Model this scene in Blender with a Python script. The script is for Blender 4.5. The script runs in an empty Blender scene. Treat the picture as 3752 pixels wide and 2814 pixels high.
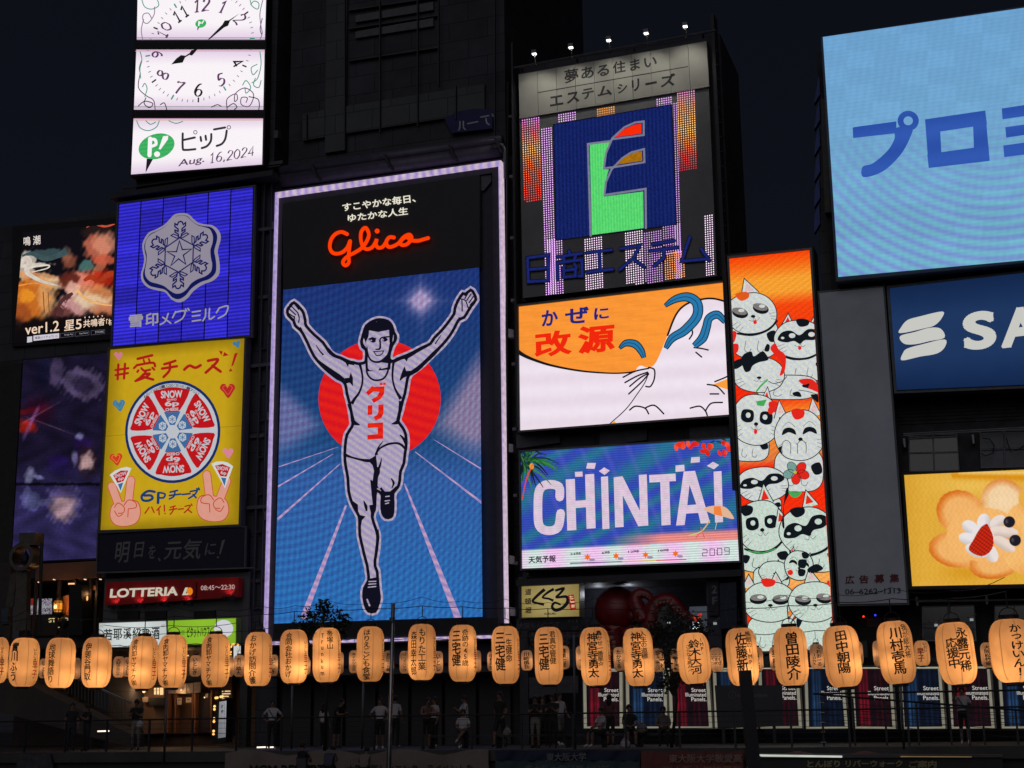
import bpy, bmesh, math, random
import numpy as np
from mathutils import Vector, Matrix
R = math.radians
sc = bpy.context.scene
random.seed(7)

# ---------------------------------------------------------------- camera, sky, light
CZ = 0.8                      # eye height above the far promenade deck
FPX, PITCH, ROLL, YAW = 5400.0, R(12.963), R(0.7257), R(-18.7226)
cam = bpy.data.cameras.new('camera'); camo = bpy.data.objects.new('camera', cam)
sc.collection.objects.link(camo); sc.camera = camo
cam.sensor_width = 36; cam.lens = 36*FPX/3752; cam.clip_end = 2000; cam.clip_start = 0.1
cp, sp, cr, sr = math.cos(PITCH), math.sin(PITCH), math.cos(ROLL), math.sin(ROLL)
R0, U0, F0 = Vector((1,0,0)), Vector((0,-sp,cp)), Vector((0,cp,sp))
CR, CU = cr*R0 - sr*U0, sr*R0 + cr*U0
m = Matrix.Identity(4)
for i in range(3):
    m[i][0] = CR[i]; m[i][1] = CU[i]; m[i][2] = -F0[i]
m.translation = Vector((0,0,CZ)); camo.matrix_world = m

world = bpy.data.worlds.new('World'); sc.world = world; world.use_nodes = True
wn = world.node_tree; wn.nodes.clear()
wo = wn.nodes.new('ShaderNodeOutputWorld'); bg = wn.nodes.new('ShaderNodeBackground')
sky = wn.nodes.new('ShaderNodeTexSky'); sky.sky_type = 'NISHITA'; sky.sun_disc = False
sky.sun_elevation = R(28); sky.sun_rotation = R(165); sky.altitude = 10
mx = wn.nodes.new('ShaderNodeMix'); mx.data_type = 'RGBA'; mx.blend_type = 'ADD'
mx.inputs[0].default_value = 1.0
sca = wn.nodes.new('ShaderNodeMix'); sca.data_type = 'RGBA'; sca.blend_type = 'MULTIPLY'; sca.inputs[0].default_value = 1
sca.inputs[7].default_value = (.008, .008, .008, 1)
wn.links.new(sky.outputs[0], sca.inputs[6]); wn.links.new(sca.outputs[2], mx.inputs[6])
mx.inputs[7].default_value = (.028, .030, .055, 1)      # city glow in the night air
wn.links.new(mx.outputs[2], bg.inputs[0]); bg.inputs[1].default_value = 0.1
wn.links.new(bg.outputs[0], wo.inputs[0])
sun = bpy.data.lights.new('sun', 'SUN'); suno = bpy.data.objects.new('sun', sun); sc.collection.objects.link(suno)
sun.energy = 0.34; sun.angle = R(50); sun.color = (1.0, .97, 1.0)
suno.rotation_euler = (R(62), 0, R(-15))               # soft city light from the near bank
sc.view_settings.view_transform = 'Standard'; sc.view_settings.look = 'None'
sc.view_settings.exposure = 0; sc.view_settings.gamma = 1; sc.view_settings.use_curve_mapping = False
sc.cycles.use_denoising = True
try: sc.cycles.denoiser = 'OPENIMAGEDENOISE'
except Exception: pass
sc.cycles.max_bounces = 5; sc.cycles.diffuse_bounces = 2; sc.cycles.glossy_bounces = 2
sc.cycles.transmission_bounces = 4; sc.cycles.transparent_max_bounces = 6
sc.cycles.sample_clamp_indirect = 2.0; sc.cycles.caustics_reflective = False; sc.cycles.caustics_refractive = False

# ---------------------------------------------------------------- geometry frame of the street front
P0 = Vector((0,58,CZ)); UU = Vector((math.cos(YAW), math.sin(YAW), 0)); NN = Vector((math.sin(YAW), -math.cos(YAW), 0))
def ray(px, py):
    X, Y = float(px)-1876, 1407-float(py)
    u, v = cr*X + sr*Y, -sr*X + cr*Y
    return (u*R0 + v*U0 + FPX*F0).normalized()
def uz(px, py, w=0.0):
    """facade coordinates (along the street, height) of a photo point on the plane w metres in front of the fronts"""
    d = ray(px, py); o = Vector((0,0,CZ))
    t = ((P0 + NN*w - o).dot(NN))/d.dot(NN)
    p = o + d*t - P0
    return p.dot(UU), p.z + CZ
def Wp(u, w, z): 
    p = P0 + UU*u + NN*w; return Vector((p.x, p.y, z))
def atd(px, py, dist):
    return Vector((0,0,CZ)) + ray(px, py)*(dist/ray(px,py).dot(F0))
def Z(ox, oy, s): return lambda p: (ox+p[0]*s, oy+p[1]*s)
I_ = lambda p: p
ZA=Z(400,0,.4219); Z2=Z(0,640,.452); Z3=Z(0,1200,.5426); Z4=Z(950,500,.4822); Z5=Z(950,1200,.7236)
ZE=Z(1850,50,.663); ZK=Z(1850,1000,.6934); ZC1=Z(2650,960,.4337); ZC2=Z(2700,1660,.458); ZB=Z(2900,0,.9045)
ZR=Z(2900,1400,.5423); ZL=Z(0,1900,.551); ZM=Z(900,2200,.452); ZN=Z(1800,2000,.4907); ZO=Z(2700,2200,.4756)
ZP=Z(3300,1720,.26526); ZQ=Z(300,2350,.3165); ZS=Z(500,760,.217); ZG=Z(1180,820,.1899); ZV=Z(0,2050,.2411)
ZU=Z(950,0,.452); ZT3=Z(1200,1400,.2411); ZKK=Z(1880,2120,.3617)

# ---------------------------------------------------------------- materials
def lin(c):
    return tuple(((x/255)/12.92 if x/255 <= .04045 else ((x/255+.055)/1.055)**2.4) for x in c)
def nlin(a):
    a = np.clip(a/255., 0, 1); return np.where(a <= .04045, a/12.92, ((a+.055)/1.055)**2.4)
MC = {}
def newmat(key):
    mt = bpy.data.materials.new(key); mt.use_nodes = True; mt.node_tree.nodes.clear()
    return mt, mt.node_tree
def D(c, rough=.75, metal=0.0, var=.25, scale=3.0, bump=0.0, name='paint', spec=.3):
    """diffuse / metal surface of linear base colour c with dirt variation"""
    k = ('D', c, rough, metal, var, scale, bump)
    if k in MC: return MC[k]
    mt, t = newmat(name); n = t.nodes; l = t.links
    o = n.new('ShaderNodeOutputMaterial'); b = n.new('ShaderNodeBsdfPrincipled'); l.new(b.outputs[0], o.inputs[0])
    tc = n.new('ShaderNodeTexCoord'); nz = n.new('ShaderNodeTexNoise'); nz.inputs['Scale'].default_value = scale
    nz.inputs['Detail'].default_value = 6; nz.inputs['Roughness'].default_value = .65
    l.new(tc.outputs['Object'], nz.inputs['Vector'])
    cr_ = n.new('ShaderNodeValToRGB'); l.new(nz.outputs[0], cr_.inputs[0])
    cr_.color_ramp.elements[0].position = .3; cr_.color_ramp.elements[1].position = .7
    cr_.color_ramp.elements[0].color = tuple(x*(1-var) for x in c)+(1,)
    cr_.color_ramp.elements[1].color = tuple(min(1, x*(1+var*.6)) for x in c)+(1,)
    if 'wall' in name:
        bk = n.new('ShaderNodeTexBrick'); bk.inputs['Scale'].default_value = 1; bk.inputs['Brick Width'].default_value = 1.8; bk.inputs['Row Height'].default_value = .9
        bk.inputs['Mortar Size'].default_value = .018; bk.inputs['Color1'].default_value = (1,1,1,1); bk.inputs['Color2'].default_value = (.8,.8,.82,1); bk.inputs['Mortar'].default_value = (.35,.35,.35,1)
        mp = n.new('ShaderNodeMapping'); mp.inputs['Rotation'].default_value = (R(90),0,0); l.new(tc.outputs['Object'], mp.inputs[0]); l.new(mp.outputs[0], bk.inputs['Vector'])
        mm = n.new('ShaderNodeMix'); mm.data_type = 'RGBA'; mm.blend_type = 'MULTIPLY'; mm.inputs[0].default_value = 1; l.new(cr_.outputs[0], mm.inputs[6]); l.new(bk.outputs[0], mm.inputs[7]); l.new(mm.outputs[2], b.inputs['Base Color'])
    else: l.new(cr_.outputs[0], b.inputs['Base Color'])
    b.inputs['Roughness'].default_value = rough; b.inputs['Metallic'].default_value = metal
    b.inputs['Specular IOR Level'].default_value = spec
    if bump:
        bp = n.new('ShaderNodeBump'); bp.inputs['Strength'].default_value = bump; bp.inputs['Distance'].default_value = .03
        nz2 = n.new('ShaderNodeTexNoise'); nz2.inputs['Scale'].default_value = scale*6
        l.new(tc.outputs['Object'], nz2.inputs['Vector']); l.new(nz2.outputs[0], bp.inputs['Height']); l.new(bp.outputs[0], b.inputs['Normal'])
    MC[k] = mt; return mt
def E(c, s=1.0, c2=None, period=.28, ang=25, amp=.0, grain=.10, base=.02, name='lit_display', gs=14):
    """light giving surface; c, c2 sRGB; stripes (LED banding) between c and c2 and a fine grain"""
    k = ('E', c, s, c2, period, ang, grain)
    if k in MC: return MC[k]
    mt, t = newmat(name); n = t.nodes; l = t.links
    o = n.new('ShaderNodeOutputMaterial'); e = n.new('ShaderNodeEmission'); l.new(e.outputs[0], o.inputs[0])
    e.inputs[0].default_value = lin(c)+(1,); e.inputs[1].default_value = s
    tc = n.new('ShaderNodeTexCoord')
    if c2:
        sx = n.new('ShaderNodeSeparateXYZ'); l.new(tc.outputs['Object'], sx.inputs[0])
        a = n.new('ShaderNodeMath'); a.operation = 'MULTIPLY'; a.inputs[1].default_value = math.cos(R(ang))*6.283/period; l.new(sx.outputs[0], a.inputs[0])
        b = n.new('ShaderNodeMath'); b.operation = 'MULTIPLY_ADD'; b.inputs[1].default_value = math.sin(R(ang))*6.283/period; l.new(sx.outputs[2], b.inputs[0]); l.new(a.outputs[0], b.inputs[2])
        sn = n.new('ShaderNodeMath'); sn.operation = 'SINE'; l.new(b.outputs[0], sn.inputs[0])
        f = n.new('ShaderNodeMath'); f.operation = 'MULTIPLY_ADD'; f.inputs[1].default_value = .5; f.inputs[2].default_value = .5; l.new(sn.outputs[0], f.inputs[0])
        mm = n.new('ShaderNodeMix'); mm.data_type = 'RGBA'; l.new(f.outputs[0], mm.inputs[0])
        mm.inputs[6].default_value = lin(c)+(1,); mm.inputs[7].default_value = lin(c2)+(1,); l.new(mm.outputs[2], e.inputs[0])
    if grain:
        nz = n.new('ShaderNodeTexNoise'); nz.inputs['Scale'].default_value = gs; nz.inputs['Detail'].default_value = 3
        l.new(tc.outputs['Object'], nz.inputs['Vector'])
        g = n.new('ShaderNodeMapRange'); g.inputs[1].default_value = .3; g.inputs[2].default_value = .7
        g.inputs[3].default_value = s*(1-grain); g.inputs[4].default_value = s*(1+grain*.5)
        l.new(nz.outputs[0], g.inputs[0]); l.new(g.outputs[0], e.inputs[1])
    MC[k] = mt; return mt
def PIC(s=1.0, scan=0.0, period=.07, grain=.12, gs=16):
    """a picture shown on a screen or backlit print: colours from the mesh's own colour attribute"""
    k = ('P', s, scan, period, grain, gs)
    if k in MC: return MC[k]
    mt, t = newmat('screen_picture'); n = t.nodes; l = t.links
    o = n.new('ShaderNodeOutputMaterial'); e = n.new('ShaderNodeEmission'); l.new(e.outputs[0], o.inputs[0])
    at = n.new('ShaderNodeVertexColor'); at.layer_name = 'Col'; l.new(at.outputs[0], e.inputs[0])
    tc = n.new('ShaderNodeTexCoord'); nz = n.new('ShaderNodeTexNoise'); nz.inputs['Scale'].default_value = gs; nz.inputs['Detail'].default_value = 4
    l.new(tc.outputs['Object'], nz.inputs['Vector'])
    g = n.new('ShaderNodeMapRange'); g.inputs[1].default_value = .3; g.inputs[2].default_value = .7
    g.inputs[3].default_value = s*(1-grain); g.inputs[4].default_value = s*(1+grain*.6); l.new(nz.outputs[0], g.inputs[0])
    out = g.outputs[0]
    if scan:
        sx = n.new('ShaderNodeSeparateXYZ'); l.new(tc.outputs['Object'], sx.inputs[0])
        a = n.new('ShaderNodeMath'); a.operation = 'MULTIPLY'; a.inputs[1].default_value = 6.283/period; l.new(sx.outputs[2], a.inputs[0])
        sn = n.new('ShaderNodeMath'); sn.operation = 'SINE'; l.new(a.outputs[0], sn.inputs[0])
        f = n.new('ShaderNodeMath'); f.operation = 'MULTIPLY_ADD'; f.inputs[1].default_value = scan; f.inputs[2].default_value = 1; l.new(sn.outputs[0], f.inputs[0])
        q = n.new('ShaderNodeMath'); q.operation = 'MULTIPLY'; l.new(f.outputs[0], q.inputs[0]); l.new(out, q.inputs[1]); out = q.outputs[0]
    l.new(out, e.inputs[1]); MC[k] = mt; return mt
BLACKM = D((.012,.012,.016), .6, name='black_metal'); DARK = D((.035,.036,.045), .7, name='dark_paint', scale=1.2)
WALL = D((.05,.052,.066), .85, name='dark_render_wall', scale=.5, var=.35, bump=.2)
WALL2 = D((.085,.088,.095), .85, name='grey_panel_wall', scale=.4, var=.3)
STEEL = D((.25,.25,.27), .35, .9, name='steel', scale=6); GREYM = D((.12,.12,.135), .5, .5, name='grey_metal')
INK = D((.012,.010,.010), .8, var=.1, name='black_ink'); REDINK = D((.5,.02,.02), .8, var=.1, name='red_ink')
GLASS = D((.012,.013,.02), .12, name='dark_window_glass', spec=.6)
SCRBLK = E((17,16,26), 1, grain=.05, name='screen_black')

# ---------------------------------------------------------------- objects
def tag(o, label=None, cat=None, group=None, kind=None):
    if label: o['label'] = label
    if cat: o['category'] = cat
    if group: o['group'] = group
    if kind: o['kind'] = kind
    return o
class MB:
    def __init__(s): s.v = []; s.f = []; s.m = []; s.mats = []; s.cols = None
    def mi(s, mat):
        if mat not in s.mats: s.mats.append(mat)
        return s.mats.index(mat)
    def add(s, vs, fs, mat):
        b = len(s.v); s.v += [tuple(v) for v in vs]; i = s.mi(mat)
        for f in fs: s.f.append(tuple(b+k for k in f)); s.m.append(i)
        return s
    def box(s, mat, x0, x1, y0, y1, z0, z1):
        v = [(x,y,z) for z in (z0,z1) for y in (y0,y1) for x in (x0,x1)]
        return s.add(v, [(0,2,3,1),(4,5,7,6),(0,1,5,4),(2,6,7,3),(0,4,6,2),(1,3,7,5)], mat)
    def tube(s, mat, pts, r, n=8, cap=True):
        pts = [Vector(p) for p in pts]; rs = r if isinstance(r, (list,tuple)) else [r]*len(pts)
        vs = []; prev = None
        for i, p in enumerate(pts):
            d = (pts[min(i+1,len(pts)-1)] - pts[max(i-1,0)]).normalized()
            a = Vector((0,0,1)) if abs(d.z) < .9 else Vector((1,0,0))
            if prev is not None: x = (prev - d*prev.dot(d)).normalized()
            else: x = d.cross(a).normalized()
            prev = x; y = d.cross(x)
            vs += [p + (x*math.cos(2*math.pi*k/n) + y*math.sin(2*math.pi*k/n))*rs[i] for k in range(n)]
        fs = [(i*n+k, i*n+(k+1)%n, (i+1)*n+(k+1)%n, (i+1)*n+k) for i in range(len(pts)-1) for k in range(n)]
        if cap: fs += [tuple(range(n-1,-1,-1)), tuple(range((len(pts)-1)*n, len(pts)*n))]
        return s.add(vs, fs, mat)
    def lathe(s, mat, prof, c=(0,0,0), n=24, cap=True):
        vs = [(c[0]+r*math.cos(2*math.pi*k/n), c[1]+r*math.sin(2*math.pi*k/n), c[2]+z) for r, z in prof for k in range(n)]
        fs = [(i*n+k, i*n+(k+1)%n, (i+1)*n+(k+1)%n, (i+1)*n+k) for i in range(len(prof)-1) for k in range(n)]
        if cap: fs += [tuple(range(n-1,-1,-1)), tuple(range((len(prof)-1)*n, len(prof)*n))]
        return s.add(vs, fs, mat)
    def ball(s, mat, c, r, n=10, sx=1, sy=1, sz=1):
        pr = [(math.sin(math.pi*i/n)*1.0, -math.cos(math.pi*i/n)) for i in range(n+1)]
        vs = [(c[0]+max(a,1e-4)*r*sx*math.cos(2*math.pi*k/12), c[1]+max(a,1e-4)*r*sy*math.sin(2*math.pi*k/12), c[2]+z*r*sz) for a, z in pr for k in range(12)]
        return s.add(vs, [(i*12+k, i*12+(k+1)%12, (i+1)*12+(k+1)%12, (i+1)*12+k) for i in range(n) for k in range(12)], mat)
    def build(s, name, parent=None, smooth=False):
        me = bpy.data.meshes.new(name); me.from_pydata(s.v, [], s.f)
        for mt in s.mats: me.materials.append(mt)
        me.polygons.foreach_set('material_index', s.m)
        if smooth: me.polygons.foreach_set('use_smooth', [True]*len(s.f))
        if s.cols is not None:
            ca = me.color_attributes.new('Col', 'FLOAT_COLOR', 'POINT')
            ca.data.foreach_set('color', np.concatenate([s.cols, np.ones((len(s.cols),1))], 1).astype('f').ravel())
        me.update(); o = bpy.data.objects.new(name, me); sc.collection.objects.link(o)
        if parent: o.parent = parent
        return o

def catmull(pts, closed=False, k=6):
    pts = [np.array(p, float) for p in pts]; n = len(pts); out = []
    rng = range(n) if closed else range(n-1)
    for i in rng:
        g = lambda j: pts[j % n] if closed else pts[max(0, min(n-1, j))]
        a, b, c, d = g(i-1), g(i), g(i+1), g(i+2)
        for t in np.linspace(0, 1, k, endpoint=False):
            out.append(.5*((2*b)+(-a+c)*t+(2*a-5*b+4*c-d)*t*t+(-a+3*b-3*c+d)*t**3))
    if not closed: out.append(pts[-1])
    return [tuple(p) for p in out]
def ribbon(pts, w, closed=False):
    P = np.array(pts, float)
    if not closed and len(P) > 1:
        keep = [0]+[i for i in range(1, len(P)) if np.hypot(*(P[i]-P[i-1])) > 1e-6]; P = P[keep]
    n = len(P); ws = np.array(w if isinstance(w, (list, np.ndarray)) else [w]*n, float)
    if len(ws) != n: ws = np.interp(np.linspace(0,1,n), np.linspace(0,1,len(ws)), ws)
    L = []; Rr = []
    for i in range(n):
        a = P[i-1] if (i or closed) else P[i]; b = P[(i+1) % n] if (i < n-1 or closed) else P[i]
        d0 = P[i]-a; d1 = b-P[i]
        d0 = d0/(np.hypot(*d0)+1e-9); d1 = d1/(np.hypot(*d1)+1e-9)
        if not closed and i == 0: d0 = d1
        if not closed and i == n-1: d1 = d0
        t = d0+d1; l = np.hypot(*t); t = d1 if l < .3 else t/l
        nn = np.array([-t[1], t[0]]); c = max(.5, abs(nn.dot([-d1[1], d1[0]])))
        L.append(P[i]+nn*ws[i]/2/c); Rr.append(P[i]-nn*ws[i]/2/c)
    q = []
    for i in range(n if closed else n-1):
        j = (i+1) % n; q.append([tuple(L[i]), tuple(L[j]), tuple(Rr[j]), tuple(Rr[i])])
    return q
def clip(poly, quad):
    if quad is None: return poly
    out = list(poly); n = len(quad)
    A = sum(quad[i][0]*quad[(i+1)%n][1]-quad[(i+1)%n][0]*quad[i][1] for i in range(n))
    sg = 1 if A > 0 else -1
    for i in range(n):
        a, b = quad[i], quad[(i+1)%n]; res = []
        side = lambda p: sg*((b[0]-a[0])*(p[1]-a[1])-(b[1]-a[1])*(p[0]-a[0]))
        for j in range(len(out)):
            p, q = out[j], out[(j+1) % len(out)]; sp_, sq = side(p), side(q)
            if sp_ >= 0: res.append(p)
            if (sp_ > 0 > sq) or (sp_ < 0 < sq):
                t = sp_/(sp_-sq); res.append((p[0]+(q[0]-p[0])*t, p[1]+(q[1]-p[1])*t))
        out = res
        if len(out) < 3: return []
    return out

# glyphs from Blender's own built-in font
GC = {}
_fc = bpy.data.curves.new('glyph', 'FONT'); _fo = bpy.data.objects.new('glyph', _fc)
def glyph(body, bold=.0, shear=0., space=1.0, line=1.0, align='LEFT', res=3):
    k = (body, bold, shear, space, line, align)
    if k in GC: return GC[k]
    _fc.body = body; _fc.offset = 0; _fc.shear = shear; _fc.space_character = space; _fc.space_line = line
    _fc.align_x = align; _fc.resolution_u = 8 if body.isascii() and res == 3 else res
    me = _fo.to_mesh()
    v = np.array([tuple(x.co)[:2] for x in me.vertices]); f = [tuple(p.vertices) for p in me.polygons]
    _fo.to_mesh_clear()
    if bold:      # thicken: a narrow quad over every outline edge
        cnt = {}
        for q in f:
            for i in range(len(q)):
                e = (min(q[i], q[i-1]), max(q[i], q[i-1])); cnt[e] = cnt.get(e, 0)+1
        ex = []; nv = len(v)
        for (a, b), c in cnt.items():
            if c != 1: continue
            d = v[b]-v[a]; l = np.hypot(*d)
            if l < 1e-6: continue
            d = d/l*bold*.8; n_ = np.array([-d[1], d[0]])*1.25
            ex += [v[a]-d+n_, v[b]+d+n_, v[b]+d-n_, v[a]-d-n_]; f.append((nv, nv+1, nv+2, nv+3)); nv += 4
        v = np.concatenate([v, np.array(ex)]) if ex else v
    GC[k] = (v, f); return GC[k]

class Thing:
    """a thing in the street front; its Empty stands at (u, w, z) turned with the fronts, parts in its own frame"""
    def __init__(s, name, label, cat, at, w=0., group=None, Zt=I_, kind=None):
        px = Zt(at); u, z = uz(px[0], px[1], w); s.u0, s.w0, s.z0 = u, w, z; s.Z = Zt
        s.o = bpy.data.objects.new(name, None); sc.collection.objects.link(s.o); s.o.empty_display_size = .3
        s.o.location = Wp(u, w, z); s.o.rotation_euler = (0,0,YAW); tag(s.o, label, cat, group, kind)
        s.clip = None; s.W = w; s.step = .004
    def L(s, p, w=None, layer=0, Zt=None):
        """photo point -> local point on the plane at w"""
        w = s.W if w is None else w; p = (Zt or s.Z)(p)
        u, z = uz(p[0], p[1], w); return (u-s.u0, -(w+layer*s.step-s.w0), z-s.z0)
    def part(s, name): return Part(s, name)
    def slab(s, name, mat, q, w0, w1, Zt=None, parent=None):
        """prism from four photo corners, its face at w1, its back at w0"""
        mb = MB(); s._slab(mb, mat, q, w0, w1, Zt); return mb.build(name, parent or s.o)
    def _slab(s, mb, mat, q, w0, w1, Zt=None):
        f = [s.L(p, w1, 0, Zt) for p in q]; b = [(x, -(w0-s.w0), z) for x, y, z in f]; n = len(q)
        mb.add(f+b, [tuple(range(n-1,-1,-1)), tuple(range(n,2*n))]+[(i,(i+1)%n,n+(i+1)%n,n+i) for i in range(n)], mat)
    def ring(s, name, mat, qo, qi, w0, w1, Zt=None, parent=None):
        mb = MB(); n = len(qo)
        for i in range(n):
            j = (i+1) % n; s._slab(mb, mat, [qo[i], qo[j], qi[j], qi[i]], w0, w1, Zt)
        return mb.build(name, parent or s.o)
    def box(s, name, mat, u0, u1, w0, w1, z0, z1, parent=None):
        mb = MB(); mb.box(mat, u0-s.u0, u1-s.u0, -(w1-s.w0), -(w0-s.w0), z0-s.z0, z1-s.z0); return mb.build(name, parent or s.o)
    def lip(s, q, out=7, h=.10):  # raised rim added around a screen to catch its glow
        c = sum(np.array(s.Z(p), float) for p in q)/4; Q = [np.array(s.Z(p), float) for p in q]
        e = lambda k: [tuple(p+np.sign(p-c)*k) for p in Q]
        return s.ring('added_glow_lip', D((.10,.10,.11), .45, .3, name='dark_lip'), e(out), e(1.5), s.W-.05, s.W+h, I_)
    def pic(s, name, q, nx, ny, fn, mat, layer=1, parent=None):
        """picture on the quad q (photo corners TL TR BR BL), coloured by fn(X, Y) in photo pixels"""
        TL, TR, BR, BL = [np.array(s.Z(p), float) for p in q]
        a, b = np.meshgrid(np.linspace(0,1,nx), np.linspace(0,1,ny))
        X = (TL[0]*(1-a)+TR[0]*a)*(1-b)+(BL[0]*(1-a)+BR[0]*a)*b
        Y = (TL[1]*(1-a)+TR[1]*a)*(1-b)+(BL[1]*(1-a)+BR[1]*a)*b
        col = fn(X, Y, a, b)
        mb = MB(); vs = [s.L((x, y), None, layer, I_) for x, y in zip(X.ravel(), Y.ravel())]
        mb.add(vs, [(j*nx+i, (j+1)*nx+i, (j+1)*nx+i+1, j*nx+i+1) for j in range(ny-1) for i in range(nx-1)], mat)
        mb.cols = nlin(col.reshape(-1,3)); return mb.build(name, parent or s.o)
class Part:
    def __init__(s, t, name): s.t = t; s.name = name; s.mb = MB(); s.k = 2; s.Z = t.Z
    def _put(s, mat, pts, layer):
        pts = clip([s.Z(p) for p in pts], s.t.clip)
        if len(pts) >= 3: s.mb.add([s.t.L(p, None, layer, I_) for p in pts], [tuple(range(len(pts)))], mat)
    def poly(s, mat, pts, layer=2, smooth=False):
        if smooth: pts = catmull(pts, True, 5)
        s._put(mat, pts, layer); return s
    def ell(s, mat, c, rx, ry, layer=2, rot=0, n=28, a0=0, a1=360):
        cs, sn = math.cos(R(rot)), math.sin(R(rot)); pts = []
        for k in range(n + (0 if a1-a0 == 360 else 1)):
            a = R(a0+(a1-a0)*k/n); x, y = rx*math.cos(a), ry*math.sin(a); pts.append((c[0]+x*cs-y*sn, c[1]+x*sn+y*cs))
        s._put(mat, pts, layer); return s
    def stroke(s, mat, pts, w, layer=3, smooth=True, closed=False, k=5):
        if smooth and len(pts) > 2: pts = catmull(pts, closed, k)
        for q in ribbon(pts, w, closed): s._put(mat, q, layer)
        if not closed and not isinstance(w, list) :
            for p in (pts[0], pts[-1]): s.ell(mat, p, w/2, w/2, layer, n=8)
        return s
    def text(s, mat, body, TL, TR, BL, layer=4, bold=0., shear=0., space=1., line=1., align='LEFT', fn=None):
        v, f = glyph(body, bold, shear, space, line, align)
        lo, hi = v.min(0), v.max(0); q = (v-lo)/(hi-lo+1e-9)
        TL, TR, BL = [np.array(p, float) for p in (TL, TR, BL)]
        P = TL + q[:, :1]*(TR-TL) + (1-q[:, 1:])*(BL-TL)
        pts = [fn(p) if fn else tuple(p) for p in P]
        qd = s.t.clip
        if qd is None:
            s.mb.add([s.t.L(s.Z(p), None, layer, I_) for p in pts], f, mat)
        else:
            for ff in f: s._put(mat, [pts[i] for i in ff], layer)
        return s
    def done(s, parent=None, label=None):
        if not s.mb.v: return None
        o = s.mb.build(s.name, parent or s.t.o)
        if label: o['label'] = label
        return o
def wire(name, label, pts, r=.012, mat=None, cat='cable', group=None):
    mb = MB(); mb.tube(mat or BLACKM, pts, r, 5); o = mb.build(name); tag(o, label, cat, group); return o
def thingw(name, label, cat, loc, rz=0, group=None):
    o = bpy.data.objects.new(name, None); sc.collection.objects.link(o); o.location = loc; o.rotation_euler = (0,0,rz)
    o.empty_display_size = .2; tag(o, label, cat, group); return o
def lamp(name, parent, loc, energy, color, radius=.03, spot=None, target=None):
    l = bpy.data.lights.new(name, 'SPOT' if spot else 'POINT'); l.energy = energy; l.color = color; l.shadow_soft_size = radius
    o = bpy.data.objects.new(name, l); sc.collection.objects.link(o); o.parent = parent; o.location = loc
    if spot:
        l.spot_size = R(spot); l.spot_blend = .8
        o.rotation_euler = (Vector(target)-Vector(loc)).to_track_quat('-Z', 'Y').to_euler()
    return o

# ================================================================= SETTING
def sheet(name, mat, x0, x1, y0, y1, z, parent=None):
    mb = MB(); mb.box(mat, x0, x1, y0, y1, z-.3, z); return mb
def fbox(mb, mat, u0, u1, w0, w1, z0, z1):
    c = [Wp(u, w, z) for z in (z0,z1) for w in (w0,w1) for u in (u0,u1)]
    mb.add(c, [(0,1,3,2),(4,6,7,5),(0,4,5,1),(2,3,7,6),(0,2,6,4),(1,5,7,3)], mat)
DECKM = D((.045,.042,.042), .6, name='wet_stone_deck', scale=.8, var=.4)
mb = MB(); fbox(mb, DECKM, -70, 60, -3, 9.6, -.35, 0); tag(mb.build('promenade'), kind='structure')
mb = MB(); fbox(mb, D((.03,.03,.032), .9, name='embankment_concrete', scale=.7, bump=.3), -70, 60, 4, 9.45, -4.5, -.36); tag(mb.build('embankment'), kind='structure')
mb = MB(); fbox(mb, D((.012,.014,.018), .08, name='river_water', spec=.6, var=.1), -200, 200, 9.5, 200, -3.6, -3.4); tag(mb.build('river'), kind='structure')
mb = MB(); fbox(mb, DECKM, -300, 300, -400, -3.01, -.5, -.02); tag(mb.build('ground'), kind='structure')
mb = MB(); mb.box(DECKM, -40, 40, -8, 6, -1.1, -.75); tag(mb.build('near_pavement'), kind='structure')

def bld(name, label, at, Zt=I_, w=-.6): return Thing(name, label, 'building', at, w, None, Zt)
def U(px, py, w=0): return uz(px, py, w)[0]
def H(px, py, w=0): return uz(px, py, w)[1]
# --- left tower block (clock, snowflake, cheese boards)
uA0, uA1 = U(375,1700), U(985,1700); zA = H(430, 738); zlow = H(600, 2372)
BA = bld('corner_building', 'dark narrow building carrying the clock screen, snowflake sign and yellow cheese board', (375, 2690))
BA.box('wall', WALL, uA0, uA1, -14, -.6, zlow, zA)
BA.box('tower', WALL, U(492,300), U(990,300), -9, -.55, zA, 46)
BA.box('roof_ledge', DARK, uA0-.1, uA1, -.6, .35, zA+.05, zA+.3)
BA.box('roof_rail', DARK, uA0, uA1, -.5, -.4, zA+.75, zA+.82)
BA.box('rear_wall', D((.10,.055,.03), .8, name='warm_plaster'), uA0, uA1, -4.2, -4, 0, zlow)
BA.box('pier', WALL, uA0-.2, uA0+.5, -4, -.6, 0, zlow); BA.box('pier', D((.05,.05,.05),.8), U(858,2500), U(885,2500), -.9, -.5, 0, zlow)
BA.box('pier', WALL, U(886,2500), uA1, -4, -1.2, 0, zlow)
BA.box('sign_band', D((.09,.09,.1), .8, name='grey_render', scale=.8), U(368,2150), U(900,2150), -.55, -.3, zlow, H(600,2108))
for x in (430, 530, 710): BA.slab('vent', BLACKM, [(x,2240),(x+78,2237),(x+78,2266),(x,2269)], -.4, -.2)
for k in range(9):      # drain pipes and ladder on the side strip
    BA.box('ladder_rung', DARK, U(930,1600), U(950,1600), -.5, -.42, 4+k*1.6, 4.06+k*1.6)
mbp = MB(); 
for px in (925, 953): 
    a = uz(px, 2050); b = uz(px, 1300); mbp.tube(DARK, [(U(px,1700)-BA.u0, -.2, 5), (U(px,1700)-BA.u0, -.2, zA)], .05, 6)
mbp.build('drain_pipe', BA.o)
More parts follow.
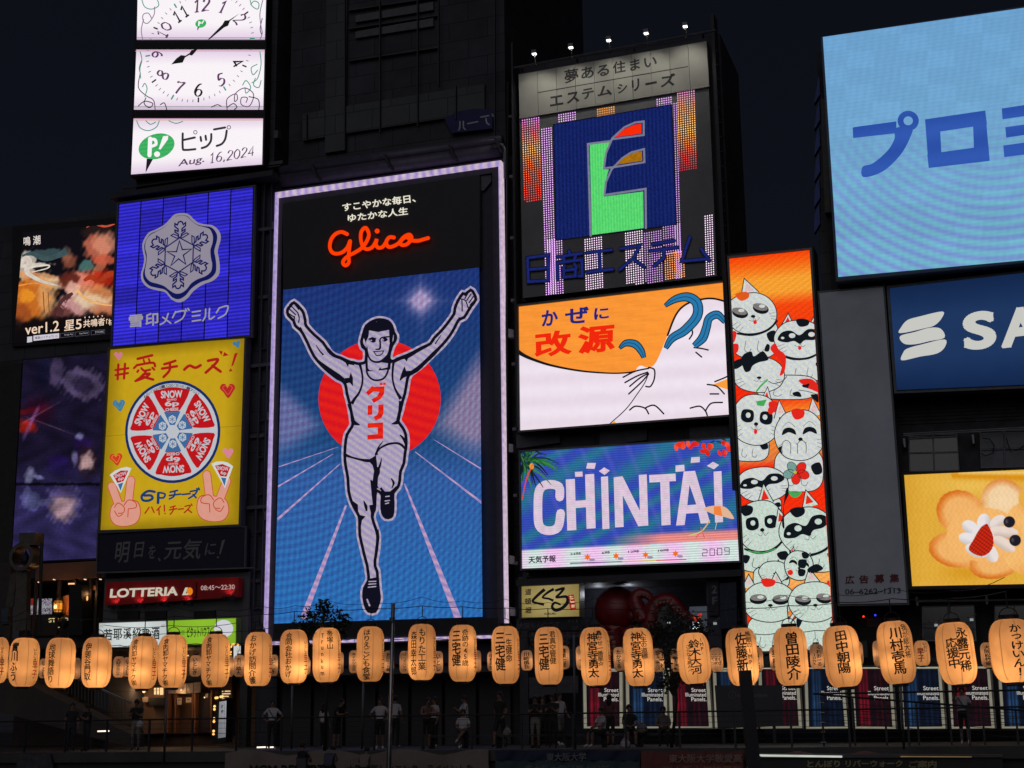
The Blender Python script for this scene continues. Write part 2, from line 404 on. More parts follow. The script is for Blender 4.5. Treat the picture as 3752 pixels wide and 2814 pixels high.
for k in range(8): BA.box('floor_ledge', D((.07,.07,.085), .6, name='ledge_paint'), U(893,1700), U(990,1700), -.6, -.35-.1*(k%2), 3.6+k*3.1, 3.75+k*3.1)
for k in range(6): BA.box('junction_box', D((.09,.09,.1), .6), U(960,1700), U(975,1700), -.6, -.3, 5+k*4.3, 5.35+k*4.3)
# --- poster building at the far left
BP = bld('screen_building', 'dark building at the left edge with a poster screen over a purple video screen', (0, 2690), w=-4.2)
uP0, uP1 = U(-120,1700,-4), U(430,1700,-4)
BP.box('wall', WALL, uP0, uP1, -16, -4.2, H(200,2122,-4), H(200, 800,-4))
BP.box('fascia', D((.16,.075,.05), .8, name='brown_fascia', scale=.5), U(135,2100,-4), U(360,2100,-4), -4.2, -3.9, H(250,2122,-4), H(250,2062,-4))
BP.box('fascia', D((.03,.025,.03), .8), uP0, U(134,2100,-4), -4.2, -4.0, H(60,2122,-4), H(60,2075,-4))
BP.box('rear_wall', D((.03,.02,.015), .7), uP0, uP1, -9, -8.8, 0, H(200,2122,-4))
BP.box('floor_slab', DARK, uP0, uP1, -8.8, -4, H(250,2335,-4)-.5, H(250,2335,-4))
for px in (-40, 95, 120, 205, 265, 320, 345): BP.box('window_mullion', D((.03,.022,.02), .6), U(px,2200,-4), U(px,2200,-4)+.12, -4.2, -4.05, H(200,2335,-4), H(200,2122,-4))
for px in (139, 195, 308, 364): BP.slab('downlight', E((255,214,170), 1.2, grain=0), [ZV((px*4.147-4, 300+40*(px<150)-px*.02)), ZV((px*4.147+8, 300+40*(px<150)-px*.02)), ZV((px*4.147+8, 313+40*(px<150)-px*.02)), ZV((px*4.147-4, 313+40*(px<150)-px*.02))], -4, -3.85)
# --- building behind the running man sign
BG = bld('runner_sign_building', 'tall dark building behind the running man sign with pale wall bands', (985, 2690), w=-1.2)
uG0, uG1 = U(990,1400), U(1872,1400)
BG.box('wall', WALL, uG0, U(1815,100), -14, -1.2, 3.2, 48)
BG.box('wall', WALL, U(1815,1000), uG1, -14, -1.6, 3.2, H(1850,520))
PANE = D((.075,.082,.086), .8, name='pale_wall_panel', scale=.6, var=.2)
for q in ([(545,-60),(712,-60),(695,1215),(532,1240)], [(350,925),(530,890),(530,1110),(350,1140)], [(705,860),(1825,680),(1825,890),(1500,960),(705,1080)]):
    BG.slab('wall_band', PANE, [ZU(p) for p in q], -1.2, -1.0)
for x, a, b in ((690,-60,1215),(975,0,1075),(1280,0,1025),(1590,690,960),(1450,0,690),(380,920,1140),(1905,-60,1100)):
    BG.slab('wall_pipe', D((.05,.05,.06), .6), [ZU((x-3,a)),ZU((x+3,a)),ZU((x+3,b)),ZU((x-3,b))], -1, -.85)
for y in (60, 210, 470): BG.slab('window_sill', D((.07,.07,.08), .7), [ZU((720,y+20)),ZU((1450,y-90)),ZU((1450,y-84)),ZU((720,y+26))], -1.2, -1.0)
for y in (120, 250): BG.slab('window_blind', D((.1,.1,.11), .7), [ZU((780,y+5)),ZU((1410,y-105)),ZU((1410,y-40)),ZU((780,y+60))], -1.2, -1.05)
mb = MB(); BG.Z = I_
for y0, r in ((1250,.28), (1330,.34)):
    a, b = BG.L(ZU((130,y0+105)), 0), BG.L(ZU((1930,y0-150)), 0); a = (a[0], -.55, a[2]); b = (b[0], -.55, b[2])
    mb.tube(D((.07,.062,.095), .45, name='round_cornice'), [a, b], r, 12)
mb.build('cornice', BG.o, True)
for x in (415, 1010, 1535, 1910): BG.slab('cornice_bracket', DARK, [ZU((x-8,1330-(x-415)*.141)),ZU((x+10,1328-(x-415)*.141)),ZU((x+60,1440-(x-415)*.141)),ZU((x+42,1444-(x-415)*.141))], -.6, -.1)
mb = MB(); e = BG.L(ZU((1970,1175)), -.3); mb.tube(GREYM, [(e[0]-.4,e[1],e[2]), (e[0],e[1],e[2]), (e[0]+.12,e[1],e[2]-.2), (e[0]+.14,e[1],e[2]-1.5)], .1, 8); mb.build('vent_pipe', BG.o, True)
g = BG.part('lettering'); BG.W = -.95; g.Z = ZU
g.poly(D((.02,.02,.10), .7, name='navy_canopy'), [(1500,965),(1600,905),(1750,880),(1890,885),(1890,1040),(1560,1080)], 0)
for st in ([(1628,985),(1625,1040),(1615,1055)], [(1655,985),(1657,1035),(1672,1050)], [(1690,1003),(1772,987)], [(1795,950),(1862,938)], [(1838,960),(1845,995),(1865,1012)], [(1888,925),(1900,945)]):
    g.stroke(D((.35,.36,.42), .7, name='pale_letters'), st, 11, 3)
g.done()
# ground floor under the sign: dark shutters between columns
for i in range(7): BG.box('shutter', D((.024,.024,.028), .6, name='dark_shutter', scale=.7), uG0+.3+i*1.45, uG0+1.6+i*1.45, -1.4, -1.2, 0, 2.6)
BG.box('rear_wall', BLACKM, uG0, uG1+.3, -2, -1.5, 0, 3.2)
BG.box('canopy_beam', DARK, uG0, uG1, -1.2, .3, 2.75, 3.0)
# --- building behind the emblem sign
BE = bld('emblem_sign_building', 'dark building stacked with the emblem sign and two wide screens', (1880, 2690), w=-.8)
uE0, uE1 = U(1885,1500), U(2690,1500)
BE.box('wall', WALL, uE0, uE1, -5, -.8, H(2200,2110), H(2200,160))
BE.box('side_rail', DARK, U(2655,1100), U(2668,1100), -.5, .25, H(2650,1800), H(2600,60))
BE.box('side_rail', DARK, U(1890,1100), U(1897,1100), -.7, .2, H(1895,1570), H(1895,160))
for k in range(9): BE.box('cable_bracket', D((.1,.1,.115), .5), U(1868,1500), U(1882,1500), -.8, -.3, 4.2+k*2.7, 4.32+k*2.7)
for px_, py_ in ((1873,2050),(1868,1640),(1870,1220),(1876,2240)): BE.slab('junction_box', D((.2,.2,.21), .6), [(px_-9,py_-16),(px_+12,py_-12),(px_+12,py_+16),(px_-9,py_+16)], -.7, -.3)
mb = MB(); mb.tube(BLACKM, [BE.L((1862,2300), -.3), BE.L((1857,1200), -.3), BE.L((1860,300), -.3)], .06, 6); mb.build('conduit', BE.o)
for k in range(16): BE.box('ladder_rung', DARK, U(2640,700), U(2655,700), 0, .08, H(2640,1000)+k*.62, H(2640,1000)+k*.62+.06)
for i, (a, b) in enumerate(((60,290),(500,750),(975,1190))):
    BE.slab('wall_panel', D((.075,.078,.09), .8, name='grey_cladding'), [ZK((a,845-a*.03)),ZK((b,840-b*.03)),ZK((b,905-b*.03)),ZK((a,930-a*.03))], -.8, -.6)
ug0, ug1 = U(1895,2300,-1), U(2650,2300,-1)
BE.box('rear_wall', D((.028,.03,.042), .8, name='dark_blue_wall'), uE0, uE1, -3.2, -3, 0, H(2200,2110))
BE.box('column', D((.04,.042,.06), .7), U(2585,2300), U(2635,2300), -1.2, -.4, 0, H(2600,2110))
BE.box('column', DARK, uE0-.1, uE0+.25, -3, -.5, 0, H(1900,2110))
BE.box('soffit', DARK, uE0, uE1, -3, .1, H(2200,2110)-.25, H(2200,2110))
# --- right brick building
BR_ = bld('brick_building', 'dark brick building on the right behind the blue screen and cookie board', (3000, 2690), w=-1.)
uR0, uR1 = U(3060,1500), U(3752,1500)+14
BRICK = D((.040,.038,.044), .9, name='dark_brick', scale=2, var=.4, bump=.5)
BR_.box('wall', BRICK, uR0, uR1, -16, -1.4, H(3400,2185)*1.0, H(3500,30)-.3)
BR_.box('wall', WALL2, U(2960,700), uR0, -16, -3, 3, H(3000,410))
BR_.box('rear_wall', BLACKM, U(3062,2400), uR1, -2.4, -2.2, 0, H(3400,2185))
# brick courses the eye can still tell: long raised rows on the upper wall
for k in range(9):
    BR_.slab('brick_course', BRICK, [ZR((700+k*2,80+k*24)),ZR((1571,50+k*23)),ZR((1571,66+k*23)),ZR((700+k*2,96+k*24))], -1.4, -1.36)
def window(T, q, nx, ny, w, Zt, glass=GLASS, fr=None):
    """window with its frame; panes are parts"""
    fr = fr or D((.15,.16,.18), .5, name='window_frame_metal')
    q = [Zt(p) for p in q]
    f = lambda a, b: tuple(np.array(q[0])*(1-a)*(1-b)+np.array(q[1])*a*(1-b)+np.array(q[2])*a*b+np.array(q[3])*(1-a)*b)
    cx, cy = .02, .03
    win = T.ring('window', fr, [f(0,0),f(1,0),f(1,1),f(0,1)], [f(cx,cy),f(1-cx,cy),f(1-cx,1-cy),f(cx,1-cy)], w-.12, w, I_)
    for i in range(nx):
        for j in range(ny):
            a0, a1, b0, b1 = (i+.03)/nx, (i+.97)/nx, (j+.04)/ny, (j+.96)/ny
            T.slab('pane', glass, [f(a0,b0),f(a1,b0),f(a1,b1),f(a0,b1)], w-.10, w-.06, I_, win)
    for i in range(1, nx): T.slab('window_bar', fr, [f(i/nx-.008,0),f(i/nx+.008,0),f(i/nx+.008,1),f(i/nx-.008,1)], w-.1, w+.01, I_, win)
    for j in range(1, ny): T.slab('window_bar', fr, [f(0,j/ny-.01),f(1,j/ny-.01),f(1,j/ny+.01),f(0,j/ny+.01)], w-.1, w+.015, I_, win)
window(BR_, [(790,355),(1120,345),(1135,600),(795,605)], 2, 2, -1.25, ZR)
PALEG = D((.075,.085,.105), .35, name='curtained_glass')
window(BR_, [(1270,330),(1600,318),(1600,575),(1280,582)], 2, 2, -1.25, ZR, PALEG)
window(BR_, [(880,1515),(1235,1505),(1250,1750),(885,1750)], 2, 2, -1.25, ZR)
window(BR_, [(1370,1510),(1640,1500),(1640,1750),(1375,1750)], 2, 2, -1.25, ZR, GLASS)
mb = MB(); mb.tube(BLACKM, [BR_.L(ZR(p), -1.0) for p in [(1290,380),(1340,385),(1370,430),(1360,480),(1310,500),(1280,480)]], .02, 5)
mb.tube(BLACKM, [BR_.L(ZR(p), -1.0) for p in [(1450,375),(1480,470),(1530,460),(1571,430)]], .02, 5); mb.build('hose', BR_.o)
mb = MB(); PIPE = D((.2,.2,.22), .5, .3, name='painted_pipe')
for y, x0, dy, r in ((350,755,-45,.025), (362,755,-45,.025), (1482,840,-12,.04)): mb = MB(); mb.tube(PIPE, [BR_.L(ZR((x0,y)), -.9), BR_.L(ZR((1600,y+dy)), -.9)], r, 6); mb.build('pipe_rail', BR_.o)
for x, y in ((760,380),(1225,355),(845,1450),(1315,1440),(1180,-1)):
    if y > 0: BR_.slab('bracket', PIPE, [ZR((x-8,y)),ZR((x+8,y)),ZR((x+12,y+60)),ZR((x,y+60))], -1.4, -.9)
for x, y, s in ((1215,1650,1), (1185,1560,.8), (1890/1.14,1600,1)): pass

# ================================================================= SIGNS
def mapper(c, e1, e2, rot=0):
    cs, sn = math.cos(R(rot)), math.sin(R(rot))
    return lambda p: (c[0]+(p[0]*cs-p[1]*sn)*e1[0]+(p[0]*sn+p[1]*cs)*e2[0], c[1]+(p[0]*cs-p[1]*sn)*e1[1]+(p[0]*sn+p[1]*cs)*e2[1])
DG = {'0':[[(.3,1),(.05,.75),(.02,.5),(.05,.25),(.3,0),(.55,.25),(.58,.5),(.55,.75),(.3,1)]], '1':[[(.12,.78),(.33,1),(.33,0)],[(.15,0),(.5,0)]],
 '2':[[(.08,.75),(.15,.95),(.35,1),(.55,.85),(.5,.6),(.25,.3),(.04,.02),(.3,.06),(.58,.0)]], '4':[[(.45,0),(.45,1),(.02,.3),(.6,.3)]],
 '5':[[(.55,.97),(.2,.97),(.13,.55),(.35,.6),(.56,.45),(.52,.15),(.25,0),(.05,.1)]], '6':[[(.52,.95),(.3,.9),(.08,.6),(.03,.3),(.2,.02),(.45,.05),(.56,.3),(.4,.52),(.15,.5),(.05,.3)]],
 '7':[[(.04,.85),(.06,.97),(.3,.92),(.58,.98),(.35,.5),(.2,0)]], '8':[[(.3,.53),(.1,.7),(.15,.95),(.3,1),(.47,.93),(.5,.7),(.3,.53),(.05,.3),(.1,.05),(.3,0),(.52,.07),(.55,.3),(.3,.53)]],
 '9':[[(.08,.05),(.3,.1),(.52,.4),(.57,.7),(.4,.98),(.15,.95),(.04,.7),(.2,.48),(.45,.5),(.55,.7)]], '.':[[(.1,.0),(.16,.06)]], ',':[[(.14,.08),(.06,-.15)]]}
def nib(g, mat, s, fn, w, layer=3, slant=.0, thin=.3):
    x0 = 0
    for ch in s:
        if ch == ' ': x0 += .4; continue
        for st in DG[ch]:
            pts = catmull(st, False, 5) if ch not in '14' else st
            P = [fn((x+x0+y*slant, y)) for x, y in pts]; ws = []
            for i in range(len(P)):
                a, b = P[max(0,i-1)], P[min(len(P)-1,i+1)]; d = math.atan2(b[1]-a[1], b[0]-a[0])
                ws.append(w*(thin+(1-thin)*abs(math.sin(d-R(12)))))
            for q in ribbon(P, ws): g._put(mat, q, layer)
        x0 += .35 if ch in '.,' else .75

# ---- clock screen -------------------------------------------------
S = Thing('clock_screen', 'bright white clock and date screen at the top of the left tower', 'led screen', (190,1515), 0, None, ZA)
S.slab('housing', BLACKM, [(240,-200),(1375,-200),(1345,1440),(180,1535)], -.5, -.02)
WHT = (250,244,248)
def clockfn(X, Y, a, b):
    c = np.zeros(X.shape+(3,)); z = (Y/.4219)
    k = np.clip((z % 593-100)/593, 0, 1)
    base = np.array([250,244,248.]); edge = np.array([226,205,228.])
    yy = np.minimum(np.abs(b-0), np.abs(1-b))
    t = np.clip(yy/.25, 0, 1)[..., None]; return edge*(1-t)+base*t
for q in ([(250,-190),(1368,-190),(1352,345),(240,345)], [(236,430),(1350,430),(1338,952),(215,952)], [(212,1028),(1336,1028),(1328,1428),(190,1515)]):
    S.pic('screen', q, 14, 24, clockfn, PIC(1.0, .03, .09, .03), 0)
PUR = E((96,60,100), 1, grain=0, name='ink_display'); DRK = E((34,26,40), 1, grain=0); GRN = E((70,150,130), 1, grain=0); GRY = E((140,120,150), 1, grain=0)
g = S.part('clock_face'); cm = lambda rot=0: mapper((790,410), (470,-78), (15,-475), rot)
for k in range(60):
    f = cm(-6*k); big = k % 5 == 0
    if any(lo < f((0,.97))[1] < hi for lo, hi in ((345,430),(952,1028))) or f((0,.97))[1] < -100: continue
    a, b = f((0,.99 if not big else 1.0)), f((0,.95 if not big else .93))
    g.stroke(GRN if big and k % 10 else (DRK if big else GRY), [a, b], 13 if big else 7, 2)
for h, c, s in ((12,(800,48),105),(1,(985,62),100),(2,(1135,165),100),(4,(1112,545),85),(5,(968,695),105),(6,(775,782),108),(7,(608,762),105),(8,(466,652),100),(10,(478,265),95),(11,(620,125),100),(9,(420,475),85)):
    s_ = str(h); L_ = len(s_)*.75-.12; rr = -(h % 12)*30 if h not in (6,) else 0
    if h in (5,7): rr = -12 if h == 7 else -10
    if h == 4: rr = -60
    if h in (8,): rr = 60
    if h == 5: rr = 15*1.0
    if h == 7: rr = -18
    if h == 10: rr = 62
    if h == 11: rr = 32
    if h == 9: rr = 92
    if h == 1: rr = -22
    if h == 2: rr = -52
    S.clip = [ZA(p) for p in ([(250,-190),(1368,-190),(1352,345),(240,345)] if c[1] < 380 else [(236,430),(1350,430),(1338,952),(215,952)])]
    mf = mapper(c, (s,-s*.12), (0,-s), rr); nib(g, DRK if h in (11,6,4) else PUR, s_, lambda p: mf((p[0]-L_/2, p[1]-.5)), 18, 3, .08)
S.clip = None
g.done()
g = S.part('clock_hand'); BK = E((22,24,24), 1, grain=0)
g.poly(BK, [(1135,118),(1050,185),(1035,225),(1000,240),(872,345),(858,345),(985,215),(1005,180),(1040,178)], 5)
g.poly(BK, [(768,430),(735,470),(720,485),(700,478),(662,500),(640,545),(570,555),(540,562),(585,510),(625,480),(665,485),(700,462),(715,440),(745,430)], 5); g.done()
g = S.part('ornament')
for col, pts in ((GRN,[(285,0),(310,60),(370,80),(430,50),(420,0)]), (GRY,[(395,60),(390,130),(340,200),(300,190),(295,130),(340,115),(370,160)]), (GRY,[(300,170),(280,260),(292,345)]),
    (GRN,[(1225,0),(1240,50),(1290,80),(1300,30),(1260,10),(1230,40)]), (GRY,[(1335,0),(1310,120),(1320,230),(1330,290),(1310,345)]), (PUR,[(1330,160),(1312,250),(1325,300)]),
    (GRN,[(270,450),(285,520),(268,600),(275,680)]), (PUR,[(270,640),(255,760),(320,830),(385,870),(400,950)]), (GRN,[(290,755),(310,725),(330,770),(310,840)]),
    (GRY,[(280,530),(262,590),(272,640)]), (DRK,[(255,920),(310,880),(380,900),(350,935),(305,900),(320,850)]), (DRK,[(445,910),(480,895),(500,950)]),
    (GRN,[(1310,450),(1320,560),(1290,680),(1240,720)]), (GRN,[(1285,560),(1235,590),(1250,650),(1290,610)]), (GRN,[(1320,700),(1300,760),(1255,740),(1270,680)]), (GRN,[(1160,740),(1190,700),(1230,760),(1190,810),(1180,760)]),
    (PUR,[(1025,950),(1025,860),(1100,815),(1115,860),(1090,880),(1100,810),(1180,765),(1255,820),(1220,920),(1150,910),(1150,850),(1200,850),(1190,890)]), (DRK,[(1215,840),(1290,860),(1305,910),(1300,950)]), (DRK,[(890,930),(940,910),(975,925)]), (DRK,[(1030,930),(1080,900),(1110,930),(1090,950)]),
    (GRN,[(240,1050),(270,1110),(340,1135),(410,1105),(435,1050)]), (GRN,[(320,1050),(360,1080),(405,1060)]), (GRN,[(520,1050),(580,1072),(640,1055)])):
    g.stroke(col, pts, 8, 2)
g.done()
g = S.part('logo'); GL = E((58,172,92), 1, c2=(70,182,104), period=.2, ang=90, name='green_display'); WD = E(WHT, 1, grain=0)
g.ell(GL, (413,1272), 160, 108, 3, -17); g.poly(DRK, [(328,1380),(382,1383),(318,1502)], 4)
g.stroke(WD, [(358,1205),(352,1350)], 36, 5, False); g.stroke(WD, [(358,1212),(400,1215),(408,1255),(362,1275)], 26, 6); g.ell(WD, (418,1340), 26, 24, 5); g.poly(WD, [(470,1185),(515,1180),(512,1212),(448,1300),(432,1296)], 5)
g.ell(GL, (797,205), 48, 36, 3, -12); g.stroke(WD, [(782,190),(780,222)], 12, 5, False); g.stroke(WD, [(785,190),(798,200),(784,208)], 8, 6); g.stroke(WD, [(822,182),(808,205)], 10, 5, False); g.poly(DRK, [(768,240),(785,238),(766,270)], 4); g.done()
g = S.part('lettering'); DT = E((52,50,54), 1, grain=0)
for st in ([(640,1160),(640,1285),(662,1303),(750,1296)], [(648,1216),(745,1195)], [(795,1190),(800,1225)], [(838,1180),(843,1215)], [(888,1165),(884,1225),(850,1270),(805,1287)], [(912,1125),(1008,1108)], [(1022,1135),(1010,1205),(980,1250),(935,1268)]): g.stroke(DT, st, 19, 3, k=3)
for c in ((750,1150),(1041,1107)): g.stroke(DT, [(c[0]+15*math.cos(a/8*6.283), c[1]+15*math.sin(a/8*6.283)) for a in range(8)], 6, 4, closed=True)
g.text(PUR, 'Aug.', (600,1390), (828,1350), (600,1465), 4, .012, .12)
mf = mapper((868,1420), (82,-16), (0,-82)); nib(g, PUR, '16,', mf, 11, 4, .1)
mf = mapper((1022,1397), (82,-16), (0,-82)); nib(g, PUR, '2024', mf, 11, 4, .1); g.done()
g = S.part('screen_edge')
for y, c in ((340,(150,90,160)),(328,(60,120,90)),(435,(200,60,130)),(446,(220,190,60)),(938,(150,90,170)),(925,(60,120,90)),(1033,(200,60,130)),(1044,(220,180,60))):
    g.stroke(E(c, .8, grain=0), [(242 if y < 400 else 228 if y < 900 else 214, y),(1350 if y < 900 else 1336, y)], 4, 1, False)
g.done()

# ---- snowflake sign -------------------------------------------------
S = Thing('snowflake_sign', 'blue neon billboard with a grey snowflake badge above the yellow cheese board', 'billboard', (908,1388), 0, None, Z2)
S.slab('housing', BLACKM, [(945,222),(2075,78),(2045,1310),(895,1400)], -.5, -.03)
BLU = (58,52,224)
def tubefn(k):
    def f(X, Y, a, b):
        rng = np.random.RandomState(k); n = np.interp(b, np.linspace(0,1,24), rng.uniform(.82,1.12,24))
        c = np.array([48,42,192.])*n[..., None]; return c
    return f
q0 = np.array([(962,240),(2055,98),(2027,1303),(908,1388)], float)
for i in range(6):
    a, b = i/6+.004, (i+1)/6-.004
    q = [tuple(q0[0]*(1-a)+q0[1]*a), tuple(q0[0]*(1-b)+q0[1]*b), tuple(q0[3]*(1-b)+q0[2]*b), tuple(q0[3]*(1-a)+q0[2]*a)]
    S.pic('neon_panel', q, 3, 60, tubefn(i), PIC(1.0, .38, .165, .12, 5), 0)
S.lip([(962,240),(2055,98),(2027,1303),(908,1388)]); S.clip = None; S.Z = ZS; S.W = .12
g = S.part('badge'); PL = E((146,139,155), .95, grain=.05, gs=.8, name='glowing_plate'); NV = E((20,26,96), .8, grain=.05, name='navy_glow')  # plate and navy lines emit; the badge's lit tone is put into emission
pass
outer = [(740,95),(860,105),(940,180),(1040,255),(1160,285),(1290,305),(1380,400),(1400,520),(1350,720),(1370,850),(1385,1000),(1365,1130),(1260,1230),(1100,1290),(940,1400),(840,1520),(720,1590),(600,1560),(480,1430),(330,1390),(190,1350),(95,1250),(75,1130),(110,1000),(130,860),(100,700),(110,580),(200,430),(330,370),(470,290),(560,200),(640,120)]
cx = (735,840); sc_ = lambda pts, k: [(cx[0]+(x-cx[0])*k, cx[1]+(y-cx[1])*k) for x, y in pts]
S._slab(g.mb, PL, [ZS(p) for p in catmull(outer, True, 4)], .0, .12, I_)
g.poly(NV, catmull(sc_(outer, .945), True, 4), 1)
inner = [(760,140),(850,155),(930,225),(1030,300),(1150,335),(1240,370),(1290,480),(1285,600),(1250,720),(1260,860),(1280,960),(1260,1080),(1170,1160),(1040,1210),(930,1280),(850,1380),(760,1445),(660,1455),(560,1400),(470,1330),(360,1290),(240,1255),(165,1180),(145,1080),(170,930),(175,800),(150,700),(160,580),(230,470),(360,400),(480,330),(560,245),(640,165)]
g.poly(PL, catmull(inner, True, 4), 2); g.done()
g = S.part('snowflake'); c = (724,805); e1, e2 = (273,-24), (10,-290)
arm = [(.09,1.08),(.10,1.22),(.31,1.36),(.31,1.48),(.12,1.38),(.12,1.52),(.33,1.68),(.33,1.86),(.19,1.76),(.11,1.92),(0,1.96)]
for k in range(6):
    f = mapper(c, e1, e2, 60*k)
    g.stroke(NV, [f(p) for p in [(-x,y) for x, y in arm[:-1]]+arm[::-1]], 24, 3, False)
    for s in (-1, 1): g.stroke(NV, [f((s*x,y)) for x, y in ((.0,1.0),(.2,1.0),(.55,1.18),(.4,1.26),(.08,1.1))], 18, 4, False, True)
g.stroke(NV, [mapper(c,e1,e2,60*k)((0,1)) for k in range(6)], 20, 5, False, True)
g.stroke(NV, [(730,565),(778,715),(935,705),(795,808),(835,960),(715,870),(585,985),(650,825),(520,748),(680,750)], 22, 5, False, True); g.done()
S.Z = Z2; S.W = .1
g = S.part('lettering'); SL = E((158,152,160), .95, grain=.03, name='glowing_letters')  # letters emit too, their lit tone set as emission
for ch, x0, y0, x1, y1 in (('雪',1045,1140,1160,1240),('印',1180,1125,1285,1228)): g.text(SL, ch, (x0,y0), (x1,y0-10), (x0,y1+3), 3, .025)
for st in ([(1365,1125),(1340,1190),(1300,1215)],[(1320,1155),(1385,1205)], [(1425,1110),(1400,1160)],[(1425,1115),(1500,1105),(1480,1165),(1420,1200)],[(1505,1090),(1515,1105)],[(1525,1085),(1535,1100)],
   [(1560,1115),(1625,1105)],[(1560,1148),(1622,1140)],[(1560,1188),(1628,1178)], [(1668,1090),(1665,1150),(1645,1185)],[(1700,1085),(1698,1170),(1740,1150)], [(1780,1080),(1755,1120)],[(1782,1080),(1848,1065),(1830,1130),(1770,1165)]): g.stroke(SL, st, 12, 3, k=3)
g.done()

# ---- cheese board -------------------------------------------------
S = Thing('cheese_billboard', 'yellow billboard with a round box of red cheese wedges and two peace sign hands', 'billboard', (672,1376), 0, None, Z3)
S.slab('housing', D((.08,.08,.09), .6), [(728,138),(1664,52),(1622,1342),(662,1390)], -.5, -.02)
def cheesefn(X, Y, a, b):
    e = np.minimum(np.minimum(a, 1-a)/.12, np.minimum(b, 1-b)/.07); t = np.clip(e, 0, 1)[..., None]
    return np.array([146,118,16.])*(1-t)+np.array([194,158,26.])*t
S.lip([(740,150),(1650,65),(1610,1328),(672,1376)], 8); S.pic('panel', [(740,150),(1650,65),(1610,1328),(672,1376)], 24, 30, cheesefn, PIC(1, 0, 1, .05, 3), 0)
CP = lambda c: E(c, 1, grain=.04, gs=4, name='backlit_print')
g = S.part('lettering'); RD = CP((168,28,24))
for st, w in (([(800,250),(795,350)],13),([(845,245),(838,345)],13),([(780,288),(868,275)],12),([(780,322),(865,308)],12), ([(930,212),(1028,188)],14),([(925,255),(1030,238),(1048,262)],13),([(905,275),(925,255)],12),([(970,218),(975,235)],10),([(1005,212),(1012,230)],10),([(935,290),(928,300)],12),([(955,275),(975,292),(1015,285)],12),([(1030,272),(1042,285)],12),([(985,300),(960,330),(925,355)],13),([(965,318),(1010,312),(985,335),(915,362)],13),([(955,330),(1035,352)],14),
   ([(1185,225),(1140,240),(1110,248)],14),([(1095,278),(1195,262)],14),([(1148,245),(1145,290),(1105,335)],14),([(1245,285),(1280,258),(1320,272),(1355,255)],15),([(1405,225),(1470,215),(1450,250),(1390,305)],15),([(1435,258),(1490,298)],15)): g.stroke(RD, st, w*1.28, 2)
g.poly(RD, [(1478,155),(1505,162),(1495,188)]); g.poly(RD, [(1515,165),(1545,188),(1505,195)]); g.poly(RD, [(1585,175),(1607,170),(1575,258),(1562,262)]); g.poly(RD, [(1558,275),(1572,295),(1545,298)])
NB = CP((28,60,110))
g.stroke(NB, [(1045,1110),(1000,1105),(960,1135),(965,1165),(1000,1170),(1030,1155),(1020,1135),(975,1135)], 17, 3); g.stroke(NB, [(1070,1120),(1068,1185)], 19, 3, False); g.stroke(NB, [(1075,1115),(1115,1125),(1105,1150),(1075,1150)], 13, 4)
for st in ([(1200,1100),(1150,1112)],[(1145,1135),(1222,1125)],[(1182,1110),(1175,1140),(1145,1158)],[(1232,1128),(1285,1122)],[(1285,1108),(1330,1102),(1315,1128),(1275,1155)],[(1305,1128),(1325,1150)],[(1330,1088),(1335,1098)],[(1342,1084),(1347,1095)]): g.stroke(NB, st, 12, 3)
g.text(NB, 'ロッピー', (1052,1108), (1115,1102), (1052,1118), 4)
for st in ([(1008,1215),(980,1255)],[(1025,1212),(1042,1250)],[(1085,1208),(1060,1235)],[(1074,1225),(1076,1265)],[(1110,1200),(1112,1240)],[(1114,1254),(1116,1258)],[(1185,1205),(1150,1215)],[(1145,1232),(1195,1224)],[(1172,1215),(1168,1240),(1150,1262)],[(1205,1228),(1240,1224)],[(1250,1208),(1285,1202),(1270,1228),(1245,1250)],[(1268,1228),(1295,1250)],[(1292,1192),(1298,1203)]): g.stroke(RD, st, 9, 3)
g.done()
g = S.part('cheese_wheel'); c = (1167,704); e1, e2 = (322,-14), (-8,-347)
F = mapper(c, e1, e2); circ = lambda r: [F((r*math.cos(a*6.283/48), r*math.sin(a*6.283/48))) for a in range(48)]
CW = CP((186,190,196)); RW = CP((186,22,28)); LB = CP((58,104,154)); g.poly(CP((22,44,98)), circ(1.0), 2); g.poly(CW, circ(.945), 3)
for k in range(6):
    f = mapper(c, e1, e2, -60*k); ar = lambda r, h, n=7: [f((r*math.sin(R(x)), r*math.cos(R(x)))) for x in np.linspace(-h, h, n)]
    g.poly(LB, ar(.42, 24)+[f((.05,.13)), f((-.05,.13))][::1], 4)
    g.poly(CP((120,160,196)), [f((.22,.5)),f((.36,.78)),f((.325,.78)),f((.2,.5))], 4); g.poly(CP((120,160,196)), [f((-.22,.5)),f((-.36,.78)),f((-.325,.78)),f((-.2,.5))], 4)
    g.poly(RW, catmull(ar(.865, 26)+[f((.17,.42)), f((0,.385)), f((-.17,.42))], True, 3), 5)
    g.poly(CP((168,14,18)), ar(.865, 22)+ar(.845, 22)[::-1], 6)
    for tx, x0, x1, y0, y1, bd in (('SNOW',-.225,.225,.80,.655,.035),('BRAND',-.1,.1,.645,.605,.01),('6p',-.145,.15,.60,.47,.03),('CHEESE',-.135,.135,.462,.405,.03)):
        g.text(CW, tx, (x0,y0), (x1,y0), (x0,y1), 7, bd, fn=f)
    hx = [f((.085*math.sin(a*1.0472), .24+.085*math.cos(a*1.0472))) for a in range(6)]; g.poly(CW, hx, 6)
    for a in range(3):
        g.stroke(LB, [f((.06*math.sin(a*1.0472), .24+.06*math.cos(a*1.0472))), f((-.06*math.sin(a*1.0472), .24-.06*math.cos(a*1.0472)))], 4, 7, False)
f = mapper(c, e1, e2)
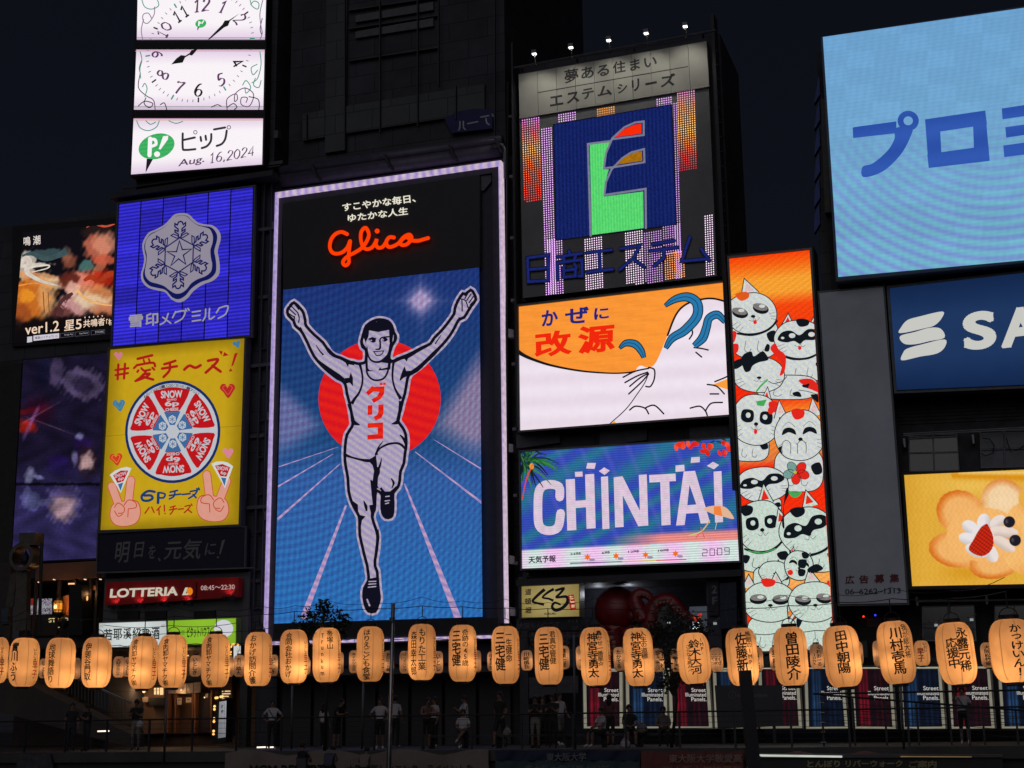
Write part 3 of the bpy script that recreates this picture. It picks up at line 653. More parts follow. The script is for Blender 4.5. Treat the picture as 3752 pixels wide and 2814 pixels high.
for k, ch in enumerate('6個入り内容量102g〈要冷蔵〉10℃以下'):
    a = R(-38 + k*76/20); fm = mapper(f((.9*math.sin(a), .9*math.cos(a))), e1, e2, -math.degrees(a)); g.text(CP((70,74,90)), ch, (-.032,.03), (.032,.03), (-.032,-.03), 7, fn=fm)
g.done()
def heart(cx_, cy_, s, col, rot=0, line=None):
    h = S.part('heart'); f = mapper((cx_,cy_), (s,0), (0,-s), rot)
    pts = [(0,.45),(.3,.85),(.75,.8),(.95,.4),(.7,-.1),(.1,-.9),(-.5,-.2),(-.95,.3),(-.75,.8),(-.3,.85)]
    h.poly(CP(col), [f(p) for p in pts], 2, True)
    if line: h.stroke(CP(line), [f((x*.62,y*.62+.1)) for x, y in pts], 5, 3, closed=True)
    h.done()
for hh in ((800,193,30,(205,120,140)),(1600,115,28,(66,120,150),15),(805,528,44,(66,120,150),5,(90,140,160)),(1537,428,54,(176,40,36),0,(206,90,60)),(785,892,46,(200,60,30),5,(226,120,60)),(1540,850,38,(214,130,150))): heart(*hh)
def hand(m_, f):
    h = S.part('hand_drawing'); SK = CP((216,150,132)); OL = CP((188,70,44))
    fist = [(755,1215),(790,1185),(900,1170),(940,1200),(945,1270),(915,1320),(850,1340),(780,1330),(748,1280)]
    fing = [([(757,1072),(800,1190)],52),([(886,1030),(868,1180)],50)]
    for st, w in fing: h.stroke(OL, [f(p) for p in st], w+9, 3, False)
    h.poly(OL, catmull([f((843+(x-843)*1.05, 1262+(y-1262)*1.06)) for x, y in fist], True, 4), 3)
    for st, w in fing: h.stroke(SK, [f(p) for p in st], w, 4, False)
    h.poly(SK, catmull([f(p) for p in fist], True, 4), 4)
    for st in ([(775,1215),(800,1185),(840,1215),(835,1250),(800,1255)],[(840,1200),(870,1165),(915,1180),(920,1215),(870,1225)],[(775,1240),(800,1275),(830,1260)],[(868,1225),(865,1280)]): h.stroke(OL, [f(p) for p in st], 6, 5)
    h.done()
hand(0, lambda p: p); hand(1, lambda p: (1440-(p[0]-845)*1.05, 1222+(p[1]-1255)*1.02))
for tip, f in ((0, mapper((815,1030), (75,-16), (5,-85))), (1, mapper((1508,990), (76,16), (-5,-90)))):
    h = S.part('cheese_wedge'); h.poly(CP((206,208,204)), [f(p) for p in ((-1,.6),(-.5,.85),(0,.95),(.5,.95),(.95,.75),(.1,-1.05))], 6)
    h.poly(RW, [f(p) for p in ((-.68,.5),(0,.75),(.68,.62),(.3,-.15),(-.25,-.2))], 7); h.poly(LB, [f(p) for p in ((.28,-.25),(-.2,-.3),(.08,-.9))], 7)
    h.text(CW, 'SNOW', f((-.55,.52)), f((.5,.62)), f((-.5,.22)), 8, .03); h.text(CW, '6p', f((-.22,.2)), f((.3,.25)), f((-.2,-.12)), 8, .03); h.done()
S.ring('panel_joint', D((.09,.075,.02), .8), [(712,733),(1632,662),(1632,664),(712,735)], [(712,733.5),(1632,662.5),(1632,663.5),(712,734.5)], 0, .006)

# ---- dark blue slogan board -----------------------------------------
S = Thing('slogan_board', 'unlit dark navy board with grey brush writing under the yellow cheese board', 'billboard', (648,352), 0, None, ZL)
S.slab('panel', D((.011,.013,.032), .55, name='navy_board', var=.1), [(655,88),(1625,60),(1618,325),(648,352)], -.5, 0)
S.lip([(655,88),(1625,60),(1618,325),(648,352)], 6, .06); S.slab('rail', GREYM, [(648,355),(1680,322),(1680,331),(648,365)], .0, .15)
g = S.part('lettering'); GY = D((.19,.19,.21), .7, name='grey_brush_letters', var=.1)
for ch, x0, y0, x1, y1 in (('明',768,158,868,298),('日',895,160,962,262),('を',990,180,1040,270),('、',1052,262,1075,290),('元',1095,158,1212,275),('気',1220,140,1345,275),('に',1368,165,1438,245)): g.text(GY, ch, (x0,y0), (x1,y0-6), (x0-6,y1), 3, .012, .12)
g.poly(GY, [(1478,145),(1498,140),(1468,235),(1458,238)], 3); g.ell(GY, (1450,258), 8, 6, 3); g.done()

# ---- burger shop sign ----------------------------------------------
S = Thing('burger_shop_sign', 'long red shop sign with cream letters lit by five small lamps', 'shop sign', (695,580), .15, None, ZL)
S.slab('panel', D((.38,.008,.012), .5, name='red_sign_panel', var=.12, scale=2), [(708,425),(1590,390),(1588,520),(695,580)], -.15, .15)
for i, (x, y) in enumerate(((760,588),(920,582),(1080,575),(1240,570),(1520,530))):
    m1 = S.ring('lamp_bar', BLACKM, [(x-45,y-6),(x+22,y-9),(x+22,y-4),(x-45,y-1)], [(x-44,y-5),(x+21,y-8),(x+21,y-5),(x-44,y-2)], .5, .56)
    S.slab('lamp_head', BLACKM, [(x-45,y-12),(x-20,y-13),(x-20,y+4),(x-45,y+5)], .42, .62); S.slab('lamp_head', BLACKM, [(x+2,y-14),(x+27,y-15),(x+27,y+12),(x+2,y+13)], .40, .62)
    lc = S.L((x+5,y-14), .34); lamp('sign_lamp', S.o, (lc[0], lc[1], lc[2]+.06), 5, (1,.75,.65), .05, 110, S.L((x+5,y-70), .15))
S.W = .2
g = S.part('lettering'); CM = E((196,190,172), 1, grain=.02, name='cream_letters'); S.slab('logo_block', D((.35,.01,.015), .5), [(1205,430),(1302,420),(1300,520),(1202,527)], .15, .26)
g.text(CM, 'LOTTERIA', (730,468), (1182,452), (730,528), 3, .035, .08)
for p_, m_ in (((1262,485),CM),): pass
g.done(); S.W = .27
g = S.part('logo'); g.ell(E((222,128,28), 1, grain=0), (1262,484), 20, 26, 1); g.poly(CM, [(1232,460),(1250,457),(1236,498),(1255,497),(1252,508),(1212,510)], 2); g.done()
S.W = .16; g = S.part('lettering'); g.text(E((176,150,146), 1, grain=0), '08:45～22:30', (1336,446), (1562,438), (1336,478), 3, .012); g.done()

# ---- white and green lightboxes ------------------------------------
S = Thing('wine_shop_sign', 'white lit signboard with bold black Chinese characters', 'shop sign', (660,855), .15, None, ZL)
S.slab('box', D((.3,.3,.3), .5), [(655,693),(1106,678),(1113,850),(655,860)], -.3, .1)
S.pic('panel', [(660,697),(1103,682),(1110,846),(660,856)], 12, 8, lambda X,Y,a,b: np.stack([206-30*(1-b)*0+0*a, 214+0*a, 212+0*a], -1)*(.9+.1*np.sin(a*3.1))[...,None], PIC(1, 0, 1, .04, 2), 0)
g = S.part('lettering')
for ch, x0, y0, x1, y1 in (('若',690,735,748,812),('耶',755,732,812,808),('溪',820,728,875,802),('紹',882,727,935,808),('興',945,735,995,790),('酒',1008,722,1062,806)): g.text(E((14,14,16), 1, grain=0), ch, (x0,y0), (x1,y0-2), (x0,y1), 3, .016)
for x in (668, 1074): g.text(E((110,100,80), 1, grain=0), '印', (x,705), (x+20,704), (x,725), 3)
g.done()
S = Thing('house_agent_sign', 'lime green lit signboard with a pale round spot', 'shop sign', (1117,838), .15, None, ZL)
S.slab('box', D((.2,.3,.1), .5), [(1113,676),(1573,658),(1571,840),(1113,842)], -.3, .1)
S.pic('panel', [(1117,680),(1568,663),(1567,835),(1117,838)], 12, 8, lambda X,Y,a,b: np.stack([138+0*a, 186+0*a, 46+0*a], -1)*(.92+.08*np.sin(a*3.1))[...,None], PIC(1, 0, 1, .04, 2), 0)
g = S.part('lettering'); g.ell(E((206,206,214), 1, grain=.02), (1488,732), 64, 58, 2)
g.text(E((96,140,30), 1, grain=0), '住み売買', (1125,748), (1230,740), (1125,785), 3, .01); g.text(E((18,44,24), 1, grain=0), 'ピタットハウス', (1245,722), (1396,714), (1245,795), 3, .03)
g.poly(E((150,160,60), 1, grain=0), [(1440,745),(1480,742),(1480,765),(1440,768)], 3); g.done()

# ---- poster screen and video screen (left) --------------------------
def blobs(base, L_):
    def f(X, Y, a, b):
        c = np.zeros(X.shape+(3,)) + np.array(base, float)
        for (cx_, cy_, rx, ry, rot, col, soft, op) in L_:
            cs, sn = math.cos(R(rot)), math.sin(R(rot)); dx, dy = X-cx_, Y-cy_
            d = np.sqrt(((dx*cs+dy*sn)/rx)**2+((-dx*sn+dy*cs)/ry)**2)
            d = d*(1+.16*np.sin(X*.11+cy_)*np.sin(Y*.13+cx_)+.07*np.sin(X*.31+Y*.2)); soft = soft*.5; t = (np.clip((1+soft-d)/(2*soft), 0, 1)*op)[..., None]; c = c*(1-t)+np.array(col, float)*t
        return c
    return f
def zb(Zt, s, L_): return [(Zt((b[0],b[1]))[0], Zt((b[0],b[1]))[1], b[2]*s, b[3]*s)+tuple(b[4:]) for b in L_]
S = Thing('poster_screen', 'lit advertising screen glowing orange and pink with white writing on black', 'led screen', (110,1385), -4, None, Z2)
S.slab('housing', BLACKM, [(100,420),(960,345),(960,1330),(95,1395)], -4.4, -4.02)
ws = [(330,640,200,30,-8,(60,84,88),.3,.9),(540,640,40,60,-10,(70,60,56),.4,.9),(210,740,70,120,20,(200,190,176),.25,.9),(260,735,140,18,-4,(236,222,206),.4,.9),(300,820,220,30,8,(236,170,120),.4,.8),
 (420,880,220,40,6,(250,214,170),.5,.7),(230,1010,190,170,0,(222,120,40),.5,.9),(220,985,60,55,0,(240,150,40),.4,.9),(380,990,70,160,0,(240,190,130),.6,.6),(180,1120,70,80,0,(150,70,34),.5,.7),
 (800,480,130,110,30,(40,26,26),.4,1),(790,590,110,100,20,(208,110,84),.4,.85),(850,560,100,90,0,(226,150,120),.5,.7),(700,740,60,50,0,(84,130,124),.4,.8),(800,760,40,110,30,(226,130,90),.4,.7),(840,690,100,40,0,(214,96,70),.5,.8),
 (650,850,140,60,-10,(214,90,60),.6,.8),(820,850,140,70,-12,(196,40,20),.5,.8),(560,700,60,60,10,(224,120,80),.5,.5),(640,880,120,90,0,(250,170,150),.6,.6),(800,980,150,90,10,(240,150,90),.6,.8),
 (560,860,80,70,0,(90,34,26),.35,.9),(590,930,60,60,0,(244,190,170),.4,.8),(600,1090,120,120,0,(226,160,150),.5,.8),(760,1040,180,70,14,(248,226,190),.6,.7),(500,1140,90,80,20,(96,50,50),.5,.8),(860,1100,120,60,0,(206,110,70),.6,.7),
 (500,1220,480,70,-6,(20,14,16),.5,1.0),(450,1290,520,50,-5,(14,12,15),.4,1.0)]
S.pic('screen', [(190,470),(948,397),(905,1300),(110,1365)], 110, 110, blobs((17,15,22), zb(Z2, .452, ws)), PIC(.92, .04, .12, .10, 7), 0)
S.clip = [Z2(p) for p in [(190,470),(948,397),(905,1300),(110,1365)]]
g = S.part('ribbon_drawing')
for col, st, w in (((226,214,200),[(140,800),(165,720),(215,680),(240,720),(220,790),(330,860),(470,900)],[10,34,50,46,40,26,6]),((240,230,216),[(200,770),(300,742),(395,735),(380,760),(260,790)],[8,14,12,10,6]),((66,88,92),[(180,660),(260,640),(360,680),(460,660),(540,620)],[14,34,44,40,60]),((250,190,120),[(620,930),(700,1010),(820,1050),(920,1060)],[26,20,12,8]),((214,90,60),[(700,430),(760,400),(850,420),(930,400)],[4,20,16,10]),((180,60,30),[(680,860),(740,830),(800,860),(880,810),(930,800)],[20,44,30,50,40]),((250,150,60),[(150,900),(300,880),(420,930)],[12,10,8]),((150,70,30),[(350,950),(360,1120)],[8,8]),((150,70,30),[(390,950),(400,1120)],[6,6]),((90,50,50),[(480,1150),(520,1020),(590,960)],[60,50,20]),((206,150,150),[(500,1080),(560,1040),(640,1120)],[30,60,40])):
    g.stroke(E(col, .9, grain=.2, gs=4), st, w, 1)
g.done(); S.clip = None
g = S.part('lettering'); CT = E((240,210,184), 1, grain=0)
g.text(E((226,214,206),1,grain=0), '鳴', (192,505), (248,500), (192,578), 2, .012); g.text(E((226,214,206),1,grain=0), '潮', (268,497), (328,490), (268,572), 2, .012)
g.text(CT, 'ver1.2', (205,1215), (480,1182), (205,1300), 3, .01); g.text(CT, '星', (525,1182), (608,1172), (520,1268), 3, .012); g.text(CT, '5', (615,1175), (662,1170), (615,1255), 3, .01)
g.text(CT, '共鳴者', (678,1178), (852,1158), (675,1242), 3, .015); g.text(CT, '「枯', (862,1172), (925,1165), (862,1225), 3, .015)
for k in range(5): g.ell(CT, (690+k*35, 1158-k*3), 5, 7, 3, n=6)
g.poly(E((206,200,212),1,grain=0), [(272,1305),(480,1285),(480,1325),(272,1348)], 2); g.text(E((70,60,80),1,grain=0), '鳴潮(メイチョウ)', (285,1313), (438,1298), (285,1340), 3, .01); g.stroke(E((150,70,60),1,grain=0), [(452,1308),(460,1302),(466,1310),(458,1318)], 3, 3, closed=True)
g.poly(E((200,200,206),1,grain=0), [(222,1315),(262,1310),(262,1355),(220,1362)], 2)
for x, tx in ((490,'Google Play'),(612,'App Store'),(740,'STORE')): g.stroke(E((90,90,100),1,grain=0), [(x,1288-(x-490)*.09),(x+110,1278-(x-490)*.09),(x+110,1310-(x-490)*.09),(x,1322-(x-490)*.09)], 2.5, 3, False, True); g.text(E((170,170,180),1,grain=0), tx, (x+32,1293-(x-490)*.09), (x+102,1287-(x-490)*.09), (x+32,1308-(x-490)*.09), 3)
g.done()
S = Thing('video_screen', 'dim purple video screen showing dark flowers, at the far left under the poster screen', 'led screen', (77,1585), -4, None, Z3)
S.slab('housing', BLACKM, [(150,212),(730,165),(665,1570),(70,1590)], -4.5, -4.02)
vs = [(560,380,140,105,10,(104,88,128),.3,.8),(560,385,70,55,0,(46,36,66),.5,.9),(380,300,50,100,5,(96,80,120),.5,.7),(290,300,50,80,0,(22,22,50),.4,.9),(220,560,90,20,-10,(150,20,20),.8,.8),(180,665,60,40,0,(220,40,16),.9,.9),
 (260,560,90,80,0,(70,12,40),.9,.6),(210,640,12,130,25,(150,100,180),.7,.6),(250,590,140,4,-30,(200,120,160),.9,.5),(330,660,150,3,20,(160,110,150),.9,.5),(560,790,60,50,0,(46,24,92),.6,.8),(540,735,26,22,0,(150,150,210),.8,.8),(590,905,70,110,-4,(40,24,36),.3,1),(585,920,45,75,10,(222,180,180),.55,.85),(505,880,20,50,0,(150,140,200),.7,.7),(400,900,70,40,0,(44,24,100),.5,.8),
 (400,960,90,30,10,(36,24,80),.6,.8),(200,1000,28,50,20,(170,170,220),.7,.8),(255,1010,36,14,10,(150,150,210),.7,.8),(590,985,50,30,10,(24,16,30),.5,.9),(430,1190,110,115,20,(104,92,130),.45,.8),(425,1210,70,90,10,(212,170,176),.7,.8),(430,1110,80,40,0,(60,48,84),.6,.8),(210,1170,60,60,0,(112,116,176),.7,.7),(290,1180,50,20,-10,(110,110,170),.7,.6),(180,1130,20,60,10,(104,104,160),.7,.6)]
def vfn(X, Y, a, b):
    z = (Y-1200)/.5426; base = blobs((30,24,50), zb(Z3, .5426, vs))(X, Y, a, b)
    t = np.clip((z-880)/300, 0, 1)[..., None]; add = np.array([22,22,46.])*t*(1-.0*b[...,None]); base = base+add*(base.sum(-1, keepdims=True) < 260)
    n = np.sin(X*.05+np.sin(Y*.03)*3)*np.sin(Y*.045+X*.01); base = base*(.8+.16*n[..., None])
    base[(z > 1048) & (z < 1068)] *= .35
    return np.clip(base, 0, 255)
S.pic('screen', [(157,222),(725,172),(650,1557),(77,1585)], 90, 190, vfn, PIC(1, .05, .15, .18, 6), 0)

# ---- running man sign ----------------------------------------------
S = Thing('runner_sign', 'giant billboard of an athlete running with raised arms before a red sun', 'billboard', (964,2362), 0)
GO = [(1008,705),(1835,587),(1856,2335),(964,2362)]
S.slab('housing', DARK, [(1000,700),(1843,580),(1862,2342),(956,2370)], -1.0, -.45)
EDGE = E((214,190,208), .95, c2=(168,150,214), period=.37, ang=0, grain=.25, gs=5, name='light_band')
GI = [(1016,722),(1826,605),(1848,2326),(975,2352)]
S.ring('light_band', EDGE, GO, GI, -.35, .05)
S.ring('frame', D((.05,.045,.065), .6, name='frame_paint'), GI, [(1036,745),(1803,634),(1822,2268),(1003,2290)], -.45, -.1)
S.slab('side_strip', D((.035,.03,.05), .6), [(1757,640),(1803,634),(1822,2268),(1769,2266)], -.5, -.35)
S.slab('side_hood', D((.09,.085,.105), .6), [(1757,645),(1800,640),(1800,665),(1770,700),(1757,690)], -.5, -.2)
S.slab('header_panel', D((.028,.028,.034), .6, name='header_panel', var=.1), [(1036,745),(1757,640),(1757,979),(1038,1061)], -.5, -.03)
S.slab('lower_panel', BLACKM, [(1003,2288),(1822,2264),(1822,2320),(1000,2345)], -.5, -.05)
def gfn(X, Y, a, b):
    # the show's picture: evening sky, far pale glow, blue stadium ground
    top = np.array([30,52,116.]); mid = np.array([30,72,120.]); gr = np.array([44,106,176.]); c = np.zeros(X.shape+(3,))
    t = np.clip((b-.0)/.5, 0, 1)[..., None]; c = top*(1-t)+mid*t
    hz = 1650.; g = np.clip((Y-hz+60)/160, 0, 1)[..., None]; g2 = np.clip((Y-hz)/560, 0, 1)[..., None]
    ground = np.array([52,90,156.])*(1-g2)+gr*g2
    # pale cloud wedges left and right, widening to the edges
    dl = np.clip(1-np.abs((Y-(1560-.12*(1180-X)))/(40+np.clip(1180-X,0,300)*.75)), 0, 1)*np.clip((1200-X)/150, 0, 1)
    dr = np.clip(1-np.abs((Y-(1560-.42*(X-1600)))/(40+np.clip(X-1580,0,300)*1.15)), 0, 1)*np.clip((X-1560)/170, 0, 1)
    w = np.clip(dl*1.3, 0, .62)[..., None]; c = c*(1-w)+np.array([140,128,178.])*w
    w = np.clip(dr*1.3, 0, .70)[..., None]; c = c*(1-w)+np.array([176,142,170.])*w
    c = c*(1-g)+ground*g
    # sparkle
    dx, dy = X-1542, Y-1102; r = np.hypot(dx, dy)
    s = np.exp(-(r/42)**2)*.85 + .5*np.exp(-np.abs(dx)/60)*np.exp(-np.abs(dy)/9) + .5*np.exp(-np.abs(dy)/60)*np.exp(-np.abs(dx)/9) + .3*np.exp(-np.abs(dx+dy)/8-r/40)
    s = np.clip(s, 0, .8)[..., None]; c = c*(1-s)+np.array([196,168,206.])*s
    # banding of the light grid
    th = X*.55+Y*.83+.0006*(X-1400)**2; m_ = .06*np.sin(th*.26)+.05*np.sin(X*.31+Y*.02)
    c = c*(1+m_[..., None]*np.array([.6,1.6,1.0])); return np.clip(c, 0, 255)
S.pic('screen', [(1038,1062),(1756,980),(1768,2260),(1004,2285)], 180, 300, gfn, PIC(1, .03, .12, .16, 9), 0)
S.clip = [(1039,1062),(1756,981),(1767,2260),(1005,2284)]
g = S.part('red_sun'); g.ell(E((216,22,34), 1, c2=(228,34,26), period=.42, ang=70, grain=.12, gs=8, name='red_display'), (1391,1462), 224, 218, 1, 0, 64); g.done()
g = S.part('track_line'); g.Z = Z5; TL_ = E((150,132,190), 1, c2=(198,160,190), period=.3, ang=70, grain=.2, name='pale_display')
for pts, w in (([(440,900),(220,1475)],[10,30]),([(735,790),(1008,1475)],[8,34]),([(790,630),(1130,890)],[4,12]),([(885,568),(1130,720)],[3,7]),([(410,690),(92,972)],[4,12]),([(375,640),(95,805)],[3,8]),([(400,605),(100,705)],[2,5])): g.stroke(TL_, pts, w, 1, False); g.done(); g = S.part('track_line'); g.Z = Z5
sil = [(1078,1109),(1100,1129),(1112,1146),(1119,1175),(1122,1194),(1151,1226),(1184,1255),(1204,1286),(1223,1303),(1247,1312),(1274,1325),(1295,1328),(1314,1333),(1336,1329),(1342,1317),(1343,1296),(1341,1281),(1329,1271),(1325,1252),(1329,1235),(1335,1214),(1343,1194),(1367,1177),(1392,1171),(1421,1177),(1436,1194),(1443,1218),(1450,1230),(1449,1247),(1438,1264),(1432,1281),(1427,1300),(1428,1317),(1440,1324),(1457,1315),(1476,1308),(1496,1300),(1515,1291),(1537,1279),(1558,1269),(1578,1259),(1592,1238),(1616,1214),(1640,1185),(1664,1151),(1667,1132),(1677,1105),(1696,1076),(1705,1079),(1725,1063),(1737,1076),(1744,1098),(1727,1122),(1715,1141),(1701,1163),(1681,1173),(1667,1199),(1650,1228),(1621,1264),(1587,1296),(1563,1320),(1534,1346),(1510,1363),(1496,1380),(1491,1402),(1484,1443),(1475,1472),(1468,1504),(1459,1532),(1462,1549),(1477,1569),(1487,1593),(1489,1629),(1484,1665),(1480,1699),(1468,1728),(1465,1762),(1458,1786),(1441,1807),(1441,1840),(1440,1879),(1432,1895),(1414,1896),(1402,1879),(1399,1846),(1400,1813),(1382,1798),(1376,1812),(1375,1834),(1373,1867),(1364,1888),(1369,1913),(1381,1949),(1384,1973),(1381,2015),(1375,2051),(1375,2075),(1382,2093),(1384,2117),(1387,2157),(1391,2193),(1384,2220),(1375,2240),(1351,2240),(1340,2220),(1333,2187),(1336,2154),(1351,2127),(1349,2096),(1345,2069),(1336,2036),(1327,1997),(1319,1961),(1318,1925),(1316,1892),(1299,1861),(1287,1834),(1278,1798),(1275,1750),(1266,1701),(1264,1665),(1266,1629),(1272,1593),(1289,1566),(1293,1547),(1286,1501),(1280,1472),(1272,1443),(1266,1409),(1252,1394),(1237,1387),(1208,1365),(1179,1339),(1151,1305),(1134,1271),(1117,1235),(1102,1211),(1083,1194),(1076,1175),(1057,1156),(1054,1136),(1064,1122)]
BODY = E((160,146,190), 1, c2=(182,172,182), period=.24, ang=55, grain=.14, gs=9, name='pale_display'); BKD = E((17,16,30), 1, grain=.05, name='dark_display')
g = S.part('runner_figure')
for q in ribbon(catmull(sil, True, 2), 26, True): g._put(BODY, q, 2)
for q in ribbon(catmull(sil, True, 2), 11, True): g._put(BKD, q, 4)
g.poly(BODY, catmull(sil, True, 2), 3)
g.poly(BKD, [(1333,1210),(1343,1190),(1367,1177),(1380,1179),(1384,1174),(1392,1171),(1421,1177),(1436,1194),(1443,1218),(1437,1262),(1430,1290),(1427,1240),(1426,1209),(1405,1213),(1387,1217),(1353,1211),(1351,1233),(1342,1252),(1342,1262),(1338,1250),(1331,1232)], 4)
LN = lambda pts, w, sm=True: g.stroke(BKD, pts, w, 5, sm)
LN([(1330,1240),(1329,1255),(1335,1268),(1340,1272)], 4); LN([(1445,1232),(1444,1247),(1438,1258)], 4)
LN([(1345,1270),(1350,1303),(1363,1322),(1387,1327),(1406,1317),(1424,1296),(1430,1262)], [4,6,7,8,8,7,5]); g.poly(BKD, [(1432,1282),(1427,1318),(1440,1328),(1432,1333),(1398,1328),(1408,1316),(1425,1296)], 4)
LN([(1343,1335),(1346,1368),(1360,1387),(1380,1394),(1406,1387),(1421,1363),(1426,1330)], 7); LN([(1343,1300),(1345,1352)], 8, False); g.poly(BKD, [(1344,1342),(1354,1356),(1376,1360),(1348,1361)], 5); g.poly(BKD, [(1386,1358),(1394,1346),(1397,1352),(1425,1345),(1420,1355)], 5); LN([(1430,1325),(1427,1352)], 7, False)
LN([(1318,1332),(1324,1353),(1329,1382),(1327,1410),(1316,1440),(1300,1462),(1289,1480)], [12,8,7,7,8,10,14]); LN([(1443,1325),(1440,1351),(1439,1385),(1445,1416),(1456,1440),(1470,1462)], [10,8,7,7,9,14])
g.poly(BKD, [(1286,1364),(1294,1385),(1294,1416),(1282,1402),(1268,1406),(1262,1396),(1264,1386),(1280,1384)], 5); g.poly(BKD, [(1483,1342),(1489,1360),(1512,1358),(1500,1376),(1480,1384),(1467,1396),(1465,1390),(1474,1362)], 5)
LN([(1140,1290),(1165,1322),(1200,1350),(1240,1378),(1262,1394)], [5,10,14,16,12]); LN([(1201,1275),(1225,1302),(1250,1312),(1276,1326),(1300,1333)], [6,12,11,16,12]); LN([(1440,1326),(1470,1312),(1496,1306),(1530,1287),(1575,1263)], [14,13,13,10,8]); LN([(1500,1372),(1530,1356),(1560,1328),(1592,1298),(1625,1262)], [14,12,10,10,5])
g.poly(BKD, [(1264,1325),(1280,1330),(1276,1346)], 5); g.poly(BKD, [(1480,1312),(1498,1308),(1491,1326)], 5)
LN([(1159,1264),(1172,1286),(1186,1301)], [2,5,7]); LN([(1618,1227),(1606,1244),(1595,1261)], [2,4,5]); LN([(1099,1200),(1104,1208),(1112,1228)], [8,8,5]); LN([(1680,1166),(1690,1166),(1700,1160)], [7,7,4])
for a in ([(1062,1116),(1092,1146)],[(1058,1130),(1084,1154)],[(1054,1146),(1080,1163)],[(1076,1108),(1095,1134)],[(1092,1146),(1097,1166),(1095,1182)],[(1080,1160),(1078,1178)]): LN(a, 4.5)
for a in ([(1718,1070),(1704,1094)],[(1727,1077),(1711,1101)],[(1735,1087),(1719,1110)],[(1741,1099),(1723,1118)],[(1693,1100),(1694,1122),(1694,1140)],[(1690,1096),(1706,1102),(1716,1128)]): LN(a, 4.5)
g.ell(BKD, (1367,1248), 11, 7.5, 5, 10); g.poly(BKD, [(1350,1241),(1365,1235),(1380,1240),(1378,1246),(1352,1246)], 5); g.ell(BODY, (1361,1248), 3, 2.5, 6)
g.ell(BKD, (1411,1245), 10, 7, 5, -8); LN([(1392,1252),(1394,1243),(1402,1237),(1425,1234)], 5.5); LN([(1393,1248),(1394,1268),(1391,1279),(1376,1280)], [6,7,7,4]); g.ell(BODY, (1405,1246), 2.5, 2, 6)
g.stroke(BKD, [(1370,1289),(1406,1286),(1402,1295),(1393,1303),(1380,1303)], 3.8, 5, False, True)
LN([(1293,1547),(1304,1552),(1320,1558)], [22,14,2]); LN([(1461,1545),(1450,1550),(1435,1554)], [20,12,2]); LN([(1280,1480),(1288,1510),(1294,1545)], [16,10,16]); LN([(1472,1470),(1466,1505),(1459,1540)], [20,12,14])
LN([(1268,1668),(1290,1676),(1320,1684),(1345,1688),(1378,1688)], [12,7,8,12,12]); LN([(1381,1668),(1380,1660),(1393,1643),(1422,1628),(1453,1624),(1472,1631),(1486,1646)], [14,9,7,8,8,9,8]); LN([(1405,1616),(1388,1639),(1380,1662)], [2,6,9]); LN([(1466,1594),(1478,1606),(1488,1626)], [4,9,11])
g.poly(BKD, [(1349,1687),(1378,1668),(1381,1689),(1383,1711),(1393,1713),(1393,1733),(1386,1750),(1384,1786),(1376,1812),(1375,1840),(1370,1860),(1366,1845),(1362,1810),(1357,1757),(1366,1762),(1371,1725),(1366,1706)], 5)
LN([(1398,1678),(1396,1695),(1390,1714)], [2,6,10]); LN([(1434,1753),(1443,1770),(1436,1790)], [4,9,2]); LN([(1361,1850),(1366,1880),(1364,1900)], [16,14,9]); LN([(1384,1940),(1385,1975),(1379,2020),(1375,2060)], [8,12,10,8])
g.poly(BKD, [(1396,1796),(1400,1813),(1397,1855),(1405,1879),(1417,1895),(1435,1893),(1441,1876),(1441,1843),(1440,1810),(1461,1789),(1452,1780),(1443,1790),(1429,1801),(1411,1801),(1398,1785),(1390,1792),(1385,1781),(1379,1785)], 5)
for a in ([(1414,1820),(1427,1818)],[(1412,1836),(1428,1834)],[(1413,1846),(1425,1843)],[(1353,2131),(1378,2130)],[(1352,2141),(1378,2139)],[(1350,2152),(1378,2149)]): g.stroke(BODY, a, 4, 6, False)
g.poly(BKD, [(1355,2120),(1381,2115),(1385,2142),(1388,2172),(1391,2199),(1381,2225),(1373,2240),(1352,2240),(1342,2219),(1334,2190),(1336,2157),(1351,2130)], 5); g.stroke(BODY, [(1346,2197),(1355,2219)], 6, 6, False)
LN([(1333,1834),(1341,1855),(1344,1873)], [2,12,6]); g.poly(BKD, [(1284,1829),(1312,1849),(1314,1886),(1340,1892),(1327,1907),(1323,1931),(1316,1925),(1309,1885),(1296,1858)], 5)
g.done()
g = S.part('lettering'); g.Z = ZT3; RL = E((232,44,20), 1, c2=(214,24,26), period=.3, ang=80, grain=.1, name='red_display')
for p in ([(585,160),(680,60),(705,75),(870,65),(865,180),(810,260),(705,320),(670,265),(760,215),(790,150),(700,145),(625,205)],[(797,12),(840,10),(840,48),(797,52)],[(850,10),(890,8),(890,45),(850,48)],[(615,355),(687,350),(685,495),(612,503)],[(775,345),(857,338),(855,480),(820,550),(735,590),(700,530),(760,500),(775,450)],[(612,628),(850,615),(850,860),(610,878),(610,805),(765,792),(768,690),(612,700)]): g.poly(RL, p, 6)
g.done(); S.clip = None
S.W = 0; g = S.part('lettering'); g.Z = Z4; IV = E((238,232,212), 1, grain=.03, name='ivory_letters')
g.text(IV, 'すこやかな毎日、', (630,510), (1185,437), (636,572), 3, .02); g.text(IV, 'ゆたかな人生', (672,592), (1130,535), (673,652), 3, .02); g.done()
mb = MB(); OR = E((255,62,4), 1, grain=0, name='orange_neon')
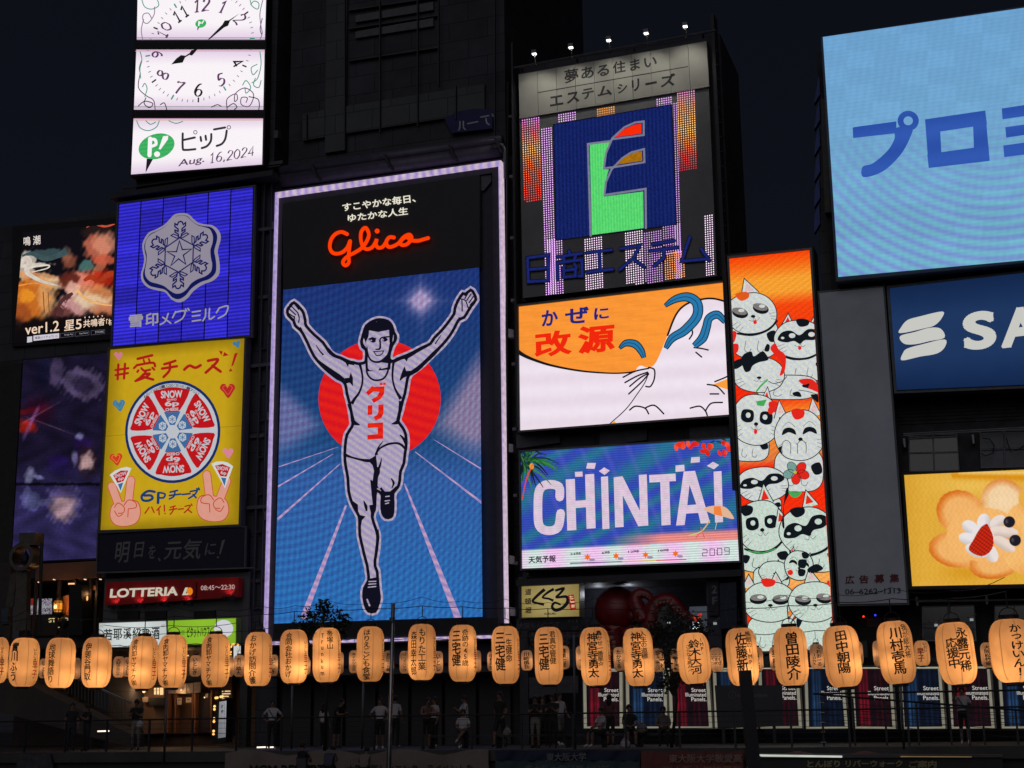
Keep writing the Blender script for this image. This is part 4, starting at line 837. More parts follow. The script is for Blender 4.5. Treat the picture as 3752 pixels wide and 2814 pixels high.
gl = catmull([(482,200),(380,158),(270,190),(182,290),(150,420),(172,520),(235,572),(330,572),(420,530),(495,445),(541,335),(525,480),(512,620),(516,745),(455,805),(402,755),(435,680),(520,612),(640,550),(760,470),(860,340),(903,200),(840,76),(760,150),(748,300),(790,440),(870,490),(970,450),(1035,350),(1054,300),(1040,400),(1090,463),(1175,440),(1250,330)], False, 5)
gl2 = catmull([(1385,265),(1300,260),(1238,350),(1275,440),(1360,438),(1480,372),(1570,262),(1680,208),(1728,280),(1650,385),(1560,412),(1508,372),(1560,290),(1640,262),(1720,318),(1850,328),(1950,302),(2045,275)], False, 5)
for pts in (gl, gl2): mb.tube(OR, [S.L(ZG(p), .18) for p in pts], .082, 8)
for p in (gl[0], gl[10*5], gl2[0], gl2[-1]): mb.ball(OR, S.L(ZG(p), .18), .082)
mb.ball(OR, S.L(ZG((1063,140)), .18), .105); mb.build('neon_logo', S.o, True)

# ---- emblem sign ----------------------------------------------------
S = Thing('emblem_sign', 'dark billboard with a blue square emblem, columns of dot lights and a floodlit header', 'billboard', (100,1572), 0, None, ZE)
PG = D((.16,.16,.172), .7, name='grey_sheet', scale=.5, var=.25)
S.slab('panel', PG, [(75,335),(1115,150),(1172,1450),(100,1572)], -.5, 0)
S.slab('frame', DARK, [(60,330),(1165,130),(1215,1450),(85,1595)], -.75, -.52)
HP = D((.36,.355,.32), .6, name='cream_header', scale=.6, var=.12)
for i in range(10):
    a, b = i/10+.001, (i+1)/10-.001; t0, t1 = np.array((75,337.)), np.array((1115,152.)); b0, b1 = np.array((80,580.)), np.array((1130,402.))
    S.slab('header_tile', HP, [tuple(t0+(t1-t0)*a), tuple(t0+(t1-t0)*b), tuple(b0+(b1-b0)*b), tuple(b0+(b1-b0)*a)], 0, .1)
S.W = .1; g = S.part('lettering'); DK = D((.045,.045,.05), .7, name='dark_letters', var=.1)
for ch, x0, y0, x1, y1 in (('夢',328,312,405,388),('あ',420,300,490,365),('る',508,290,575,352),('住',595,268,665,335),('ま',690,258,745,320),('い',768,248,838,302)): g.text(DK, ch, (x0,y0), (x1,y0-13), (x0+3,y1), 2, .022)
for ch, x0, y0, x1, y1 in (('エ',247,460,320,515),('ス',340,440,410,500),('テ',425,420,490,478),('ム',510,405,590,462),('シ',620,392,675,445),('リ',700,370,742,435),('ー',775,385,838,398),('ズ',858,340,942,410)): g.text(DK, ch, (x0,y0), (x1,y0-13), (x0+3,y1), 2, .03)
g.stroke(DK, [(183,437),(1010,293)], 5, 2, False); g.done()
S.W = 0
# dot lights
mb = MB(); cols = []; DOTM = PIC(2.6, 0, 1, 0); quadD = 0
def dots(x0, x1, ytop, ybot, cfn, step=12.5, sx=12.8):
    n = int((x1-x0)/sx)
    for i in range(n+1):
        x = x0+i*sx; xs = x
        y = ytop-(x-x0)*.165
        while y < ybot-(x-x0)*.11:
            xd = x + (y-600)*.028 if True else x
            r = 3.6; p = [(xd, y-r*1.2), (xd+r, y+r*.8), (xd-r, y+r*.8)]; pts = clip(p, DC)
            if len(pts) >= 3:
                vs = [S.L(q, None, 3) for q in pts]; mb.add(vs, [tuple(range(len(vs)))], DOTM)
                cc = cfn(y); cols.extend([cc]*len(vs))
            y += step
DC = [(80,583),(1128,402),(1170,1450),(102,1570)]
def ramp(stops):
    ks = [s[0] for s in stops]; return lambda y: tuple(np.interp(y, ks, [s[1][j] for s in stops]) for j in range(3))
pk = ramp([(580,(200,130,210)),(640,(214,90,120)),(750,(230,170,90)),(850,(226,90,40)),(1040,(214,44,40)),(1050,(90,30,50))])
vi = lambda y: (200,150,214); vi2 = lambda y: (170,128,190); og = ramp([(480,(236,160,70)),(560,(226,140,50))]); wv = lambda y: (216,190,214)
og2 = ramp([(430,(210,130,190)),(520,(230,150,90)),(640,(240,180,90)),(720,(230,120,50)),(780,(226,60,50)),(880,(150,30,50))])
dots(98,190,590,1040,pk); dots(203,262,640,1560,vi); dots(300,395,560,615,vi); dots(515,612,530,590,og); dots(845,925,475,515,vi); dots(960,1062,430,870,og2); dots(925,952,500,1470,vi2)
dots(218,302,1255,1560,vi); dots(425,520,1250,1530,wv); dots(650,742,1215,1500,wv); dots(755,855,1215,1490,vi2); dots(860,960,1180,1330,vi2); dots(865,970,1330,1470,ramp([(1330,(230,130,60)),(1470,(220,150,110))])); dots(1092,1140,1120,1450,wv)
mb.cols = nlin(np.array(cols)); od = mb.build('dot_lights', S.o); od['kind'] = 'stuff'
# emblem
g = S.part('emblem'); BLE = E((24,40,108), 1, c2=(18,30,92), period=.16, ang=0, grain=.35, gs=16, name='blue_display'); GRE = E((82,206,108), 1, c2=(96,224,116), period=.12, ang=0, grain=.14, gs=10, name='green_display'); SVE = E((122,124,146), 1, grain=.2, name='silver_display')
g.poly(BKD, [(266,611),(924,499),(953,1168),(281,1257)], 4); g.poly(BLE, [(272,616),(919,505),(947,1164),(286,1251)], 5)
GP = [(470,722),(580,712),(560,770),(542,862),(575,862),(556,930),(550,1012),(765,984),(768,1186),(482,1224)]
g.poly(GRE, GP, 6); g.stroke(SVE, [(475,1228),(460,722),(583,706)], 12, 7, False); g.stroke(SVE, [(780,1186),(778,970),(550,1004)], 12, 7, False)
g.stroke(SVE, [(550,1004),(560,930),(590,862),(650,800),(700,768),(770,750),(772,822),(600,850),(548,856),(560,770),(595,690),(660,630),(720,603),(768,597),(768,672),(600,694)], 11, 7, False)
g.poly(E((250,44,8),1,grain=.05), [(610,684),(660,640),(715,616),(755,609),(756,664)], 8); g.poly(E((170,112,16),1,grain=.3,gs=12), [(618,836),(660,796),(715,770),(758,762),(760,814)], 8); g.done()
S.W = .08; g = S.part('lettering'); NL = D((.012,.02,.13), .5, name='navy_neon_letters', var=.1); NE = E((26,38,112), 1, grain=.3, gs=12, name='blue_neon')
for st in ([(125,1350),(240,1335),(240,1475),(130,1482),(125,1350)],[(128,1415),(240,1405)], [(290,1345),(425,1325)],[(355,1312),(358,1335)],[(322,1345),(330,1368)],[(392,1335),(384,1360)],[(292,1470),(290,1378),(425,1360),(428,1450),(408,1450)],[(330,1395),(320,1415)],[(385,1385),(398,1405)],[(325,1420),(390,1412),(390,1450),(326,1456),(325,1420)],
   [(452,1322),(590,1305)],[(522,1315),(526,1420)],[(452,1430),(598,1412)],[(640,1298),(745,1283),(712,1350),(635,1415)],[(705,1355),(770,1400)],[(815,1275),(935,1255)],[(800,1312),(955,1292)],[(880,1300),(878,1350),(825,1395)],[(1022,1235),(1000,1300),(978,1368),(1128,1355)],[(1085,1300),(1130,1365)]):
    g.stroke(NL, st, 23, 2, False); g.stroke(NE, st, 13, 3, False)
g.done()
S.W = 0; mbr = MB(); mbr.tube(GREYM, [S.L((50,300), .25), S.L((1165,92), .25)], .05, 6)
for x, y in ((95,300),(400,245),(715,185),(1095,112)): mbr.tube(GREYM, [S.L((x,y+22), 0), S.L((x,y-5), .25)], .05, 6)
mbr.build('top_rail', S.o)
for x, y in ((162,218),(364,183),(573,143),(780,104),(996,66)):
    m2 = MB(); h = S.L((x,y), 1.5); b0 = S.L((x+8,y+75), .25)
    m2.tube(GREYM, [b0, (h[0], h[1]+.1, h[2]-.1), h], .03, 6)
    lo = m2.build('lamp_arm', S.o); m3 = MB(); m3.box(GREYM, h[0]-.1, h[0]+.1, h[1]-.08, h[1]+.1, h[2]-.02, h[2]+.12); m3.box(E((255,250,236), 3, grain=0, name='lamp_lens'), h[0]-.08, h[0]+.08, h[1]-.06, h[1]+.08, h[2]-.06, h[2]-.022); m3.build('flood_lamp', S.o)
    lamp('flood_light', S.o, (h[0], h[1], h[2]-.1), 75, (1,.97,.85), .12, 95, S.L((x+10,y+260), .1))

# ---- wind bag screen -------------------------------------------------
S = Thing('orange_screen', 'bright wide screen with a white wind bag on orange and blue ribbons', 'led screen', (80,832), 0, None, ZK)
S.slab('housing', BLACKM, [(55,165),(1190,30),(1205,765),(62,848)], -.7, -.02)
QK = [(72,178),(1155,50),(1185,748),(80,832)]
def kfn(X, Y, a, b):
    c = np.zeros(X.shape+(3,))+np.array([250,150,54.]); n = np.sin(Y*.24)*np.sin(X*.02+np.floor(Y/18)*2.1); c = c*(1+.035*n[..., None]); return np.clip(c, 0, 255)
S.pic('screen', QK, 60, 60, kfn, PIC(1, .02, .1, .04, 4), 0)
S.lip(QK); S.clip = [ZK(p) for p in QK]; KW = E((240,228,240), 1, c2=(232,218,230), period=.9, ang=88, grain=.03, gs=3, name='white_display'); KB = E((24,22,26), 1, grain=0)
g = S.part('wind_bag')
top = [(60,405),(90,430),(150,458),(250,490),(400,518),(550,530),(640,528),(690,520)]
right = [(700,500),(720,490),(760,500),(800,470),(860,330),(905,220),(960,165),(1040,140),(1100,136),(1160,150),(1220,170)]
g.poly(KW, [(60,445)]+catmull(top, False, 4)[2:]+catmull(right, False, 4)+[(1220,900),(60,900)], 2)
g.stroke(KB, top, [22,20,15,12,10,8,8,8], 3); g.stroke(KB, right[4:], 10, 3)
g.poly(E((250,158,60),1,grain=0), [(560,796),(582,782),(588,800)], 4); g.poly(E((250,158,60),1,grain=0), [(1100,590),(1190,555),(1190,620),(1150,608)], 3)
g.stroke(KB, [(552,800),(640,720),(700,640),(740,580),(760,530)], 5, 4)
for st in ([(625,552),(690,520),(760,505)],[(635,580),(700,545),(755,525)],[(660,600),(715,555),(757,532)],[(655,640),(720,580),(760,535)],[(760,500),(790,512),(790,560),(770,600),(745,600)],[(1000,395),(1040,400),(1075,408)],[(1010,420),(1040,445)],[(985,290),(992,320),(975,350)],
   [(660,725),(690,705),(740,715),(760,745)],[(740,715),(790,700),(840,745)],[(980,715),(1030,705),(1060,730),(1070,755)],[(1060,730),(1090,690),(1150,685)],[(1070,590),(1120,600),(1160,640)],[(1085,640),(1130,640)],[(1110,575),(1160,555),(1190,540)]): g.stroke(KB, st, 8, 5)
g.done()
g = S.part('ribbon'); KR = E((40,120,172), 1, grain=.03, name='blue_display')
for st, w in (([(606,400),(640,372),(690,378),(722,415),(735,450)],[6,26,34,28,12]),([(846,175),(900,140),(965,128),(1015,160),(1015,230),(950,305),(885,345),(850,400)],[10,30,40,44,44,40,34,14]),([(1000,388),(1045,345),(1065,290),(1080,240),(1125,222),(1165,262)],[22,40,36,34,34,16])):
    g.stroke(KB, st, [x+11 for x in w], 6); g.stroke(KR, st, w, 7); g.stroke(KB, st, [3]*len(st), 8); g.done(); g = S.part('ribbon')
g = S.part('lettering'); KN = E((34,38,120), 1, grain=.03); KD = E((240,40,14), 1, grain=.03)
for ch, x0, y0, x1, y1 in (('か',195,200,282,285),('ぜ',318,185,445,272),('に',472,188,550,250)): g.text(KN, ch, (x0,y0), (x1,y0-8), (x0,y1), 6, .03)
g.text(KD, '改', (155,318), (352,296), (158,452), 6, .035); g.text(KD, '源', (388,285), (585,266), (385,432), 6, .035); g.done(); S.clip = None

# ---- beach screen ----------------------------------------------------
S = Thing('beach_screen', 'wide striped screen with tall white letters before blue sea and a weather strip', 'led screen', (90,1562), 0, None, ZK)
S.slab('housing', BLACKM, [(76,938),(1212,862),(1250,1532),(84,1575)], -.7, -.02)
QC = [(82,948),(1202,873),(1237,1520),(90,1562)]
def cfn(X, Y, a, b):
    x, y = (X-1850)/.6934, (Y-1000)/.6934; c = np.zeros(X.shape+(3,))
    wv_ = np.sin(x*.028+y*.045+2*np.sin(y*.012+x*.006)); base = np.array([52,74,176.]); teal = np.array([40,118,140.])
    t = np.clip(wv_*.5+.35, 0, 1)[..., None]; c = base*(1-t)+teal*t
    vio = np.clip((np.sin(x*.05-y*.02)-.6)*2, 0, 1)[..., None]*.35; c = c*(1-vio)+np.array([110,100,200.])*vio
    s = y+(x-90)*.052
    w = np.clip((s-1462)/8, 0, 1)[..., None]; c = c*(1-w)+(np.array([222,208,226.])+16*np.sin(x*.03)[...,None]*np.array([1,-1,.5]))*w
    bch = (np.clip((s-1405)/22, 0, 1)*np.clip((x-560)/260, 0, 1)*(s < 1468))[..., None]; c = c*(1-bch)+np.array([232,140,134.])*bch
    return np.clip(c, 0, 255)
S.pic('screen', QC, 130, 80, cfn, PIC(1, .2, .092, .08, 7), 0); S.lip(QC); S.clip = [ZK(p) for p in QC]
CWH = E((232,200,226), 1, c2=(206,196,208), period=.092, ang=90, grain=.12, gs=4, name='white_display')
g = S.part('lettering')
g.stroke(CWH, [(290,1185),(285,1130),(225,1118),(182,1150),(175,1250),(182,1335),(225,1362),(280,1345),(295,1270)], 46, 3, k=4)
for x0, y0, x1, y1 in ((322,1092,370,1362),(424,1065,472,1352),(508,1078,545,1355),(575,1080,620,1345),(708,1068,750,1338),(820,1065,868,1335),(1103,1050,1145,1320)): g.poly(CWH, [(x0,y0),(x1,y0-3),(x1+8,y1-3),(x0+8,y1)], 3)
g.poly(CWH, [(365,1205),(430,1200),(430,1238),(365,1243)], 3); g.poly(CWH, [(575,1080),(622,1075),(750,1330),(706,1340)], 3); g.poly(CWH, [(762,1068),(902,1060),(904,1100),(764,1108)], 3)
g.poly(CWH, [(905,1335),(945,1050),(1005,1046),(1085,1322),(1035,1325),(1022,1268),(958,1272),(950,1332)], 3); g.poly(E((52,84,160),1,grain=0), [(964,1228),(976,1120),(1012,1224)], 4)
for q in ([(370,1052),(410,1050),(412,1076),(372,1078)],[(436,1004),(482,1004),(474,1036),(430,1034)],[(525,1028),(555,1045),(527,1068),(497,1048)],[(902,1018),(948,1014),(950,1048),(902,1052)],[(985,975),(1030,972),(1030,1000),(982,1004)],[(1100,998),(1132,1015),(1104,1038),(1068,1020)]): g.poly(CWH, q, 3)
g.done()
g = S.part('weather_strip'); WT = E((20,20,40), 1, grain=0)
g.text(WT, '天気予報', (125,1498), (270,1490), (125,1536), 4, .025)
for x, y, tx in ((345,1478,'24時'),(512,1472,'6時'),(652,1466,'12時'),(810,1460,'18時')):
    g.text(WT, tx, (x,y), (x+(58 if len(tx) > 2 else 44),y-3), (x,y+15), 4, .02)
    cx_, cy_ = x+92-(16 if len(tx) < 3 else 0), y+24
    g.poly(E((240,110,34),1,grain=0), [(cx_+(20 if k%2 else 10)*math.cos(k*.5236), cy_+(20 if k%2 else 10)*math.sin(k*.5236)) for k in range(12)], 5); g.ell(E((150,140,170),1,grain=0), (cx_+24,cy_+14), 16, 7, 4)
for a, b, c_ in ((345,480,(60,50,110)),(480,620,(110,80,150)),(620,800,(220,180,60)),(800,960,(226,40,50))): g.poly(E(c_,1,grain=0), [(a,1532-(a-345)*.033),(b,1532-(b-345)*.033),(b,1537-(b-345)*.033),(a,1537-(a-345)*.033)], 4)
seg = {'0':'abcdef','2':'abged','9':'abcdfg'}; sp2 = {'a':((0,0),(1,0)),'b':((1,0),(1,.5)),'c':((1,.5),(1,1)),'d':((0,1),(1,1)),'e':((0,.5),(0,1)),'f':((0,0),(0,.5)),'g':((0,.5),(1,.5))}
for i, ch in enumerate('2009'):
    x0 = 1045+i*39; y0 = 1462-i*3
    for s_ in seg[ch]:
        (a0,b0),(a1,b1) = sp2[s_]; g.stroke(WT, [(x0+a0*24,y0+b0*34),(x0+a1*24,y0+b1*34)], 3.5, 4, False)
g.poly(WT, [(1118,1467),(1122,1467),(1122,1471),(1118,1471)], 4); g.poly(WT, [(1118,1482),(1122,1482),(1122,1486),(1118,1486)], 4); g.done()
g = S.part('palm_leaves'); rr = random.Random(3)
for k in range(34):
    a = rr.uniform(-2.2, 1.9); l_ = rr.uniform(90, 190); c0 = (110+rr.uniform(-15,15), 990+rr.uniform(-20,30)); col = rr.choice([(26,60,34),(40,110,56),(16,28,34),(60,130,70),(20,40,60)])
    g.stroke(E(col,1,grain=.1), [c0, (c0[0]+math.cos(a)*l_*.6, c0[1]+math.sin(a)*l_*.5-8), (c0[0]+math.cos(a)*l_, c0[1]+math.sin(a)*l_*.7+20)], [11,9,3], 5)
g.stroke(E((214,74,50),1,grain=0), [(150,1010),(115,1090),(92,1200)], [10,7,5], 6); g.ell(E((236,150,60),1,grain=0), (142,1022), 12, 16, 6); g.done()
g = S.part('flowers')
for k in range(24):
    x = rr.uniform(905, 1195); y = 905-(x-905)*.04+rr.uniform(0,1)*(62 if x > 1010 else 18); g.ell(E(rr.choice([(236,50,24),(220,34,30),(250,84,50)]),1,grain=.1), (x,y), rr.uniform(11,20), rr.uniform(9,15), 5, rr.uniform(0,90), 9)
for k in range(10): x = rr.uniform(990, 1200); g.ell(E((24,66,40),1,grain=.1), (x, 884-(x-990)*.02+rr.uniform(0,16)), 14, 5, 4, rr.uniform(-40,40), 8)
g.done()
g = S.part('parasol'); g.poly(E((226,180,150),1,grain=0), catmull([(1050,1250),(1075,1235),(1130,1230),(1175,1245),(1212,1300),(1160,1290),(1120,1282),(1085,1268)], True, 3), 6)
g.poly(E((240,130,60),1,grain=0), [(1105,1235),(1140,1233),(1150,1286),(1105,1276)], 7); g.stroke(E((206,200,206),1,grain=0), [(1128,1285),(1112,1355)], 3, 6, False)
for st, c_ in (([(1082,1310),(1040,1365),(975,1388)],(196,206,120)),([(1080,1315),(1010,1400)],(226,80,80)),([(1035,1345),(1055,1400)],(226,80,80))): g.stroke(E(c_,1,grain=0), st, 6 if c_[0] < 200 else 4, 6)
g.done(); S.clip = None
S.Z = ZK; mb = MB()
for x, y in ((120,1580),(450,1552),(620,1545),(810,1540),(980,1535),(1215,1530)): S._slab(mb, GREYM, [(x-5,y-4),(x+5,y-4),(x+5,y+14),(x-5,y+14)], -.6, -.2)
mb.build('bracket', S.o)

# ---- tall cat screen ---------------------------------------------------
S = Thing('cat_screen', 'tall narrow lit screen crowded with white cartoon cats on orange and red', 'led screen', (2744,2388), 0)
S.slab('housing', D((.02,.02,.026), .6), [(2658,932),(2980,900),(3072,2392),(2728,2402)], -1.2, -.03)
QT = [(2672,947),(2966,915),(3057,2378),(2744,2388)]
S.step = .0012
def catfn(X, Y, a, b):
    s = Y+(X-2672)*.11; st = [(940,(255,60,10)),(985,(250,100,20)),(1040,(250,160,50)),(1090,(250,160,50)),(1140,(246,70,16)),(1400,(244,40,12)),(1470,(246,44,14)),(1530,(250,130,40)),(1580,(244,150,50)),(1700,(226,120,60)),(1725,(246,44,14)),(2040,(246,50,16)),(2080,(246,120,40)),(2110,(250,170,80)),(2170,(250,170,90)),(2230,(240,60,20)),(2400,(244,40,12))]
    c = np.stack([np.interp(s, [q[0] for q in st], [q[1][j] for q in st]) for j in range(3)], -1)
    return np.clip(c*(1+.07*np.sin(X*.22+Y*.3))[..., None], 0, 255)
S.pic('screen', QT, 60, 240, catfn, PIC(1, .03, .1, .14, 14), 0); S.lip(QT, 8); S.clip = QT
CATW = E((216,218,202), 1, c2=(202,210,220), period=.21, ang=40, grain=.16, gs=13, name='cat_white_display'); CATW2 = E((196,222,210), 1, c2=(206,212,200), period=.17, ang=15, grain=.2, gs=16, name='cat_white_display'); CB = E((18,24,30), 1, grain=.2, name='dark_display'); CRD = E((226,40,30), 1, grain=.1); CGY = E((128,122,120), 1, grain=.2); CGN = E((70,170,90), 1, grain=.2); CPK = E((226,190,190), 1, grain=.2)
def cat(Zt, cx_, cy_, rx, ry, rot, ears, W, eyes='patch', patch=None, mouth=1, lay=1, body=None, collar=None, ln=7.5):
    rx *= 1.1; ry *= 1.12; g = S.part('cat_drawing'); g.Z = Zt; f = mapper((cx_,cy_), (rx,0), (0,-ry), rot)
    if body:
        bx, by, brx, bry = body; brx *= 1.22; bry *= 1.15; sq = lambda v: abs(v)**.62*(1 if v > 0 else -1); e_ = [(bx+brx*sq(math.cos(a*.2618)), by+bry*sq(math.sin(a*.2618))) for a in range(24)]; g.poly(W, e_, lay)
        for sx_ in (-.4,.15): g.stroke(CB, [(bx+brx*sx_, by+bry*.15), (bx+brx*(sx_-.05), by+bry*.6), (bx+brx*(sx_+.12), by+bry*.72), (bx+brx*(sx_+.22), by+bry*.55)], 4, lay+1)
        g.poly(CB, [(bx+brx*.5,by-bry*.2),(bx+brx*.85,by-bry*.35),(bx+brx*.95,by+bry*.1),(bx+brx*.65,by+bry*.2)], lay+1, True); g.stroke(CB, e_, ln, lay+1, closed=True, k=2)
    for (ex, ey, sc2, ri) in ears:
        P_ = [(ex-.28*sc2, ey-.30), (ex+.02*ri, ey+.42*sc2), (ex+.30*sc2, ey-.22)]
        g.poly(W, [f(p) for p in P_], lay+2); g.stroke(CB, [f(p) for p in P_], ln, lay+3, False)
        g.poly(CRD if ri > 0 else CPK, [f((ex-.12*sc2, ey-.12)), f((ex+.01, ey+.24*sc2)), f((ex+.16*sc2, ey-.1))], lay+3)
    hd = [(-1,-.15),(-.93,.35),(-.6,.78),(-.1,.93),(.45,.86),(.85,.5),(1,-.05),(.85,-.6),(.4,-.92),(-.15,-.97),(-.7,-.75)]
    g.poly(W, [f(p) for p in hd], lay+4, True); g.stroke(CB, [f(p) for p in hd], ln, lay+5, closed=True)
    if patch: g.poly(patch[2], [f((patch[0]-.25,patch[1]+.12)), f((patch[0],patch[1]+.2)), f((patch[0]+.28,patch[1]+.1)), f((patch[0]+.22,patch[1]-.14)), f((patch[0]-.1,patch[1]-.2))], lay+6, True)
    if eyes == 'patch':
        g.poly(CB, [f(p) for p in ((-.86,-.08),(-.7,.3),(-.34,.4),(-.05,.2),(.1,.24),(.35,.5),(.74,.46),(.88,.16),(.6,-.04),(.25,-.06),(.05,-.24),(-.2,-.12),(-.5,-.2))], lay+6, True)
        for ex, ey in ((-.28,.15),(.5,.24)): g.ell(W, f((ex,ey)), rx*.13, ry*.12, lay+7)
        g.ell(W, f((-.66,.02)), rx*.07, ry*.06, lay+7)
    elif eyes == 'spots':
        for ex, s_ in ((-.36,1),(.42,-1)): g.poly(CB, [f(p) for p in ((ex-.2,.3),(ex+.22,.3),(ex+.26,-.06),(ex,-.16),(ex-.24,-.04))], lay+6, True); g.ell(W, f((ex+.04*s_,.12)), rx*.1, ry*.1, lay+7)
    elif eyes == 'goggle':
        for ex in (-.42,.42): g.ell(CB, f((ex,.1)), rx*.32, ry*.24, lay+6, rot); g.ell(CGY, f((ex,.18)), rx*.3, ry*.16, lay+7, rot); g.ell(W, f((ex+.08,.2)), rx*.12, ry*.08, lay+8)
    elif eyes == 'closed':
        for ex in (-.42,.42): g.poly(CB, [f(p) for p in ((ex-.28,.0),(ex-.2,.22),(ex,.28),(ex+.22,.2),(ex+.28,.0),(ex,.1))], lay+6, True); g.stroke(CB, [f((ex-.25,.3)),f((ex,.48)),f((ex+.25,.3))], 3, lay+6)
    g.ell(CB, f((.04,-.18)), rx*.09, ry*.07, lay+8); g.stroke(CB, [f((-.16,-.32)), f((-.02,-.4)), f((.05,-.25)), f((.14,-.4)), f((.28,-.3))], 3.2, lay+8)
    if mouth: g.ell(CRD, f((.05,-.46)), rx*.07, ry*.1, lay+9)
    for k in range(3): g.stroke(CB, [f((-.62+.08*k,-.3-.13*k)), f((-.86+.1*k,-.42-.16*k))], 3, lay+8, False); g.stroke(CB, [f((.7,-.2-.13*k)), f((.92,-.22-.17*k))], 3, lay+8, False)
    if collar: g.stroke(CB, [f((-.75,-.82)), f((-.2,-1.03)), f((.45,-.95)), f((.9,-.62))], ln*2.2, lay+9); 
    if collar == 2: g.stroke(CGN, [f((-.6,-.9)), f((-.1,-1.04)), f((.5,-.94))], ln*1.2, lay+10)
    g.done()
cat(ZC1, 235,430,195,160,14, [(-.85,.8,1,-1),(.15,1.1,1.3,-1)], CATW, 'goggle', (-.15,.85,E((226,90,30),1,grain=.1)), 1, 1, (270,640,160,150), 1)
cat(ZC1, 640,650,190,150,-2, [(-.5,.85,1,1),(.62,.9,1,1)], CATW, 'patch', (.1,.82,CB), 1, 11, (690,880,150,110), 1)
cat(ZC1, 300,950,200,140,-6, [(-.1,.8,.1,1)], CATW, 'none', None, 0, 21, (540,1060,210,90))
cat(ZC1, 275,1330,185,200,-6, [(.35,.85,1,1)], CATW, 'spots', (.72,.55,CRD), 1, 31, (230,1560,130,110))
cat(ZC1, 645,1460,190,200,2, [(-.75,.95,.9,-1),(.6,.95,1,-1)], CATW, 'closed', (-.05,.78,CRD), 1, 42, (640,1760,170,160))
cat(ZC2, 205,250,190,130,8, [(-.9,.6,.5,-1)], CATW, 'patch', None, 1, 53, (250,420,90,60))
cat(ZC2, 195,580,175,190,6, [(.25,1.05,1.2,1)], CATW2, 'spots', (-.55,.62,CB), 0, 64, (220,830,170,110), 2)
cat(ZC2, 560,620,200,175,14, [(-.8,.7,1,1),(.35,1.15,1.1,1)], CATW2, 'patch', (-.15,.8,CB), 0, 75, (640,830,140,110), 1)
cat(ZC2, 300,950,110,80,0, [(.3,.8,.6,-1)], CATW2, 'none', None, 0, 86, (280,1000,120,80))
cat(ZC2, 500,900,105,110,-10, [(-.6,.8,.8,1),(.6,.6,.8,1)], CATW2, 'closed', (.3,.7,CB), 0, 92)
cat(ZC2, 265,1190,195,150,-2, [(-.8,.9,.9,-1),(.2,1.05,.9,-1)], CATW2, 'goggle', (-.1,.9,CRD), 0, 98, (270,1450,150,130))
cat(ZC2, 620,1190,185,150,6, [(.0,1.15,1.1,-1)], CATW2, 'goggle', (.85,.75,CRD), 0, 109, (620,1460,160,140))
g = S.part('cat_detail'); g.Z = ZC1
for p_ in ([(150,830),(180,780),(240,760),(262,800),(330,758),(362,780),(382,830),(300,852),(250,882),(230,922),(190,932),(165,880)],[(85,850),(160,820),(180,860),(120,905),(88,900)],[(370,698),(396,710),(386,758),(350,752)],[(590,1108),(640,1098),(662,1142),(600,1132)],[(740,1128),(802,1128),(802,1192)],[(470,1570),(510,1560),(505,1620),(480,1600)]): g.poly(CB, p_, 60, True)
for p_ in ([(78,590),(116,600),(96,680),(78,660)],[(84,700),(130,700),(126,760),(90,772)],[(400,735),(440,690),(470,740),(530,800),(520,930),(480,960),(500,860),(450,800)],[(640,1000),(740,990),(800,1040),(800,1100),(720,1080),(730,1030),(680,1040)]): g.poly(CRD, p_, 58, True)
for c_ in ((535,1560),(665,1560)): g.poly(CATW, [(c_[0]-34,c_[1]+60),(c_[0]-34,c_[1]-20),(c_[0],c_[1]-50),(c_[0]+36,c_[1]-20),(c_[0]+36,c_[1]+60)], 61, True); g.stroke(CB, [(c_[0]-34,c_[1]+60),(c_[0]-34,c_[1]-20),(c_[0],c_[1]-50),(c_[0]+36,c_[1]-20),(c_[0]+36,c_[1]+60)], 5, 62)
g.stroke(CATW, [(560,1000),(620,1060),(720,1085),(800,1112)], [40,36,26,14], 59); g.stroke(CB, [(640,1085),(720,1098),(800,1124)], 5, 60); g.stroke(CB, [(385,1010),(430,1030),(500,1010),(540,970)], 6, 60); g.stroke(CGN, [(285,1095),(320,1050),(375,1000)], 14, 61)
g.ell(CRD, (405,1258), 26, 32, 62); g.poly(CGN, [(280,1180),(370,1165),(345,1222),(290,1215)], 61)
g.Z = ZC2
for p_ in ([(500,858),(562,860),(548,922),(498,912)],[(498,930),(552,940),(540,985),(498,982)],[(568,932),(640,890),(694,930),(600,965)],[(482,1328),(532,1320),(512,1380),(488,1402)],[(60,820),(110,830),(90,880),(64,880)],[(390,330),(410,280),(420,330),(380,430),(385,600),(365,560)]): g.poly(CB, p_, 112, True)
g.stroke(CB, [(430,1345),(470,1285),(550,1265),(560,1225),(500,1228)], 30, 113); g.stroke(CATW2, [(430,1345),(470,1285),(548,1265),(554,1228),(500,1232)], 20, 114); g.ell(E((240,130,40),1,grain=.1), (440,1280), 24, 30, 112); g.ell(CRD, (432,958), 22, 22, 113)
g.done()
g = S.part('flower_drawing'); g.Z = ZC2
for k in range(5):
    a = k*1.2566-.9; g.ell(CRD if k not in (3,4) else E((120,160,150),1,grain=.2), (480+55*math.cos(a)*1.1, 160+48*math.sin(a)), 48, 36, 121, math.degrees(a)); g.stroke(CB, [(480+55*math.cos(a)*1.1+48*math.cos(t)*math.cos(a)-36*math.sin(t)*math.sin(a), 160+48*math.sin(a)+48*math.cos(t)*math.sin(a)+36*math.sin(t)*math.cos(a)) for t in np.linspace(0,6.28,13)[:-1]], 4, 122, closed=True, k=2)
g.ell(E((190,190,70),1,grain=.1), (470,158), 14, 12, 123); g.poly(CGN, [(418,305),(470,320),(525,310),(500,350),(460,360),(430,340)], 122, True); g.done(); S.clip = None

